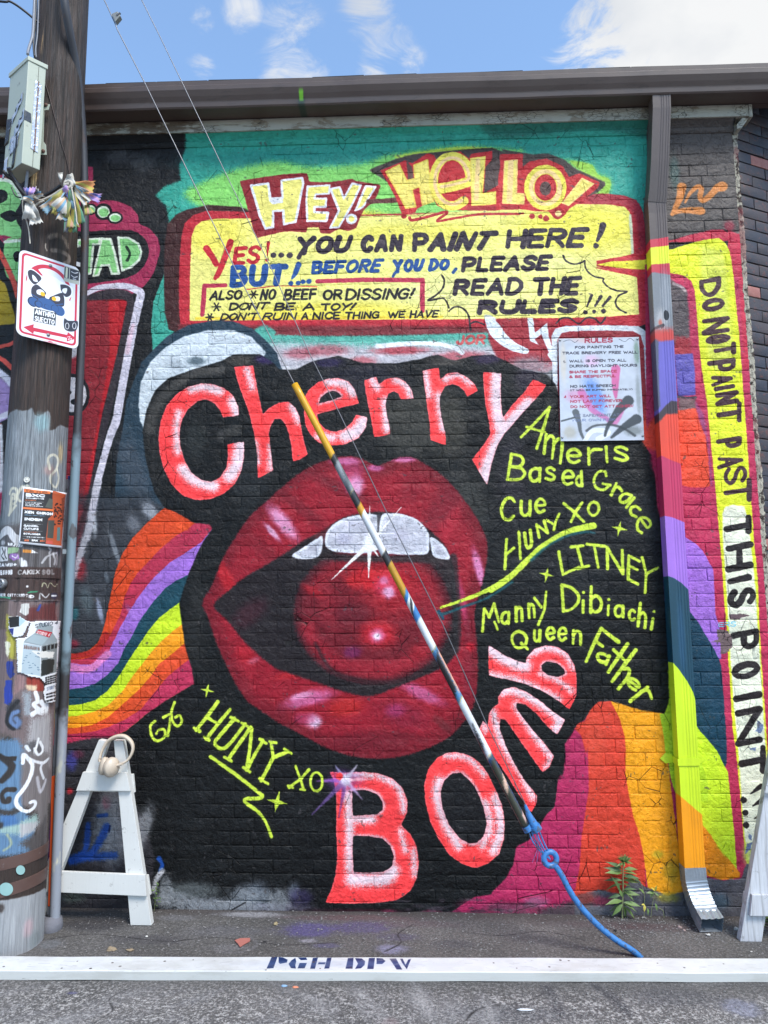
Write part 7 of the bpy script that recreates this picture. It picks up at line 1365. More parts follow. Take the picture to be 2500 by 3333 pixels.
# parking sign
SC = [(-1.9587, -.6317, 3.3751), (-1.7548, -.4048, 3.3759), (-1.7339, -.4221, 2.9197), (-1.9378, -.6489, 2.919)]
SQ_ = t_('T', [(300, 168), (1146, 400), (1110, 1592), (240, 1338)])
def paint_sign():
    H = homog(SQ_, [(0, 570), (380, 570), (380, 0), (0, 0)]); c = Canvas(380, 570, lambda x, y: H(x, y), (214, 216, 224), 101)
    c.n2 *= 0; c.n2 += .5
    RD = (190, 36, 62)
    def rr(m, r_): 
        P_ = []
        for cx, cy, a0 in ((380-m-r_, 570-m-r_, 0), (m+r_, 570-m-r_, 90), (m+r_, m+r_, 180), (380-m-r_, m+r_, 270)):
            P_ += [(cx+r_*math.cos(math.radians(a0+a)), cy+r_*math.sin(math.radians(a0+a))) for a in (0, 30, 60, 90)]
        return P_
    f0 = c.fn; c.fn = lambda x, y: (x, y); c.poly(rr(16, 30), RD, 1.2, 0); c.poly(rr(29, 20), (214, 216, 224), 1.2, 0)
    c.line([(186+128*math.cos(a), 372+136*math.sin(a)) for a in np.linspace(0, 6.283, 40)], 26, RD, 1.4); c.line([(100, 470), (280, 272)], 24, RD, 1.4, 0)
    c.fn = f0
    P = lambda pts, col, s_=1.3, sm=1: c.poly(t_('T', pts), col, s_, sm)
    NV, WH_, BL_ = (48, 46, 60), (230, 232, 238), (44, 82, 136)
    # sticker: masked animal head in generic form
    P([(395, 460), (450, 432), (520, 470), (590, 525), (640, 515), (760, 535), (850, 590), (960, 640), (1030, 690), (1020, 790), (980, 860), (1005, 930), (930, 1000), (900, 1100), (820, 1100), (740, 1050), (560, 1010), (450, 980), (400, 900), (390, 760), (380, 640), (400, 560)], WH_)
    P([(410, 470), (450, 450), (520, 485), (590, 560), (545, 620), (490, 650), (430, 590), (408, 520)], NV); P([(840, 650), (930, 645), (1000, 690), (1005, 780), (930, 820), (870, 740)], NV); P([(465, 520), (505, 545), (540, 610), (480, 600)], WH_); P([(890, 700), (950, 695), (930, 770), (880, 740)], WH_)
    P([(455, 700), (520, 650), (590, 700), (650, 760), (670, 830), (860, 760), (900, 800), (910, 900), (880, 960), (700, 930), (520, 860), (455, 800)], NV); P([(545, 620), (620, 560), (700, 580), (800, 600), (850, 640), (860, 740), (800, 770), (690, 785), (640, 720), (580, 690)], WH_, 1.3, 0); P([(650, 780), (700, 790), (690, 850), (640, 830)], WH_)
    P([(525, 730), (580, 718), (630, 760), (600, 800), (530, 780)], WH_); c.dot(t_('T', [(603, 782)])[0], 7, (232, 176, 30)); P([(735, 830), (790, 812), (842, 822), (836, 878), (745, 868)], WH_); c.dot(t_('T', [(760, 846)])[0], 6.5, (232, 176, 30))
    P([(540, 860), (620, 835), (720, 870), (790, 940), (760, 1010), (700, 1015), (570, 965)], BL_)
    for x, y, r_ in ((475, 892, 15), (545, 925, 10), (830, 1018, 16), (770, 985, 11)): c.dot(t_('T', [(x, y)])[0], r_+1.2, (26, 40, 70)); c.dot(t_('T', [(x, y)])[0], r_, BL_)
    c.dot(t_('T', [(658, 955)])[0], 8, (26, 40, 70)); c.dot(t_('T', [(658, 955)])[0], 6.5, BL_); c.line(t_('T', [(460, 790), (560, 850)]), 3, BL_); c.line(t_('T', [(790, 930), (890, 920)]), 3, BL_)
    c.poly(t_('T', [(488, 978), (790, 1050), (778, 1230), (475, 1160)]), (46, 50, 58), 1.3, 0); c.text('ANTHRO', quad('T', (500, 992), (778, 1058), (772, 1128), (496, 1062)), 3.1, (236, 236, 240), 1.2); c.text('SUECITO', quad('T', (495, 1086), (770, 1148), (762, 1220), (488, 1156)), 3.0, (236, 236, 240), 1.2)
    c.poly(t_('T', [(912, 370), (1140, 430), (1125, 640), (900, 590)]), (176, 176, 164), 1.3, 0); c.poly(t_('T', [(918, 380), (985, 398), (975, 555), (908, 538)]), NV, 1.3, 0); c.line(t_('T', [(948, 405), (940, 530)]), 6, (206, 204, 176), 1.5, 0); c.poly(t_('T', [(995, 402), (1132, 438), (1120, 580), (990, 560)]), (30, 30, 40), 1.3, 0)
    for P_ in ([(1015, 450), (1060, 470), (1110, 460)], [(1010, 500), (1050, 530), (1100, 520)], [(1040, 555), (1080, 560)]): c.line(t_('T', P_), 2.5, (200, 200, 206), 1.3)
    P([(905, 1130), (960, 1160), (1030, 1165), (1100, 1170), (1105, 1240), (1070, 1310), (980, 1320), (905, 1270)], (40, 42, 56)); 
    for x in (948, 1052): c.line(t_('T', [(x+26*math.cos(a), 1238+44*math.sin(a)) for a in np.linspace(0, 6.28, 12)]), 2, (206, 206, 212), 1.2)
    c.poly(t_('T', [(338, 1242), (480, 1205), (472, 1250), (945, 1368), (958, 1328), (1078, 1425), (940, 1465), (942, 1412), (478, 1305), (470, 1342)]), RD, 1.2, 0)
    c.line(t_('T', [(950, 1400), (990, 1395), (960, 1440), (1010, 1420), (1000, 1450)]), 2, (230, 200, 206), 1.2); c.blob(t_('T', [(705, 1470)])[0], 12, 7, RD, .9); c.line(t_('T', [(620, 1452), (790, 1494)]), 4, (206, 150, 160), 2)
    return c.image('sign_print')
n = NT('sign_face'); t = img_uv(n, paint_sign(), n.pos((1, 1, 1), 'U')); m_sign = n.set(t.outputs[0], .38, n.bump(n.noise(n.pos(), 6, 3), .3, .006), spec=.5)
m_alu = simple_mat('bare_aluminium', (150, 152, 155), .45, .7)
sgn_t = thing('parking_sign', tuple((np.array(SC[2])+np.array(SC[3]))/2), 'tilted white and red no-parking sign on the pole, covered with animal head stickers', 'sign')
c4 = [Vector(q) for q in SC]; ctr = sum(c4, Vector())/4; ex = ((c4[1]-c4[0])+(c4[2]-c4[3])).normalized(); ez = ((c4[0]-c4[3])+(c4[1]-c4[2])).normalized(); nn = ex.cross(ez).normalized(); nn = -nn if nn.dot(Vector((.74, -.67, 0))) < 0 else nn
hw, hh, rc = .153, .229, .034; out = []
for cx, cz, a0 in ((hw-rc, hh-rc, 0), (-hw+rc, hh-rc, 90), (-hw+rc, -hh+rc, 180), (hw-rc, -hh+rc, 270)):
    for a in range(0, 91, 15): out.append((cx+rc*math.cos(math.radians(a0+a)), cz+rc*math.sin(math.radians(a0+a))))
vs = [ctr+ex*a+ez*b for a, b in out]+[ctr+ex*a+ez*b-nn*.002 for a, b in out]; k = len(out)
us = [(a/(2*hw)+.5, b/(2*hh)+.5) for a, b in out]*2
fs = [tuple(range(k)), tuple(range(2*k-1, k-1, -1))]+[(i, k+i, k+(i+1) % k, (i+1) % k) for i in range(k)]
mm = fixn(mesh('sign_plate', vs, fs, m_sign, False, us)); mm.materials.append(m_alu)
for pl in mm.polygons:
    if len(pl.vertices) > 4 and pl.normal.dot(nn) < 0 or len(pl.vertices) == 4: pl.material_index = 1
obj('sign_plate', mm, sgn_t)
Rn = nn.to_track_quat('Z', 'Y').to_matrix().to_4x4()
for v_ in (.19, -.19): obj('bolt', lathe('bolt', [(.009, 0), (.009, .0015), (.005, .002), (.0045, .005), (0, .0055)], m_alu, 10, Matrix.Translation(ctr+ez*v_+nn*.0005) @ Rn), sgn_t)

# rules sheet on the wall
RX0, RZ0 = .838, 2.488
def rules_fn(x, y):
    p = PW(x, y, -.012); return ((p[0]-RX0)/.0008, (p[2]-RZ0)/.0008)
def paint_rules():
    c = Canvas(590, 770, rules_fn, (188, 192, 202), 111)
    b = lambda x, y, rx, ry, col, a, an=0: c.blob(t_('F', [(x, y)])[0], rx*.5425, ry*.5425, col, a, an)
    for q in ((560, 560, 120, 40, (214, 176, 170), .6), (430, 700, 30, 200, (206, 190, 170), .6), (870, 640, 26, 120, (90, 120, 90), .6), (620, 900, 80, 190, (90, 130, 206), .85, 20), (600, 690, 70, 60, (220, 170, 200), .7), (500, 900, 90, 60, (204, 130, 170), .6), (470, 1120, 60, 60, (176, 168, 150), .7), (850, 1110, 80, 50, (110, 114, 112), .8), (640, 1080, 120, 30, (180, 184, 190), .8), (880, 900, 20, 200, (120, 126, 122), .5)): b(*q)
    L_ = lambda P_, w, col, s_=6, a=.85, tp=None: c.line(t_('F', P_), w*.5425, col, s_, 1, a=a, taper=tp)
    L_([(745, 740), (742, 840), (745, 910)], 50, (206, 70, 130), 10, .75, [1.1, .8, .3]); L_([(540, 880), (600, 980), (680, 1030), (740, 1060), (800, 960)], 36, (206, 90, 150), 12, .7, [1.3, 1, .7, .9, .4])
    L_([(505, 1000), (525, 1060), (535, 1120), (570, 1190)], 26, (70, 72, 74), 9, .85, [1.6, 1, .7, .5]); L_([(420, 1052), (500, 1030)], 12, (60, 62, 64), 6, .8)
    L_([(570, 1110), (620, 1080), (720, 1075), (800, 1100), (860, 1140)], 14, (60, 60, 62), 8, .8); L_([(560, 1170), (610, 1110), (700, 1120), (640, 1160)], 30, (226, 228, 232), 6, .9); L_([(820, 930), (760, 990), (700, 1080), (680, 1140)], 46, (44, 46, 48), 10, .85, [1.4, 1, .5, .3]); L_([(870, 1040), (790, 1090), (720, 1150)], 46, (44, 46, 48), 10, .85, [1.3, .8, .3])
    BKT, RDT = (58, 56, 66), (160, 42, 66)
    T = lambda s_, x0, y0, x1, h, w, col=BKT, a=.95, d=-6: c.text(s_, quad('F', (x0, y0), (x1, y0+d), (x1, y0+h+d), (x0, y0+h)), w, col, 1.6, a)
    T('RULES', 558, 554, 728, 30, 4.6, RDT, 1, -3); T('FOR PAINTING THE', 500, 602, 792, 17, 2.6); T('TRACE BREWERY FREE WALL', 424, 636, 876, 17, 2.6); T('1.', 430, 690, 446, 16, 2.5); T('WALL IS OPEN TO ALL', 466, 684, 808, 17, 2.6); T('DURING DAYLIGHT HOURS', 468, 714, 874, 17, 2.6)
    T('SHARE THE SPACE', 466, 750, 752, 17, 2.6, RDT); T('& BE RESPECTFUL', 466, 778, 746, 17, 2.6, RDT); T('NO HATE SPEECH', 472, 836, 744, 17, 2.6); T('(IT WILL BE BUFFED IMMEDIATELY)', 470, 862, 846, 11, 1.8)
    T('4', 434, 902, 448, 16, 2.4, RDT); T('YOUR ART WILL', 470, 898, 716, 17, 2.6, RDT); T('NOT LAST FOREVER', 472, 926, 784, 17, 2.6, RDT, .9); T('DO NOT GET ATTACHED!', 474, 958, 852, 17, 2.6, RDT, .9); T('BE SAFE/PAINT AT', 500, 1012, 768, 17, 2.5, (96, 100, 120), .7); T('YOUR OWN RISK.', 478, 1040, 750, 17, 2.5, (96, 110, 150), .6)
    for P_ in ([(430, 575), (470, 565), (500, 580), (520, 565)], [(765, 560), (800, 575), (830, 555), (855, 572)]): c.line(t_('F', P_), 1.4, BKT, 1.4)
    g = (c.n3-.5)*.12; c.a *= (1+g)[..., None]; return c.image('rules_print')
n = NT('rules_sheet'); t = img_uv(n, paint_rules(), plane_vec(n, 'XZ', RX0, .472, RZ0, .616)); m_rules = n.set(t.outputs[0], .35, n.bump(n.noise(n.pos(), 5, 3), .25, .006), spec=.5)
rs_t = thing('rules_sign', (1.07, -.01, 2.49), 'white metal sheet headed RULES, sprayed over, bolted to the wall left of the downspout', 'sign')
rq = [PW(*q, -.012) for q in t_('F', [(402, 557), (884, 547), (917, 1166), (415, 1172)])]
obj('sheet', prism('sheet', rq, (0, .002, 0), m_rules, .0007), rs_t)
for x, y in ((412, 566), (876, 560), (425, 1150), (908, 1140)):
    p = PW(*t_('F', [(x, y)])[0], -.013); obj('screw', lathe('screw', [(.0065, 0), (.006, .002), (0, .003)], m_alu, 10, Matrix.Translation(p) @ Matrix.Rotation(math.radians(90), 4, 'X')), rs_t)
obj('spacer', box_mesh('spacer', (1.07, -.004, 2.8), (.40, .009, .5), m_alu), rs_t)

# ------------------------------------------------------------------ conduit, post and boxes by the pole
m_pvc = simple_mat('black_conduit', (62, 62, 68), .42, var=.1, scale=6, bmp=.08)
cd_img_fn = None
n = NT('sprayed_conduit'); p = n.pos(); s_ = n.N('ShaderNodeSeparateXYZ'); n.L(p, s_.inputs[0]); nz_ = n.noise(p, 5, 4, .6)
zz = n.math('ADD', s_.outputs[2], n.math('MULTIPLY', n.math('SUBTRACT', nz_, .5), .5))
col = n.mix(n.ramp(zz, 2.60, 2.42, 0, 1), lin((58, 58, 64)), lin((118, 138, 150))); col = n.mix(n.ramp(zz, 1.35, 1.2, 0, 1), col, lin((52, 50, 52))); col = n.mix(n.math('MULTIPLY', n.ramp(zz, 1.05, .95, 0, 1), 1), col, lin((136, 140, 150)))
col = n.mix(n.math('MULTIPLY', n.math('MULTIPLY', n.ramp(n.noise(n.pos((1, 1, .4)), 9, 4), .56, .62), .8), n.ramp(zz, .9, .7, 0, 1)), col, lin((196, 190, 160))); col = n.mix(n.math('MULTIPLY', n.ramp(n.noise(n.pos((1, 1, .5)), 13, 4), .60, .64), .7), col, lin((70, 52, 46)))
m_cond = n.set(col, .5, n.bump(n.noise(p, 90), .2, .002))
cpts = [(205, -60, -.60), (212, 20, -.58), (226, 100, -.53), (243, 190, -.46), (255, 270, -.41), (264, 360, -.37), (271, 470, -.33), (275, 620, -.30), (276, 800, -.285), (269, 1000, -.275), (261, 1200, -.27), (249, 1450, -.265), (236, 1700, -.26), (221, 2000, -.255), (207, 2300, -.25), (193, 2600, -.25), (183, 2860, -.25), (178, 3018, -.25)]
cp = cmr([PW(x, y, Y) for x, y, Y in cpts], 6); cp[-1].z = 0.0
cp.insert(0, cp[0]+(cp[0]-cp[1])*8)
cdt = thing('riser_conduit', (-1.80, -.25, 0), 'grey and black riser conduit running down the right side of the pole', 'pipe')
obj('pipe', tube('pipe', cp, .0205, m_cond, 18, rr=[.021 if q.z > 2.5 else .024 for q in cp]), cdt)
m_conc = simple_mat('painted_concrete', (104, 104, 112), .85, var=.3, scale=20, bmp=.6, bscale=60, bd=.006)
obj('collar', lathe('collar', [(.052, 0), (.056, .02), (.05, .055), (.026, .07)], m_conc, 20, Matrix.Translation((-1.800, -.25, -.005))), cdt)
for z in (1.9, 3.45):
    q = min(cp, key=lambda v: abs(v.z-z)); dv = Vector((PCX, PCY, q.z))-q; dv.z = 0; L_ = dv.length; dv.normalize()
    obj('bracket', prism('bracket', [q+dv*.02+Vector((0, 0, -.012)), q+dv*(L_-pole_r(z)+.01)+Vector((0, 0, -.012)), q+dv*(L_-pole_r(z)+.01)+Vector((0, 0, .012)), q+dv*.02+Vector((0, 0, .012))], (0, .004, 0), m_alu), cdt)
# steel post with an orange strip
m_post = simple_mat('flaked_grey_post', (104, 108, 118), .55, var=.2, scale=20, dirt=((52, 48, 48), 12, .52, .8), bmp=.3)
m_blue = simple_mat('blue_spray', (46, 70, 140), .5, var=.25, scale=14, dirt=((150, 160, 190), 20, .58, .5)); m_orange = simple_mat('orange_strip', (214, 88, 44), .45, var=.15, scale=12, dirt=((96, 52, 44), 9, .58, .6), st=(1, 1, .3))
pst = thing('channel_post', (-1.83, -.22, 0), 'thin steel channel post with an orange strip low down between pole and conduit', 'post')
def slab(name, q, Y, th, mat, bev=.0, k=None):
    q = t_(k, q) if k else q; return prism(name, [PW(x, y, Y) for x, y in q], (0, th, 0), mat, bev)
def gz(q, Y, z=0.0):      # bottom of a slab on the ground: move the two last points down to z
    return q
P5 = [PW(*a, -.235) for a in t_('Q', [(915, 60), (972, 40)])]+[PW(184, 3020, -.235), PW(152, 3020, -.235)]
P5 = [Vector(a) for a in P5]; P5[2].z = P5[3].z = 0
obj('channel', prism('channel', P5, (0, .03, 0), m_post, .002), pst)
P5 = [Vector(PW(*a, -.239)) for a in t_('V', [(735, 345), (815, 318), (775, 1300), (740, 2212), (690, 2212), (730, 1000)])]
obj('orange_strip', prism('orange_strip', P5, (0, .006, 0), m_orange, .001), pst)
P5 = [Vector(PW(*a, -.2)) for a in t_('Q', [(978, -8), (1036, -8), (1010, 560), (985, 1000), (930, 1420), (900, 1400), (950, 900)])]
bl_ = obj('blue_batten', prism('blue_batten', P5, (0, .012, 0), m_blue, .001), pst)

# terminal box
m_box = simple_mat('box_enamel', (168, 174, 160), .42, var=.06, scale=8, bmp=.05, dirt=((60, 52, 46), 14, .62, .8)); m_tape = simple_mat('black_tape', (40, 40, 46), .22, var=.3, scale=30, bmp=.4, bscale=30, bd=.006, spec=.8); m_foil = simple_mat('peeling_silver_tape', (176, 182, 196), .25, .3, var=.2, scale=30, bmp=.6, bscale=40, bd=.008)
tb = thing('terminal_box', (-2.03, -.6, 3.78), 'pale grey-green metal terminal box with peeling black tape on the pole', 'utility box')
E0 = Vector(PW(85, 190, -.66)); E1 = Vector(PW(78, 530, -.66)); E1.x = E0.x = (E0.x+E1.x)/2
fa, ra = math.radians(35), math.radians(46)
dl = Vector((-math.cos(fa), math.sin(fa), 0)); dr = Vector((math.cos(ra), math.sin(ra), 0)); WL, WR = .198, .088
H_ = E0.z-E1.z; up = Vector((0, 0, 1))
obj('case', prism('case', [E1, E1+dl*WL, E1+dl*WL+dr*WR, E1+dr*WR], up*H_, m_box, .004), tb)
lid = [E0-dl*.004-dr*.004, E0+dl*(WL+.006)-dr*.006, E0+dl*(WL+.006)+dr*(WR+.006), E0+dr*(WR+.006)-dl*.006]
obj('lid', prism('lid', [v-up*.012 for v in lid], up*.024, m_box, .003), tb)
nr_ = dr.cross(up).normalized(); nr_ = nr_ if nr_.y < 0 else -nr_; nl_ = up.cross(dl).normalized(); nl_ = nl_ if nl_.y < 0 else -nl_
def onr(u, v, o=.001): return E1+dr*(WR*u)+up*(H_*v)+nr_*o
def onl(u, v, o=.001): return E1+dl*(WL*u)+up*(H_*v)+nl_*o
m_seam = simple_mat('seam', (60, 62, 58), .6)
obj('seam', prism('seam', [onr(.58, .0), onr(.60, .0), onr(.60, .97), onr(.58, .97)], nr_*.0008, m_seam), tb)
hg = obj('hinge', prism('hinge', [onr(.42, .17), onr(.82, .15), onr(.80, .80), onr(.44, .83)], nr_*.002, m_foil, .0005), tb)
obj('hinge_pin', tube('hinge_pin', [onr(.62, .15, .004), onr(.62, .82, .004)], .0035, simple_mat('rusty_pin', (120, 96, 88), .5, .5), 8), hg)
for v_ in (.2, .36, .52, .66, .76): obj('hinge_knuckle', tube('hinge_knuckle', [onr(.62, v_, .004), onr(.62, v_+.012, .004)], .005, m_foil, 8), hg)
tr = random.Random(33)
def tape(cs, mat, curl=.01):
    a, b, c_, d = cs
    def f(u, v): return (a.lerp(b, u)).lerp(d.lerp(c_, u), v)+nl_*(.0025+curl*max(0, u-.55)*math.sin(u*5+1)+.0025*math.sin(u*23+v*3))
    return solid(obj('tape_strip', grid_sheet('tape_strip', f, 16, 5, mat), tb), .0005)
tape((onl(.15, .70), onl(1.0, .42), onl(1.0, .36), onl(.14, .63)), m_foil); tape((onl(.14, .69), onl(.75, .50), onl(.76, .485), onl(.15, .675)), m_tape, .02); tape((onl(.0, .52), onl(.75, .30), onl(.75, .22), onl(.0, .42)), m_foil); tape((onl(.05, .50), onl(.6, .33), onl(.6, .30), onl(.05, .47)), m_tape, .02); tape((onl(.7, .52), onl(1.02, .56), onl(1.02, .30), onl(.8, .30)), m_tape); tape((onl(.2, .33), onl(.9, .24), onl(1.0, .12), onl(.25, .20)), m_foil, .04); tape((onl(.25, .30), onl(.5, .30), onl(.6, .0), onl(.4, .02)), m_tape, .03); tape((onl(.75, .16), onl(1.02, .16), onl(1.02, -.02), onl(.78, .0)), m_foil, .02)
obj('tape_patch', prism('tape_patch', [onr(-.02, .50), onr(.33, .49), onr(.38, .405), onr(-.02, .41)], nr_*.001, m_tape), tb)
brq = [(580, 1045), (720, 1058), (695, 1138), (635, 1145), (622, 1590), (660, 1640), (668, 1785), (560, 1782), (565, 1400)]
obj('bracket', slab('bracket', brq, -.565, .004, m_box, .001, 'W'), tb)
for x, y in ((662, 1070), (625, 1735)): obj('bolt', lathe('bolt', [(.011, 0), (.009, .006), (0, .007)], simple_mat('rust', (96, 70, 60), .8), 6, Matrix.Translation(PW(*t_('W', [(x, y)])[0], -.566)) @ Matrix.Rotation(math.radians(90), 4, 'X')), tb)
m_cable = simple_mat('grey_cable', (122, 126, 136), .45); m_black = simple_mat('black_cable', (30, 30, 33), .45)
def cable(name, k, pts, Y, r_, mat, label, parent=None, Y2=None):
    q = t_(k, pts); n_ = len(q); P_ = [PW(x, y, Y+(0 if Y2 is None else (Y2-Y)*i/(n_-1))) for i, (x, y) in enumerate(q)]
    o = obj(name, tube(name, cmr(P_, 6), r_, mat, 8), parent)
    if not parent: tag(o, label, 'cable', 'cables around the terminal box')
    return o
cable('cable', 'W', [(400, 340), (405, 290), (432, 200), (465, 90), (478, -40), (500, -500), (540, -1400)], -.60, .0075, m_cable, 'thick grey cable rising from the top of the terminal box', Y2=-.53)
cable('cable', 'W', [(495, 365), (482, 230), (490, 60), (510, -200), (560, -1300)], -.585, .005, m_black, 'thin black cable rising behind the thick grey one', Y2=-.53)
cable('cable', 'W', [(520, 380), (515, 250), (538, 60), (550, -200), (590, -1300)], -.575, .0035, m_cable, 'narrow pale cable hugging the left edge of the pole', Y2=-.53)
cable('cable', 'A', [(-400, -40), (0, 8), (50, 6), (95, 28), (150, 68), (195, 105), (235, 140)], -.62, .006, m_black, 'black cable arching in from the left to the top of the pole', Y2=-.53)
cable('cable', 'U', [(40, 250), (120, 330), (190, 380), (260, 480), (330, 570), (400, 640), (450, 700)], -.66, .009, m_black, 'thick black cable drooping from the underside of the box', Y2=-.56)
cable('cable', 'U', [(120, 200), (170, 320), (250, 440), (330, 560)], -.67, .011, m_tape, 'taped black cable bundle under the box corner', Y2=-.58)
cable('cable', 'U', [(418, 150), (398, 280), (380, 440), (362, 580)], -.60, .008, m_cable, 'flat grey cable hanging straight down from the box', Y2=-.57)
cable('cable', 'U', [(165, 485), (200, 570), (240, 620), (300, 632)], -.62, .0035, m_black, 'short bent end of black wire left of the cloth knot')
def on_pole(k, pts, off):
    o = []
    for x, y in t_(k, pts):
        p = PC(x, y); a = math.atan2(p[0]-PCX, -(p[1]-PCY)); rr = pole_r(p[2])+off; o.append(Vector((PCX+rr*math.sin(a), PCY-rr*math.cos(a), p[2])))
    return o
tag(obj('ground_wire', tube('ground_wire', cmr(on_pole('W', [(600, 650), (640, 740), (690, 890), (740, 1060), (790, 1240), (850, 1440), (890, 1600), (960, 1820), (990, 1950), (1010, 2060)], .004), 5), .002, simple_mat('thin_wire', (70, 54, 50), .5), 6)), 'thin brown wire slanting across the dark wood to the cloth knot', 'wire')

# can end and lid stuck to the pole
def disc_on_pole(name, k, x, y, prof, mat, lab, cat, extra=None):
    q = on_pole(k, [(x, y)], .002)[0]; d = Vector((q.x-PCX, q.y-PCY, 0)).normalized(); M = Matrix.Translation(q) @ d.to_track_quat('Z', 'Y').to_matrix().to_4x4()
    o = tag(obj(name, lathe(name, prof, mat, 28, M)), lab, cat); return o, M
can, M_ = disc_on_pole('crushed_can', 'Q', 75, 1548, [(.020, 0), (.0235, .004), (.0245, .022), (.0215, .030), (.0195, .0305), (.018, .026), (.0, .025)], m_alu, 'flattened silver drink can pinned to the pole between the dark bands', 'can')
obj('pull_tab', torus('pull_tab', M_ @ Vector((0.004, -.003, .0275)), .006, .0018, (M_.to_3x3() @ Vector((0, 0, 1))), m_alu, 14, 6), can)
ld, M_ = disc_on_pole('plastic_lid', 'Q', 390, 55, [(.014, 0), (.0145, .004), (.012, .006), (.0105, .003), (.007, .0035), (.005, .006), (0, .0062)], simple_mat('milky_plastic', (206, 204, 196), .3), 'small milky round plastic cap fixed above the flyer', 'cap')

# ------------------------------------------------------------------ cloth bunting tied round the pole
PAST = [(206, 200, 190), (214, 150, 90), (120, 160, 190), (206, 190, 90), (170, 140, 190), (196, 160, 140), (120, 180, 150), (200, 196, 186)]
def cloth_mat(name, cols, scale=26, ang=.5):
    n = NT(name); v = n.pos((1, 1, 1), 'U'); sp = n.N('ShaderNodeSeparateXYZ'); n.L(v, sp.inputs[0])
    w = n.math('ADD', n.math('MULTIPLY', sp.outputs[0], 1.0), n.math('MULTIPLY', sp.outputs[1], ang)); r_ = n.N('ShaderNodeValToRGB'); r_.color_ramp.interpolation = 'CONSTANT'; n.L(n.math('FRACT', w), r_.inputs[0])
    e = r_.color_ramp.elements; k_ = len(cols)
    e[0].position = 0; e[0].color = lin(cols[0])+(1,); e[1].position = 1/k_; e[1].color = lin(cols[1])+(1,)
    for i in range(2, k_): q = e.new(i/k_); q.color = lin(cols[i])+(1,)
    a = n.noise(n.pos(), 60, 4)
    return n.set(n.mix(1.0, r_.outputs[0], n.mix(a, (.8, .8, .8), (1.05, 1.05, 1.05)), 'MULTIPLY'), .85, n.bump(n.noise(n.pos(), 400), .3, .001))
bn = thing('cloth_bunting', tuple(on_pole('U', [(980, 700)], .02)[0]), 'faded pastel cloth strips and twisted rope knotted round the dark pole above the sign', 'bunting')
cm = [cloth_mat('cloth_%d' % i, c_) for i, c_ in enumerate(([(206, 196, 176), (196, 190, 184), (120, 160, 186), (200, 170, 140), (206, 202, 196)], [(196, 138, 88), (192, 130, 80), (186, 170, 84), (196, 142, 100)], [(170, 138, 186), (96, 110, 170), (190, 150, 180), (160, 130, 190)], [(168, 158, 92), (130, 146, 104), (176, 136, 110), (160, 146, 72)], [(136, 170, 190), (150, 180, 196), (200, 180, 160)], [(196, 192, 184), (180, 176, 170), (206, 202, 196)], [(90, 138, 112), (160, 148, 72), (104, 104, 110)]))]
cr_ = random.Random(12)
def cstrip(name, k, a, b, w, mi, Y=-.60, tw=.6, seg=14, ragged=True, sag=0):
    (ax, ay), (bx, by) = t_(k, [a, b]); L_ = math.hypot(bx-ax, by-ay); nx_, ny_ = -(by-ay)/L_, (bx-ax)/L_; ph = cr_.uniform(0, 6); w = w*.226*1.25
    def f(u, v):
        ww = w*(.35+.75*v)*(1+.08*math.sin(v*9+ph)); x = ax+(bx-ax)*v+nx_*ww*(u-.5); y = ay+(by-ay)*v+ny_*ww*(u-.5)+sag*v*v
        if ragged and v > .98: x += (bx-ax)/L_*((-1)**int(u*8))*3; y += (by-ay)/L_*((-1)**int(u*8))*3
        dep = Y+.012*math.sin(u*5*tw+v*4+ph)+.010*math.sin(v*7+ph*2)-.012*v
        return tuple(PW(x, y, dep))
    o = obj(name, grid_sheet(name, f, 8, seg, cm[mi]), bn); solid(o, .0009, 0); return o
for q in (('U', (990, 470), (860, 900), 210, 3), ('U', (1000, 500), (940, 960), 200, 4), ('U', (980, 480), (620, 820), 120, 4), ('U', (960, 500), (720, 760), 150, 3), ('U', (1000, 480), (830, 830), 190, 0), ('U', (1020, 520), (1010, 1130), 150, 6), ('U', (1040, 520), (1150, 1010), 130, 6), ('U', (1030, 560), (1050, 1060), 130, 3), ('U', (1040, 470), (1280, 690), 150, 0), ('U', (1040, 450), (1330, 640), 110, 0), ('U', (1060, 440), (1345, 500), 170, 1), ('U', (1240, 590), (1440, 650), 110, 2), ('U', (1000, 400), (930, 610), 130, 2), ('U', (1000, 300), (1000, 470), 150, 5), ('U', (880, 420), (868, 280), 55, 5), ('U', (1200, 650), (1290, 870), 100, 3)):
    cstrip('strip', *q)
for q in (('U', (440, 660), (430, 490), 130, 2), ('U', (480, 640), (580, 550), 130, 0), ('U', (400, 700), (420, 940), 150, 5), ('U', (460, 720), (520, 1010), 150, 5), ('U', (330, 640), (480, 660), 110, 0)): cstrip('strip', *q, Y=-.615)
m_rope = simple_mat('twisted_rope', (186, 178, 166), .9, var=.2, scale=60, bmp=.8, bscale=160, bd=.003, st=(1, 1, 1))
def rope(name, k, pts, r_, Y=-.60, mat=None): return obj(name, tube(name, cmr([PW(x, y, Y) for x, y in t_(k, pts)], 6), r_, mat or m_rope, 8), bn)
rope('rope', 'U', [(440, 650), (520, 665), (600, 670), (680, 640), (760, 600), (850, 540), (940, 490)], .0055); rope('rope', 'U', [(500, 760), (560, 710), (640, 680)], .005); rope('rope', 'U', [(330, 650), (325, 740), (340, 870), (380, 960), (410, 1080), (425, 1200), (433, 1295)], .0032); rope('rope', 'U', [(1030, 480), (1050, 600), (1080, 760), (1100, 900), (1105, 980), (1130, 1030)], .0035, -.625); rope('rope', 'U', [(1030, 290), (1050, 360), (1040, 450)], .006)
rope('knot', 'U', [(935, 420), (1000, 400), (1040, 450), (990, 500), (940, 460), (1000, 440)], .009, -.615); rope('rope', 'U', [(880, 455), (760, 540), (640, 600), (500, 650), (400, 680)], .008, -.57, m_black)

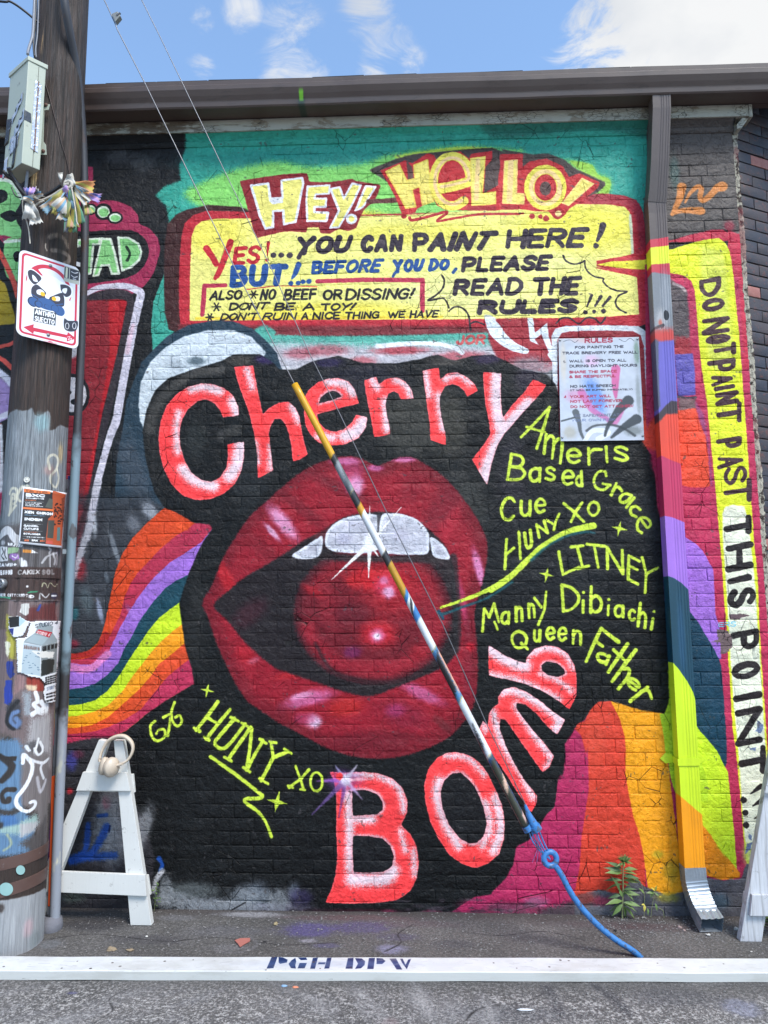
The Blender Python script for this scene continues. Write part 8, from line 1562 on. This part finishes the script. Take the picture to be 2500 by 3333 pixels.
# ------------------------------------------------------------------ guy wires and their anchor
m_gal = simple_mat('strand_wire', (112, 112, 116), .4, .6, var=.25, scale=60); m_bpaint = simple_mat('blue_anchor_paint', (52, 112, 172), .42, var=.15, scale=9, bmp=.3, bscale=70, dirt=((70, 60, 50), 34, .50, .75))
YG = -.43
gt = thing('guy_wire', tuple(PG(2094, 3114)), 'two guy wires in a painted tube guard slanting down to a blue anchor rod', 'guy wire')
def gp(k, pts, Y=YG): return [Vector(PW(x, y, Y)) for x, y in t_(k, pts)]
eye = gp('L', [(352, 668)])[0]
rod = gp('L', [(912, 1262), (850, 1222), (740, 1150), (640, 1068), (540, 962), (470, 862), (420, 765), (378, 705)]); rod[0].z = -.02
rod = [rod[0]+Vector((.05, 0, -.06))]+rod
rd = obj('anchor_rod', tube('anchor_rod', cmr(rod, 6), .0135, m_bpaint, 14), gt)
obj('eye', torus('eye', eye, .030, .0135, (.15, -1, .1), m_bpaint, 26, 12), rd)
top1 = Vector(PW(340, -70, YG)); w1 = gp('A', [(620, 0)])+gp('E', [(294, 833)])
def paint_guard():
    c = Canvas(64, 1024, lambda x, y: (x, y), (206, 150, 24), 121)
    # v = 0 at the bottom of the tube
    def seg(v0, v1, col, s_=5, x0=-10, x1=80, sl=18): c.poly([(x0, v0*1024-sl), (x1, v0*1024+sl), (x1, v1*1024+sl), (x0, v1*1024-sl)], col, s_, 0)
    seg(-.1, .16, (38, 84, 148), 8); seg(-.1, .14, (58, 58, 48), 14, -10, 28); seg(.03, .045, (196, 160, 150), 6, 20, 60); seg(.09, .11, (196, 160, 140), 8, 10, 40); seg(.16, .28, (204, 206, 210), 8); seg(.15, .19, (46, 46, 50), 12, -10, 14, 30); seg(.28, .39, (70, 120, 164), 10); seg(.28, .36, (38, 36, 38), 10, -10, 22); seg(.30, .385, (208, 152, 132), 8, 22, 44); seg(.39, .46, (200, 202, 206), 8)
    seg(.455, .58, (58, 116, 172), 6); seg(.50, .58, (180, 132, 34), 6, -10, 30); seg(.465, .49, (212, 212, 210), 2, -10, 34); seg(.47, .482, (50, 48, 50), 3, 4, 26); seg(.58, .605, (46, 46, 48), 5); seg(.605, .70, (206, 208, 212), 6); seg(.69, .718, (190, 136, 36), 6, -10, 44); seg(.715, .745, (42, 42, 44), 6); seg(.745, .82, (128, 132, 136), 8); seg(.77, .80, (80, 84, 88), 12, 0, 60, 60); seg(.815, .832, (44, 44, 46), 8); seg(.832, 1.1, (206, 152, 22), 4)
    c.a *= (1+(c.n3-.5)*.12+(c.n1-.5)*.05)[..., None]; return c.image('guard_bands')
gb, gtp = gp('L', [(215, 490)])[0], gp('E', [(293, 830)])[0]
n = NT('guard_paint'); t = img_uv(n, paint_guard(), n.pos((1, 1, 1), 'U')); ch = n.ramp(n.noise(n.pos(), 40, 5, .7), .66, .69)
m_guard = n.set(n.mix(n.math('MULTIPLY', ch, .8), t.outputs[0], lin((60, 56, 54))), .3, n.bump(n.noise(n.pos(), 60), .15, .002))
gpts = [gb.lerp(gtp, i/40)+Vector((.004*math.sin(i/40*math.pi), 0, 0)) for i in range(41)]
gd = obj('guard_tube', tube('guard_tube', gpts, .0172, m_guard, 18, caps=False, rr=[.0178+(.0005 if i < 3 else 0)-.0002*(i > 30) for i in range(41)]), gt); solid(gd, .002, -1)
att1 = Vector((PCX+.10, PCY-.06, 5.55)); att2 = Vector((PCX+.10, PCY-.06, 6.35))
e1 = gp('A', [(640, 30)])[0]
obj('wire', tube('wire', [gb, gtp]+gp('A', [(1430, 1650), (865, 490), (705, 180), (690, 140)])+[e1, e1+(e1-gtp)*.06, att1], .0028, m_gal, 8), gt)
w2 = gp('L', [(205, 345)])+gp('H', [(1440, 1290), (1180, 700), (830, 0)])+gp('E', [(560, 1000), (380, 640), (160, 150)])+gp('A', [(1090, 490), (950, 200), (850, 0)])
obj('wire', tube('wire', w2+[att2], .0024, m_gal, 8), gt)
obj('wire_clamp', prism('wire_clamp', gp('A', [(668, 82), (705, 66), (722, 92), (690, 130)], YG-.014), (0, .03, 0), simple_mat('galvanised_clamp', (140, 138, 132), .5, .4), .004), gt)
obj('clamp_bolt', tube('clamp_bolt', gp('A', [(700, 95), (722, 78)], YG-.012), .006, m_gal, 8), gt)
c1 = gp('L', [(200, 342), (222, 400), (262, 478)]); obj('grip_cone', tube('grip_cone', c1, .01, m_bpaint, 14, rr=[.006, .013, .0225]), gt)
obj('grip_ring', tube('grip_ring', gp('L', [(256, 470), (274, 500)]), .026, m_bpaint, 16), gt); obj('guard_clamp', tube('guard_clamp', gp('L', [(205, 470), (222, 500)]), .0215, m_bpaint, 16), gt)
for P_ in ([(222, 500), (245, 560), (290, 620), (348, 668)], [(240, 500), (262, 560), (320, 640), (352, 672)], [(268, 500), (290, 560), (320, 620), (350, 668)], [(285, 495), (310, 560), (345, 632)]): obj('strand', tube('strand', cmr(gp('L', P_, YG-.006), 6), .0034, m_bpaint, 7), gt)
for P_ in ([(262, 510), (275, 600), (245, 690)], [(270, 520), (300, 600), (300, 700)], [(276, 520), (290, 620), (312, 708)], [(268, 515), (280, 610), (272, 690)]): obj('frayed_wire', tube('frayed_wire', cmr(gp('L', P_, YG-.012), 6), .0009, m_bpaint, 5), gt)

# ------------------------------------------------------------------ white barricades
n = NT('white_painted_timber'); p = n.pos(); gr_ = n.noise(n.pos((1, 1, 1)), 6, 5, .6); ln = n.noise(n.pos((40, 40, 2)), 3, 4, .6); sc_ = n.ramp(n.noise(p, 24, 6, .78), .60, .67)
col = n.mix(gr_, lin((194, 193, 190)), lin((212, 211, 208))); col = n.mix(n.math('MULTIPLY', sc_, .6), col, lin((120, 116, 112))); col = n.mix(n.math('MULTIPLY', n.ramp(ln, .62, .7), .18), col, lin((150, 150, 150)))
m_white = n.set(col, .5, n.bump(n.math('ADD', ln, n.math('MULTIPLY', n.noise(p, 120), .4)), .25, .002))
n = NT('weathered_white_timber'); p = n.pos(); pv = n.pos((22, 22, 1.6)); ln = n.noise(pv, 5, 5, .65, .8); kn = n.noise(n.pos((5, 5, 2)), 3, 3, .5, 1.5)
wv = n.N('ShaderNodeTexWave'); wv.inputs['Scale'].default_value = 9; wv.inputs['Distortion'].default_value = 9; wv.inputs['Detail'].default_value = 3; wv.inputs['Detail Scale'].default_value = 1.2; n.L(n.pos((1, 1, .12)), wv.inputs['Vector'])
col = n.mix(ln, lin((150, 148, 150)), lin((214, 216, 222))); col = n.mix(n.math('MULTIPLY', n.ramp(wv.outputs['Fac'], .86, .99), .35), col, lin((112, 108, 106))); col = n.mix(n.math('MULTIPLY', n.ramp(n.noise(p, 14, 6, .75), .58, .64), .7), col, lin((110, 106, 104)))
m_grey = n.set(col, .75, n.bump(n.math('ADD', ln, n.math('MULTIPLY', wv.outputs['Fac'], .4)), .5, .002))
def down(a, b, z=0.0): return a+(b-a)*((a.z-z)/(a.z-b.z))      # carry a-b on to height z
YF = -.197; vX = lambda *p: [Vector(PW(*q, YF)) for q in t_('X', p)]
fr = thing('a_frame', (-1.5, -.18, 0), 'clean white wooden A-frame barricade end standing beside the pole', 'barricade', 'wooden A-frame barricade ends')
a, b = vX((625, 125), (130, 1300)); c_, d = vX((765, 130), (110, 1990)); q = vX((600, 870))[0]
c_ = vX((768, 150))[0]; d = q+(b-a).normalized()*1.0
obj('leg', prism('leg', [a, c_, down(q, q+(b-a)), down(a, b)], (0, .038, 0), m_white, .002), fr)
a, b = vX((840, 133), (1015, 2060)); c_, d = vX((975, 136), (1272, 2070))
obj('leg', prism('leg', [a, c_, down(c_, d), down(a, b)], (0, .038, 0), m_white, .002), fr)
YB = YF-.019
obj('cross_board', slab('cross_board', [(395, 590), (1022, 598), (1080, 862), (298, 857)], YB, .018, m_white, .0015, 'X'), fr)
bb = [Vector(PW(*q, YB)) for q in tt('J', [(372, 745), (868, 766), (878, 893), (370, 870)])]; dx = (bb[1]-bb[0]).normalized()
bb[0] = bb[0]-dx*.12; bb[3] = bb[3]-dx*.12-Vector((.01, 0, 0)); obj('cross_board', prism('cross_board', bb, (0, .018, 0), m_white, .0015), fr)
sh = Vector((.0, .075, 0))
rb = [Vector(PW(*q, YF+.039)) for q in t_('X', [(395, 598), (1118, 622), (1142, 884), (300, 862)])]; obj('cross_board', prism('cross_board', rb, (0, .018, 0), m_white, .0015), fr)
rb = [Vector(PW(*q, YF+.039)) for q in t_('J', [(300, 742), (886, 768), (903, 884), (290, 870)])]; obj('cross_board', prism('cross_board', rb, (0, .018, 0), m_white, .0015), fr)

TL['Y'] = (2150, 2650, .22604); TL['S'] = (1950, 2650, .22604)
YR = -.28
f2 = thing('a_frame', (1.85, -.26, 0), 'weathered grey-white A-frame barricade end at the right edge by the downspout', 'barricade', 'wooden A-frame barricade ends')
a, b = [Vector(PW(*q, YR)) for q in t_('Y', [(1452, 0), (1178, 1650)])]; c_, d = [Vector(PW(*q, YR)) for q in t_('Y', [(1640, 600), (1482, 1700)])]
dirn = (a-b).normalized(); tp_ = a+dirn*((.92-a.z)/dirn.z); dc = (c_-d).normalized(); tq_ = c_+dirn*((.92-c_.z)/dirn.z)
obj('leg', prism('leg', [tp_, tq_, down(c_, d), down(a, b)], (0, .04, 0), m_grey, .004), f2)
ax = tq_.x+.03
mir = lambda v: Vector((2*ax-v.x, v.y, v.z)); obj('leg', prism('leg', [mir(v) for v in (tp_, tq_, down(c_, d), down(a, b))], (0, .04, 0), m_grey, .004), f2)
q4 = [Vector(PW(*q, YR-.02)) for q in t_('Y', [(1322, 1162), (1548, 1172), (1548, 1478), (1290, 1470)])]; q4[1] += Vector((.62, 0, 0)); q4[2] += Vector((.64, 0, 0)); obj('cross_board', prism('cross_board', q4, (0, .019, 0), m_grey, .003), f2)
q4 = [Vector(PW(*q, YR+.042)) for q in t_('Y', [(1215, 1122), (1300, 1122), (1280, 1420), (1188, 1415)])]; q4[1] += Vector((.72, 0, 0)); q4[2] += Vector((.76, 0, 0)); obj('cross_board', prism('cross_board', q4, (0, .019, 0), m_grey, .003), f2)
q4 = [Vector((tp_.x-.03, YR-.02, .80)), Vector((2*ax-tp_.x+.03, YR-.02, .80)), Vector((2*ax-tp_.x+.07, YR-.02, .68)), Vector((tp_.x-.07, YR-.02, .68))]; obj('cross_board', prism('cross_board', q4, (0, .019, 0), m_grey, .003), f2)

# long plank on the ground
PKA = math.atan2(.083, 3.27)
def plank_fn(x, y):
    p = PG(x, y, .038); dx_, dy_ = p[0]+1.777, p[1]+.726; return ((dx_*math.cos(PKA)+dy_*math.sin(PKA)+1.0)/.0012, (-dx_*math.sin(PKA)+dy_*math.cos(PKA)+.02)/.0012)
def paint_plank():
    c = Canvas(4200, 140, plank_fn, (200, 200, 200), 131); NB = (24, 44, 88); c.n2 = c.n2*.5+.25
    for P_ in ([(155, 1258), (190, 1258), (165, 1326), (124, 1328)], [(196, 1260), (222, 1262), (250, 1275), (245, 1292), (205, 1300), (196, 1292)], [(296, 1264), (275, 1278), (256, 1300), (270, 1325), (300, 1328), (296, 1308), (302, 1285)], [(312, 1262), (362, 1262), (368, 1276), (330, 1278)], [(322, 1294), (366, 1294), (352, 1326), (310, 1327)], [(402, 1264), (432, 1262), (414, 1329), (385, 1329)], [(488, 1264), (514, 1262), (500, 1328), (470, 1329)], [(436, 1290), (478, 1290), (474, 1302), (432, 1302)],
               [(612, 1266), (646, 1264), (640, 1330), (598, 1330)], [(655, 1266), (695, 1268), (715, 1285), (712, 1308), (690, 1328), (655, 1331), (672, 1300)], [(738, 1266), (774, 1265), (766, 1332), (728, 1332)], [(784, 1266), (818, 1268), (838, 1284), (818, 1302), (784, 1302)], [(862, 1270), (900, 1268), (938, 1334), (905, 1334)], [(925, 1270), (938, 1296), (966, 1332), (990, 1272), (975, 1274), (958, 1306), (940, 1270)]):
        c.poly(t_('K', P_), NB, 2.5, 0, rough=.6)
    c.blob(t_('K', [(520, 1300)])[0], 330, 22, (150, 160, 190), .25)
    rs = np.random.RandomState(3)
    for i in range(120):
        x = rs.uniform(-100, 2500); y = rs.uniform(3112, 3168); L_ = rs.uniform(4, 46); a = rs.uniform(-.5, .5); c.line([(x, y), (x+L_, y+L_*a*.4)], rs.uniform(.8, 2), (150, 148, 152), 2, 0, a=.5)
    for i in range(26): c.dot((rs.uniform(0, 2500), rs.uniform(3112, 3166)), rs.uniform(1.2, 3), (70, 60, 58), 1.6)
    c.a *= (1+(c.n3-.5)*.08)[..., None]; return c.image('plank_paint')
n = NT('plank_paint'); img = paint_plank(); tcn = n.N('ShaderNodeTexCoord'); sp = n.N('ShaderNodeSeparateXYZ'); n.L(tcn.outputs['Object'], sp.inputs[0])
cc = n.N('ShaderNodeCombineXYZ'); n.L(n.math('DIVIDE', n.math('ADD', sp.outputs[0], 1.0), 4200*.0012), cc.inputs[0]); n.L(n.math('DIVIDE', n.math('ADD', sp.outputs[1], .02), 140*.0012), cc.inputs[1])
t = img_uv(n, img, cc.outputs[0]); gnm = n.N('ShaderNodeNewGeometry'); sg = n.N('ShaderNodeSeparateXYZ'); n.L(gnm.outputs['Normal'], sg.inputs[0])
col = n.mix(n.ramp(sg.outputs[2], .4, .8), lin((192, 192, 189)), t.outputs[0]); ln = n.noise(n.pos((2, 60, 60), 'O'), 3, 4, .6); ch = n.ramp(n.noise(n.pos((1, 3, 3), 'O'), 16, 6, .78), .64, .68)
col = n.mix(n.math('MULTIPLY', n.ramp(n.noise(n.pos((1, 2, 4), 'O'), 3.5, 6, .7), .46, .66), .35), col, lin((160, 156, 148)))
col = n.mix(n.math('MULTIPLY', ch, .7), col, lin((104, 98, 94))); m_plank = n.set(col, .5, n.bump(ln, .3, .002))
b = bmesh.new(); xs = np.linspace(-.9, 3.95, 60); sec = [(0, .0), (0, .034), (.003, .038), (.119, .038), (.123, .034), (.123, 0)]; rows = []
for i, x in enumerate(xs): rows.append([b.verts.new((x, y+.0008*math.sin(i*1.3), z+.0006*math.sin(i*.9+y*40)+.001)) for y, z in sec])
for i in range(len(xs)-1):
    for j in range(6): b.faces.new((rows[i][j], rows[i][(j+1) % 6], rows[i+1][(j+1) % 6], rows[i+1][j]))
b.faces.new(rows[0]); b.faces.new(rows[-1][::-1]); bmesh.ops.recalc_face_normals(b, faces=b.faces); me = bpy.data.meshes.new('barricade_plank'); b.to_mesh(me); b.free(); me.materials.append(m_plank)
pk = obj('barricade_plank', me, None, (-1.777, -.726, 0)); pk.rotation_euler = (0, 0, PKA); tag(pk, 'long white plank stencilled PGH DPW lying on the asphalt across the foreground', 'plank')

# ------------------------------------------------------------------ headphones hung on the A-frame
m_hp = simple_mat('beige_plastic', (192, 176, 158), .42, var=.04, scale=12, bmp=.03); m_hp2 = simple_mat('beige_cushion', (176, 160, 144), .6, var=.05, bmp=.1)
YH = -.245
hp = thing('headphones', tuple(PW(*t_('X', [(760, 620)])[0], YH)), 'beige over-ear headphones hooked over the top of the white A-frame', 'headphones')
def hX(pts, Y=YH): return [Vector(PW(*q, Y)) for q in t_('X', pts)]
arc = hX([(640, 440), (640, 360), (670, 260), (725, 165), (810, 108), (900, 85), (985, 100), (1060, 160), (1095, 240), (1085, 330), (1035, 420), (960, 470)])
n_ = len(arc)
for i, v in enumerate(arc): v.y += .0+.045*math.sin(math.pi*i/(n_-1))*.6 + .0
ap = cmr(arc, 5); k_ = len(ap)
obj('headband', tube('headband', ap, .008, m_hp, 12, rr=[.006+.0055*math.exp(-((i/k_-.5)/.24)**2) for i in range(k_)], squash=1.7), hp)
def cup(cx, cy, ax_, R_, th, nm, Y):
    c0 = Vector(PW(*t_('X', [(cx, cy)])[0], Y)); A3 = Vector(ax_).normalized(); M = Matrix.Translation(c0) @ A3.to_track_quat('Z', 'Y').to_matrix().to_4x4()
    cp_ = obj('ear_cup', lathe('ear_cup', [(0, th*.5), (R_*.55, th*.5), (R_*.62, th*.42), (R_*.9, th*.3), (R_, th*.05), (R_*.96, -th*.1)], m_hp, 28, M @ Matrix.Diagonal((1, 1.12, 1, 1))), hp)
    obj('cushion', lathe('cushion', [(R_*.94, -th*.08), (R_*.99, -th*.25), (R_*.86, -th*.5), (R_*.5, -th*.45), (R_*.45, -th*.2)], m_hp2, 28, M @ Matrix.Diagonal((1, 1.12, 1, 1))), cp_); return cp_
cup(690, 500, (-.85, -.45, .22), .040, .036, 'a', YH-.012); cup(812, 520, (.86, -.46, -.05), .044, .044, 'b', YH-.025)
obj('yoke', tube('yoke', cmr(hX([(960, 470), (900, 490), (850, 500)], YH-.02), 5), .0075, m_hp, 10), hp); obj('yoke', tube('yoke', cmr(hX([(640, 440), (632, 400), (650, 380)], YH-.01), 5), .006, m_hp, 10), hp)

# ------------------------------------------------------------------ weeds
m_leaf = simple_mat('leaf_green', (92, 116, 60), .55, var=.3, scale=24, bmp=.2, bscale=90); m_leafd = simple_mat('leaf_dark_green', (66, 90, 50), .55, var=.3, scale=24); m_leafy = simple_mat('leaf_yellow', (176, 164, 70), .55, var=.25, scale=24); m_stem = simple_mat('weed_stem', (118, 124, 84), .7, var=.2)
def leaf_mesh(nm, mat, L_=1.0, w=.16, bend=.25, fold=.04):
    vs, fs = [], []; N_ = 7; prof = [.05, .45, .85, 1, .9, .6, .25, .0]
    for i in range(N_+1):
        t_q = i/N_; y = L_*t_q; z = -bend*t_q*t_q
        for s2 in (-1, 0, 1): vs.append((s2*w*prof[i]*(1+.12*(i % 2)), y, z+abs(s2)*fold*prof[i]))
    for i in range(N_):
        for j in (0, 1): a = i*3+j; fs.append((a, a+1, a+4, a+3))
    return mesh(nm, vs, fs, mat, True)
LM = [leaf_mesh('leaf_a', m_leaf, w=.125, bend=.3), leaf_mesh('leaf_b', m_leafd, w=.105, bend=.4), leaf_mesh('leaf_c', m_leafy, bend=.3), leaf_mesh('leaf_d', m_leaf, w=.10, bend=.12), leaf_mesh('leaf_e', m_leafd, w=.09, bend=.2)]
def leaf(parent, a, b, mi, roll=0.0, wsc=1.0):
    a, b = Vector(a), Vector(b); d = b-a; L_ = d.length; d.normalize(); Z = Vector((.1, -.55, .8)); X = d.cross(Z).normalized(); Z = X.cross(d).normalized()
    M = Matrix(((X.x, d.x, Z.x, a.x), (X.y, d.y, Z.y, a.y), (X.z, d.z, Z.z, a.z), (0, 0, 0, 1))) @ Matrix.Rotation(roll, 4, 'Y') @ Matrix.Diagonal((L_*wsc, L_, L_, 1))
    o = bpy.data.objects.new('leaf', LM[mi]); COL.objects.link(o); o.parent = parent; o.matrix_parent_inverse = Matrix.Translation(-ORG.get(parent.name, Vector())); o.matrix_basis = M; return o
def sP(x, y, Y): return Vector(PW(*t_('S', [(x, y)])[0], Y))
wr_ = random.Random(9)
w1_ = thing('weed', tuple(PG(*t_('S', [(335, 1470)])[0])), 'tall leafy green weed with a spiky top growing against the red and orange paint', 'weed', 'weeds growing along the wall foot')
st_ = [sP(333, 1475, -.035), sP(338, 1300, -.04), sP(345, 1100, -.04), sP(345, 900, -.045), sP(348, 740, -.05), sP(360, 660, -.05)]; st_[0].z = -.005
obj('stem', tube('stem', cmr(st_, 5), .0035, m_stem, 8, rr=[.0048-.0022*i/25 for i in range(26)]), w1_)
for ax_, ay_, bx_, by_, mi in ((340, 1290, 200, 1470, 0), (350, 1320, 425, 1530, 0), (345, 1300, 130, 1365, 1), (355, 1330, 560, 1485, 0), (350, 1270, 610, 1300, 0), (350, 1290, 560, 1365, 0), (340, 1250, 125, 1245, 0), (345, 1130, 600, 1140, 0), (350, 1090, 520, 1050, 1), (335, 1150, 150, 1200, 1), (350, 1100, 530, 1220, 0), (340, 1010, 100, 1010, 1), (345, 1000, 480, 1025, 0), (340, 960, 90, 905, 1), (350, 950, 600, 955, 0), (348, 900, 560, 890, 1), (338, 1200, 290, 1050, 0), (345, 1190, 385, 1080, 1), (338, 850, 135, 800, 0), (335, 820, 130, 750, 1), (350, 860, 640, 930, 1), (350, 800, 570, 760, 0), (350, 830, 560, 830, 0), (335, 790, 170, 670, 1), (300, 1130, 270, 920, 1), (350, 1150, 400, 1110, 0)):
    yy = -.045+wr_.uniform(-.02, .01); leaf(w1_, sP(ax_, ay_, -.045), sP(bx_, by_, yy-wr_.uniform(.0, .05)), mi, wr_.uniform(-.5, .5), 1.0)
for i in range(46):
    a_ = wr_.uniform(0, 2*math.pi); el = wr_.uniform(-.35, 1.35); L_ = wr_.uniform(.028, .048)*(1.15-.25*el); c0 = sP(358, 690, -.052)
    leaf(w1_, c0, c0+Vector((math.cos(a_)*math.cos(el)*L_, math.sin(a_)*math.cos(el)*L_*.8-.006, math.sin(el)*L_+.004)), 3 if wr_.random() < .6 else 4, wr_.uniform(-.6, .6), 1.0)
w2_ = thing('weed', tuple(PG(*t_('S', [(740, 1475)])[0])), 'thin yellowing seedling between the tall weed and the downspout', 'weed', 'weeds growing along the wall foot')
for P_ in ([(745, 1478), (760, 1350), (785, 1220), (808, 1120), (805, 1060)], [(648, 1470), (650, 1350), (655, 1200), (640, 1110), (608, 1010)], [(935, 1470), (925, 1400), (890, 1365), (860, 1355)]):
    q = [sP(x, y, -.03) for x, y in P_]; q[0].z = 0; obj('stem', tube('stem', cmr(q, 5), .0014, m_stem, 6), w2_)
for ax_, ay_, bx_, by_, mi in ((800, 1130, 730, 1190, 1), (800, 1130, 870, 1180, 0), (805, 1100, 830, 1040, 2), (805, 1110, 770, 1050, 2), (860, 1190, 900, 1185, 2), (655, 1300, 660, 1410, 2), (655, 1300, 622, 1300, 2), (810, 1280, 850, 1400, 0), (735, 1100, 745, 1180, 0), (700, 1350, 720, 1460, 0), (800, 1130, 690, 1120, 0), (655, 1150, 600, 1060, 0)): leaf(w2_, sP(ax_, ay_, -.03), sP(bx_, by_, -.045), mi, wr_.uniform(-.4, .4), 1.2)
w3_ = thing('weed', tuple(PG(505, 2975)), 'tiny green weed at the wall foot right of the white A-frame', 'weed', 'weeds growing along the wall foot')
for i in range(16):
    x, y = wr_.uniform(925, 955), wr_.uniform(820, 955); q = t_('J', [(x, y), (x+wr_.uniform(-22, 22), y+wr_.uniform(-26, 16))]); leaf(w3_, PW(*q[0], -.03), PW(*q[1], -.045), wr_.choice((0, 1, 0)), wr_.uniform(-.6, .6), 1.3)
q = [Vector(PW(*a, -.03)) for a in t_('J', [(925, 960), (935, 900), (940, 830)])]; q[0].z = 0; obj('stem', tube('stem', q, .0015, m_stem, 6), w3_)
w4_ = thing('weed', (1.88, -.12, 0), 'dark green weeds behind the foot of the weathered A-frame', 'weed', 'weeds growing along the wall foot')
for i in range(46):
    b0 = Vector((wr_.uniform(1.74, 1.98), wr_.uniform(-.14, -.03), wr_.uniform(0, .03))); leaf(w4_, b0, b0+Vector((wr_.uniform(-.04, .04), wr_.uniform(-.03, .0), wr_.uniform(.01, .07))), wr_.choice((0, 1, 1)), wr_.uniform(-.6, .6), 1.4)

# ------------------------------------------------------------------ litter
m_dry = simple_mat('dry_tan', (138, 122, 100), .85, var=.25, scale=50, bmp=.4)
def crumple(name, c0, sx, sy, sz, mat, seed, lab, cat, grp=None):
    r_ = random.Random(seed); b = bmesh.new(); bmesh.ops.create_icosphere(b, subdivisions=3, radius=1)
    for v in b.verts: 
        n1_ = math.sin(v.co.x*5+seed)+math.sin(v.co.y*6+seed*2)+math.sin(v.co.z*5-seed); k_ = 1+.14*n1_+r_.uniform(-.1, .1); v.co = Vector((v.co.x*sx*k_, v.co.y*sy*k_, max(v.co.z*sz*k_, -sz*.3)+sz*.3))+Vector(c0)
    m = bpy.data.meshes.new(name); b.to_mesh(m); b.free(); m.materials.append(mat); m.polygons.foreach_set('use_smooth', [True]*len(m.polygons)); return tag(obj(name, m), lab, cat, grp)
g_ = lambda k, x, y: PG(*t_(k, [(x, y)])[0])
p = g_('J', 655, 1228); crumple('crumpled_wrapper', (p[0], p[1]+.02, 0), .022, .012, .009, m_dry, 3, 'crumpled tan wrapper behind the plank near the A-frame', 'wrapper', 'tan wrappers behind the plank')
p = g_('J', 770, 1232); crumple('crumpled_wrapper', (p[0], p[1]+.02, 0), .018, .010, .006, m_dry, 7, 'flatter scrap of tan wrapper just right of the crumpled one', 'wrapper', 'tan wrappers behind the plank')
p = g_('K', 180, 1065); crumple('pebble', (p[0], p[1], 0), .009, .009, .012, simple_mat('shell', (150, 132, 96), .4), 5, 'tiny tan-brown lump on the asphalt left of the purple stain', 'pebble', 'pebbles on the asphalt')
m_chip = simple_mat('coral_paint', (168, 104, 94), .6); q = [PG(*a, .003) for a in t_('J', [(1408, 1160), (1440, 1148), (1500, 1146), (1500, 1164), (1470, 1180), (1440, 1200), (1425, 1178)])]
tag(obj('paint_flake', prism('paint_flake', q, (0, 0, .003), m_chip)), 'jagged coral-pink paint flake lying on the asphalt', 'paint flake')
for i, (k, x, y, r_, lb) in enumerate((('Y', 690, 1745, .010, 'pale pebble just below the mouth of the downspout'), ('Y', 1310, 1985, .005, 'small white chip near the weathered A-frame foot'), ('S', 1160, 1640, .011, 'knobbly pinkish stone left of the downspout mouth'), ('S', 1225, 1680, .007, 'smaller stone beside the knobbly pinkish one'), ('J', 880, 1135, .006, 'white chip on the dark asphalt right of the A-frame foot'), ('J', 770, 1028, .007, 'round black stone left of the A-frame foot'), ('K', 115, 1168, .007, 'dark pebble near the coral paint flake'), ('S', 235, 1680, .008, 'dark stone beside the blue anchor rod'), ('Y', 1090, 1660, .012, 'pale twig-like scrap between downspout and weathered A-frame'))):
    p = g_(k, x, y); crumple('pebble', (p[0], p[1], 0), r_, r_*.7, r_*.6, simple_mat('pebble_%d' % i, (190, 186, 180) if i in (0, 1, 4, 8) else (150, 130, 126) if i in (2, 3) else (36, 34, 36), .8), i, lb, 'pebble', 'pebbles on the asphalt')
for k, x, y, col_, lb in (('K', 230, 1432, (120, 150, 180), 'pale blue paint crumb under the plank edge'), ('K', 297, 1440, (196, 120, 90), 'orange paint crumb in front of the plank'), ('L', 200, 1575, (190, 190, 194), 'curled white scrap on the foreground asphalt')):
    p = g_(k, x, y); crumple('paint_scrap', (p[0], p[1], 0), .012 if k == 'K' else .03, .006, .004, simple_mat('scrap_'+lb.split()[0], col_, .7), 4, lb, 'scrap', 'small scraps on the asphalt')
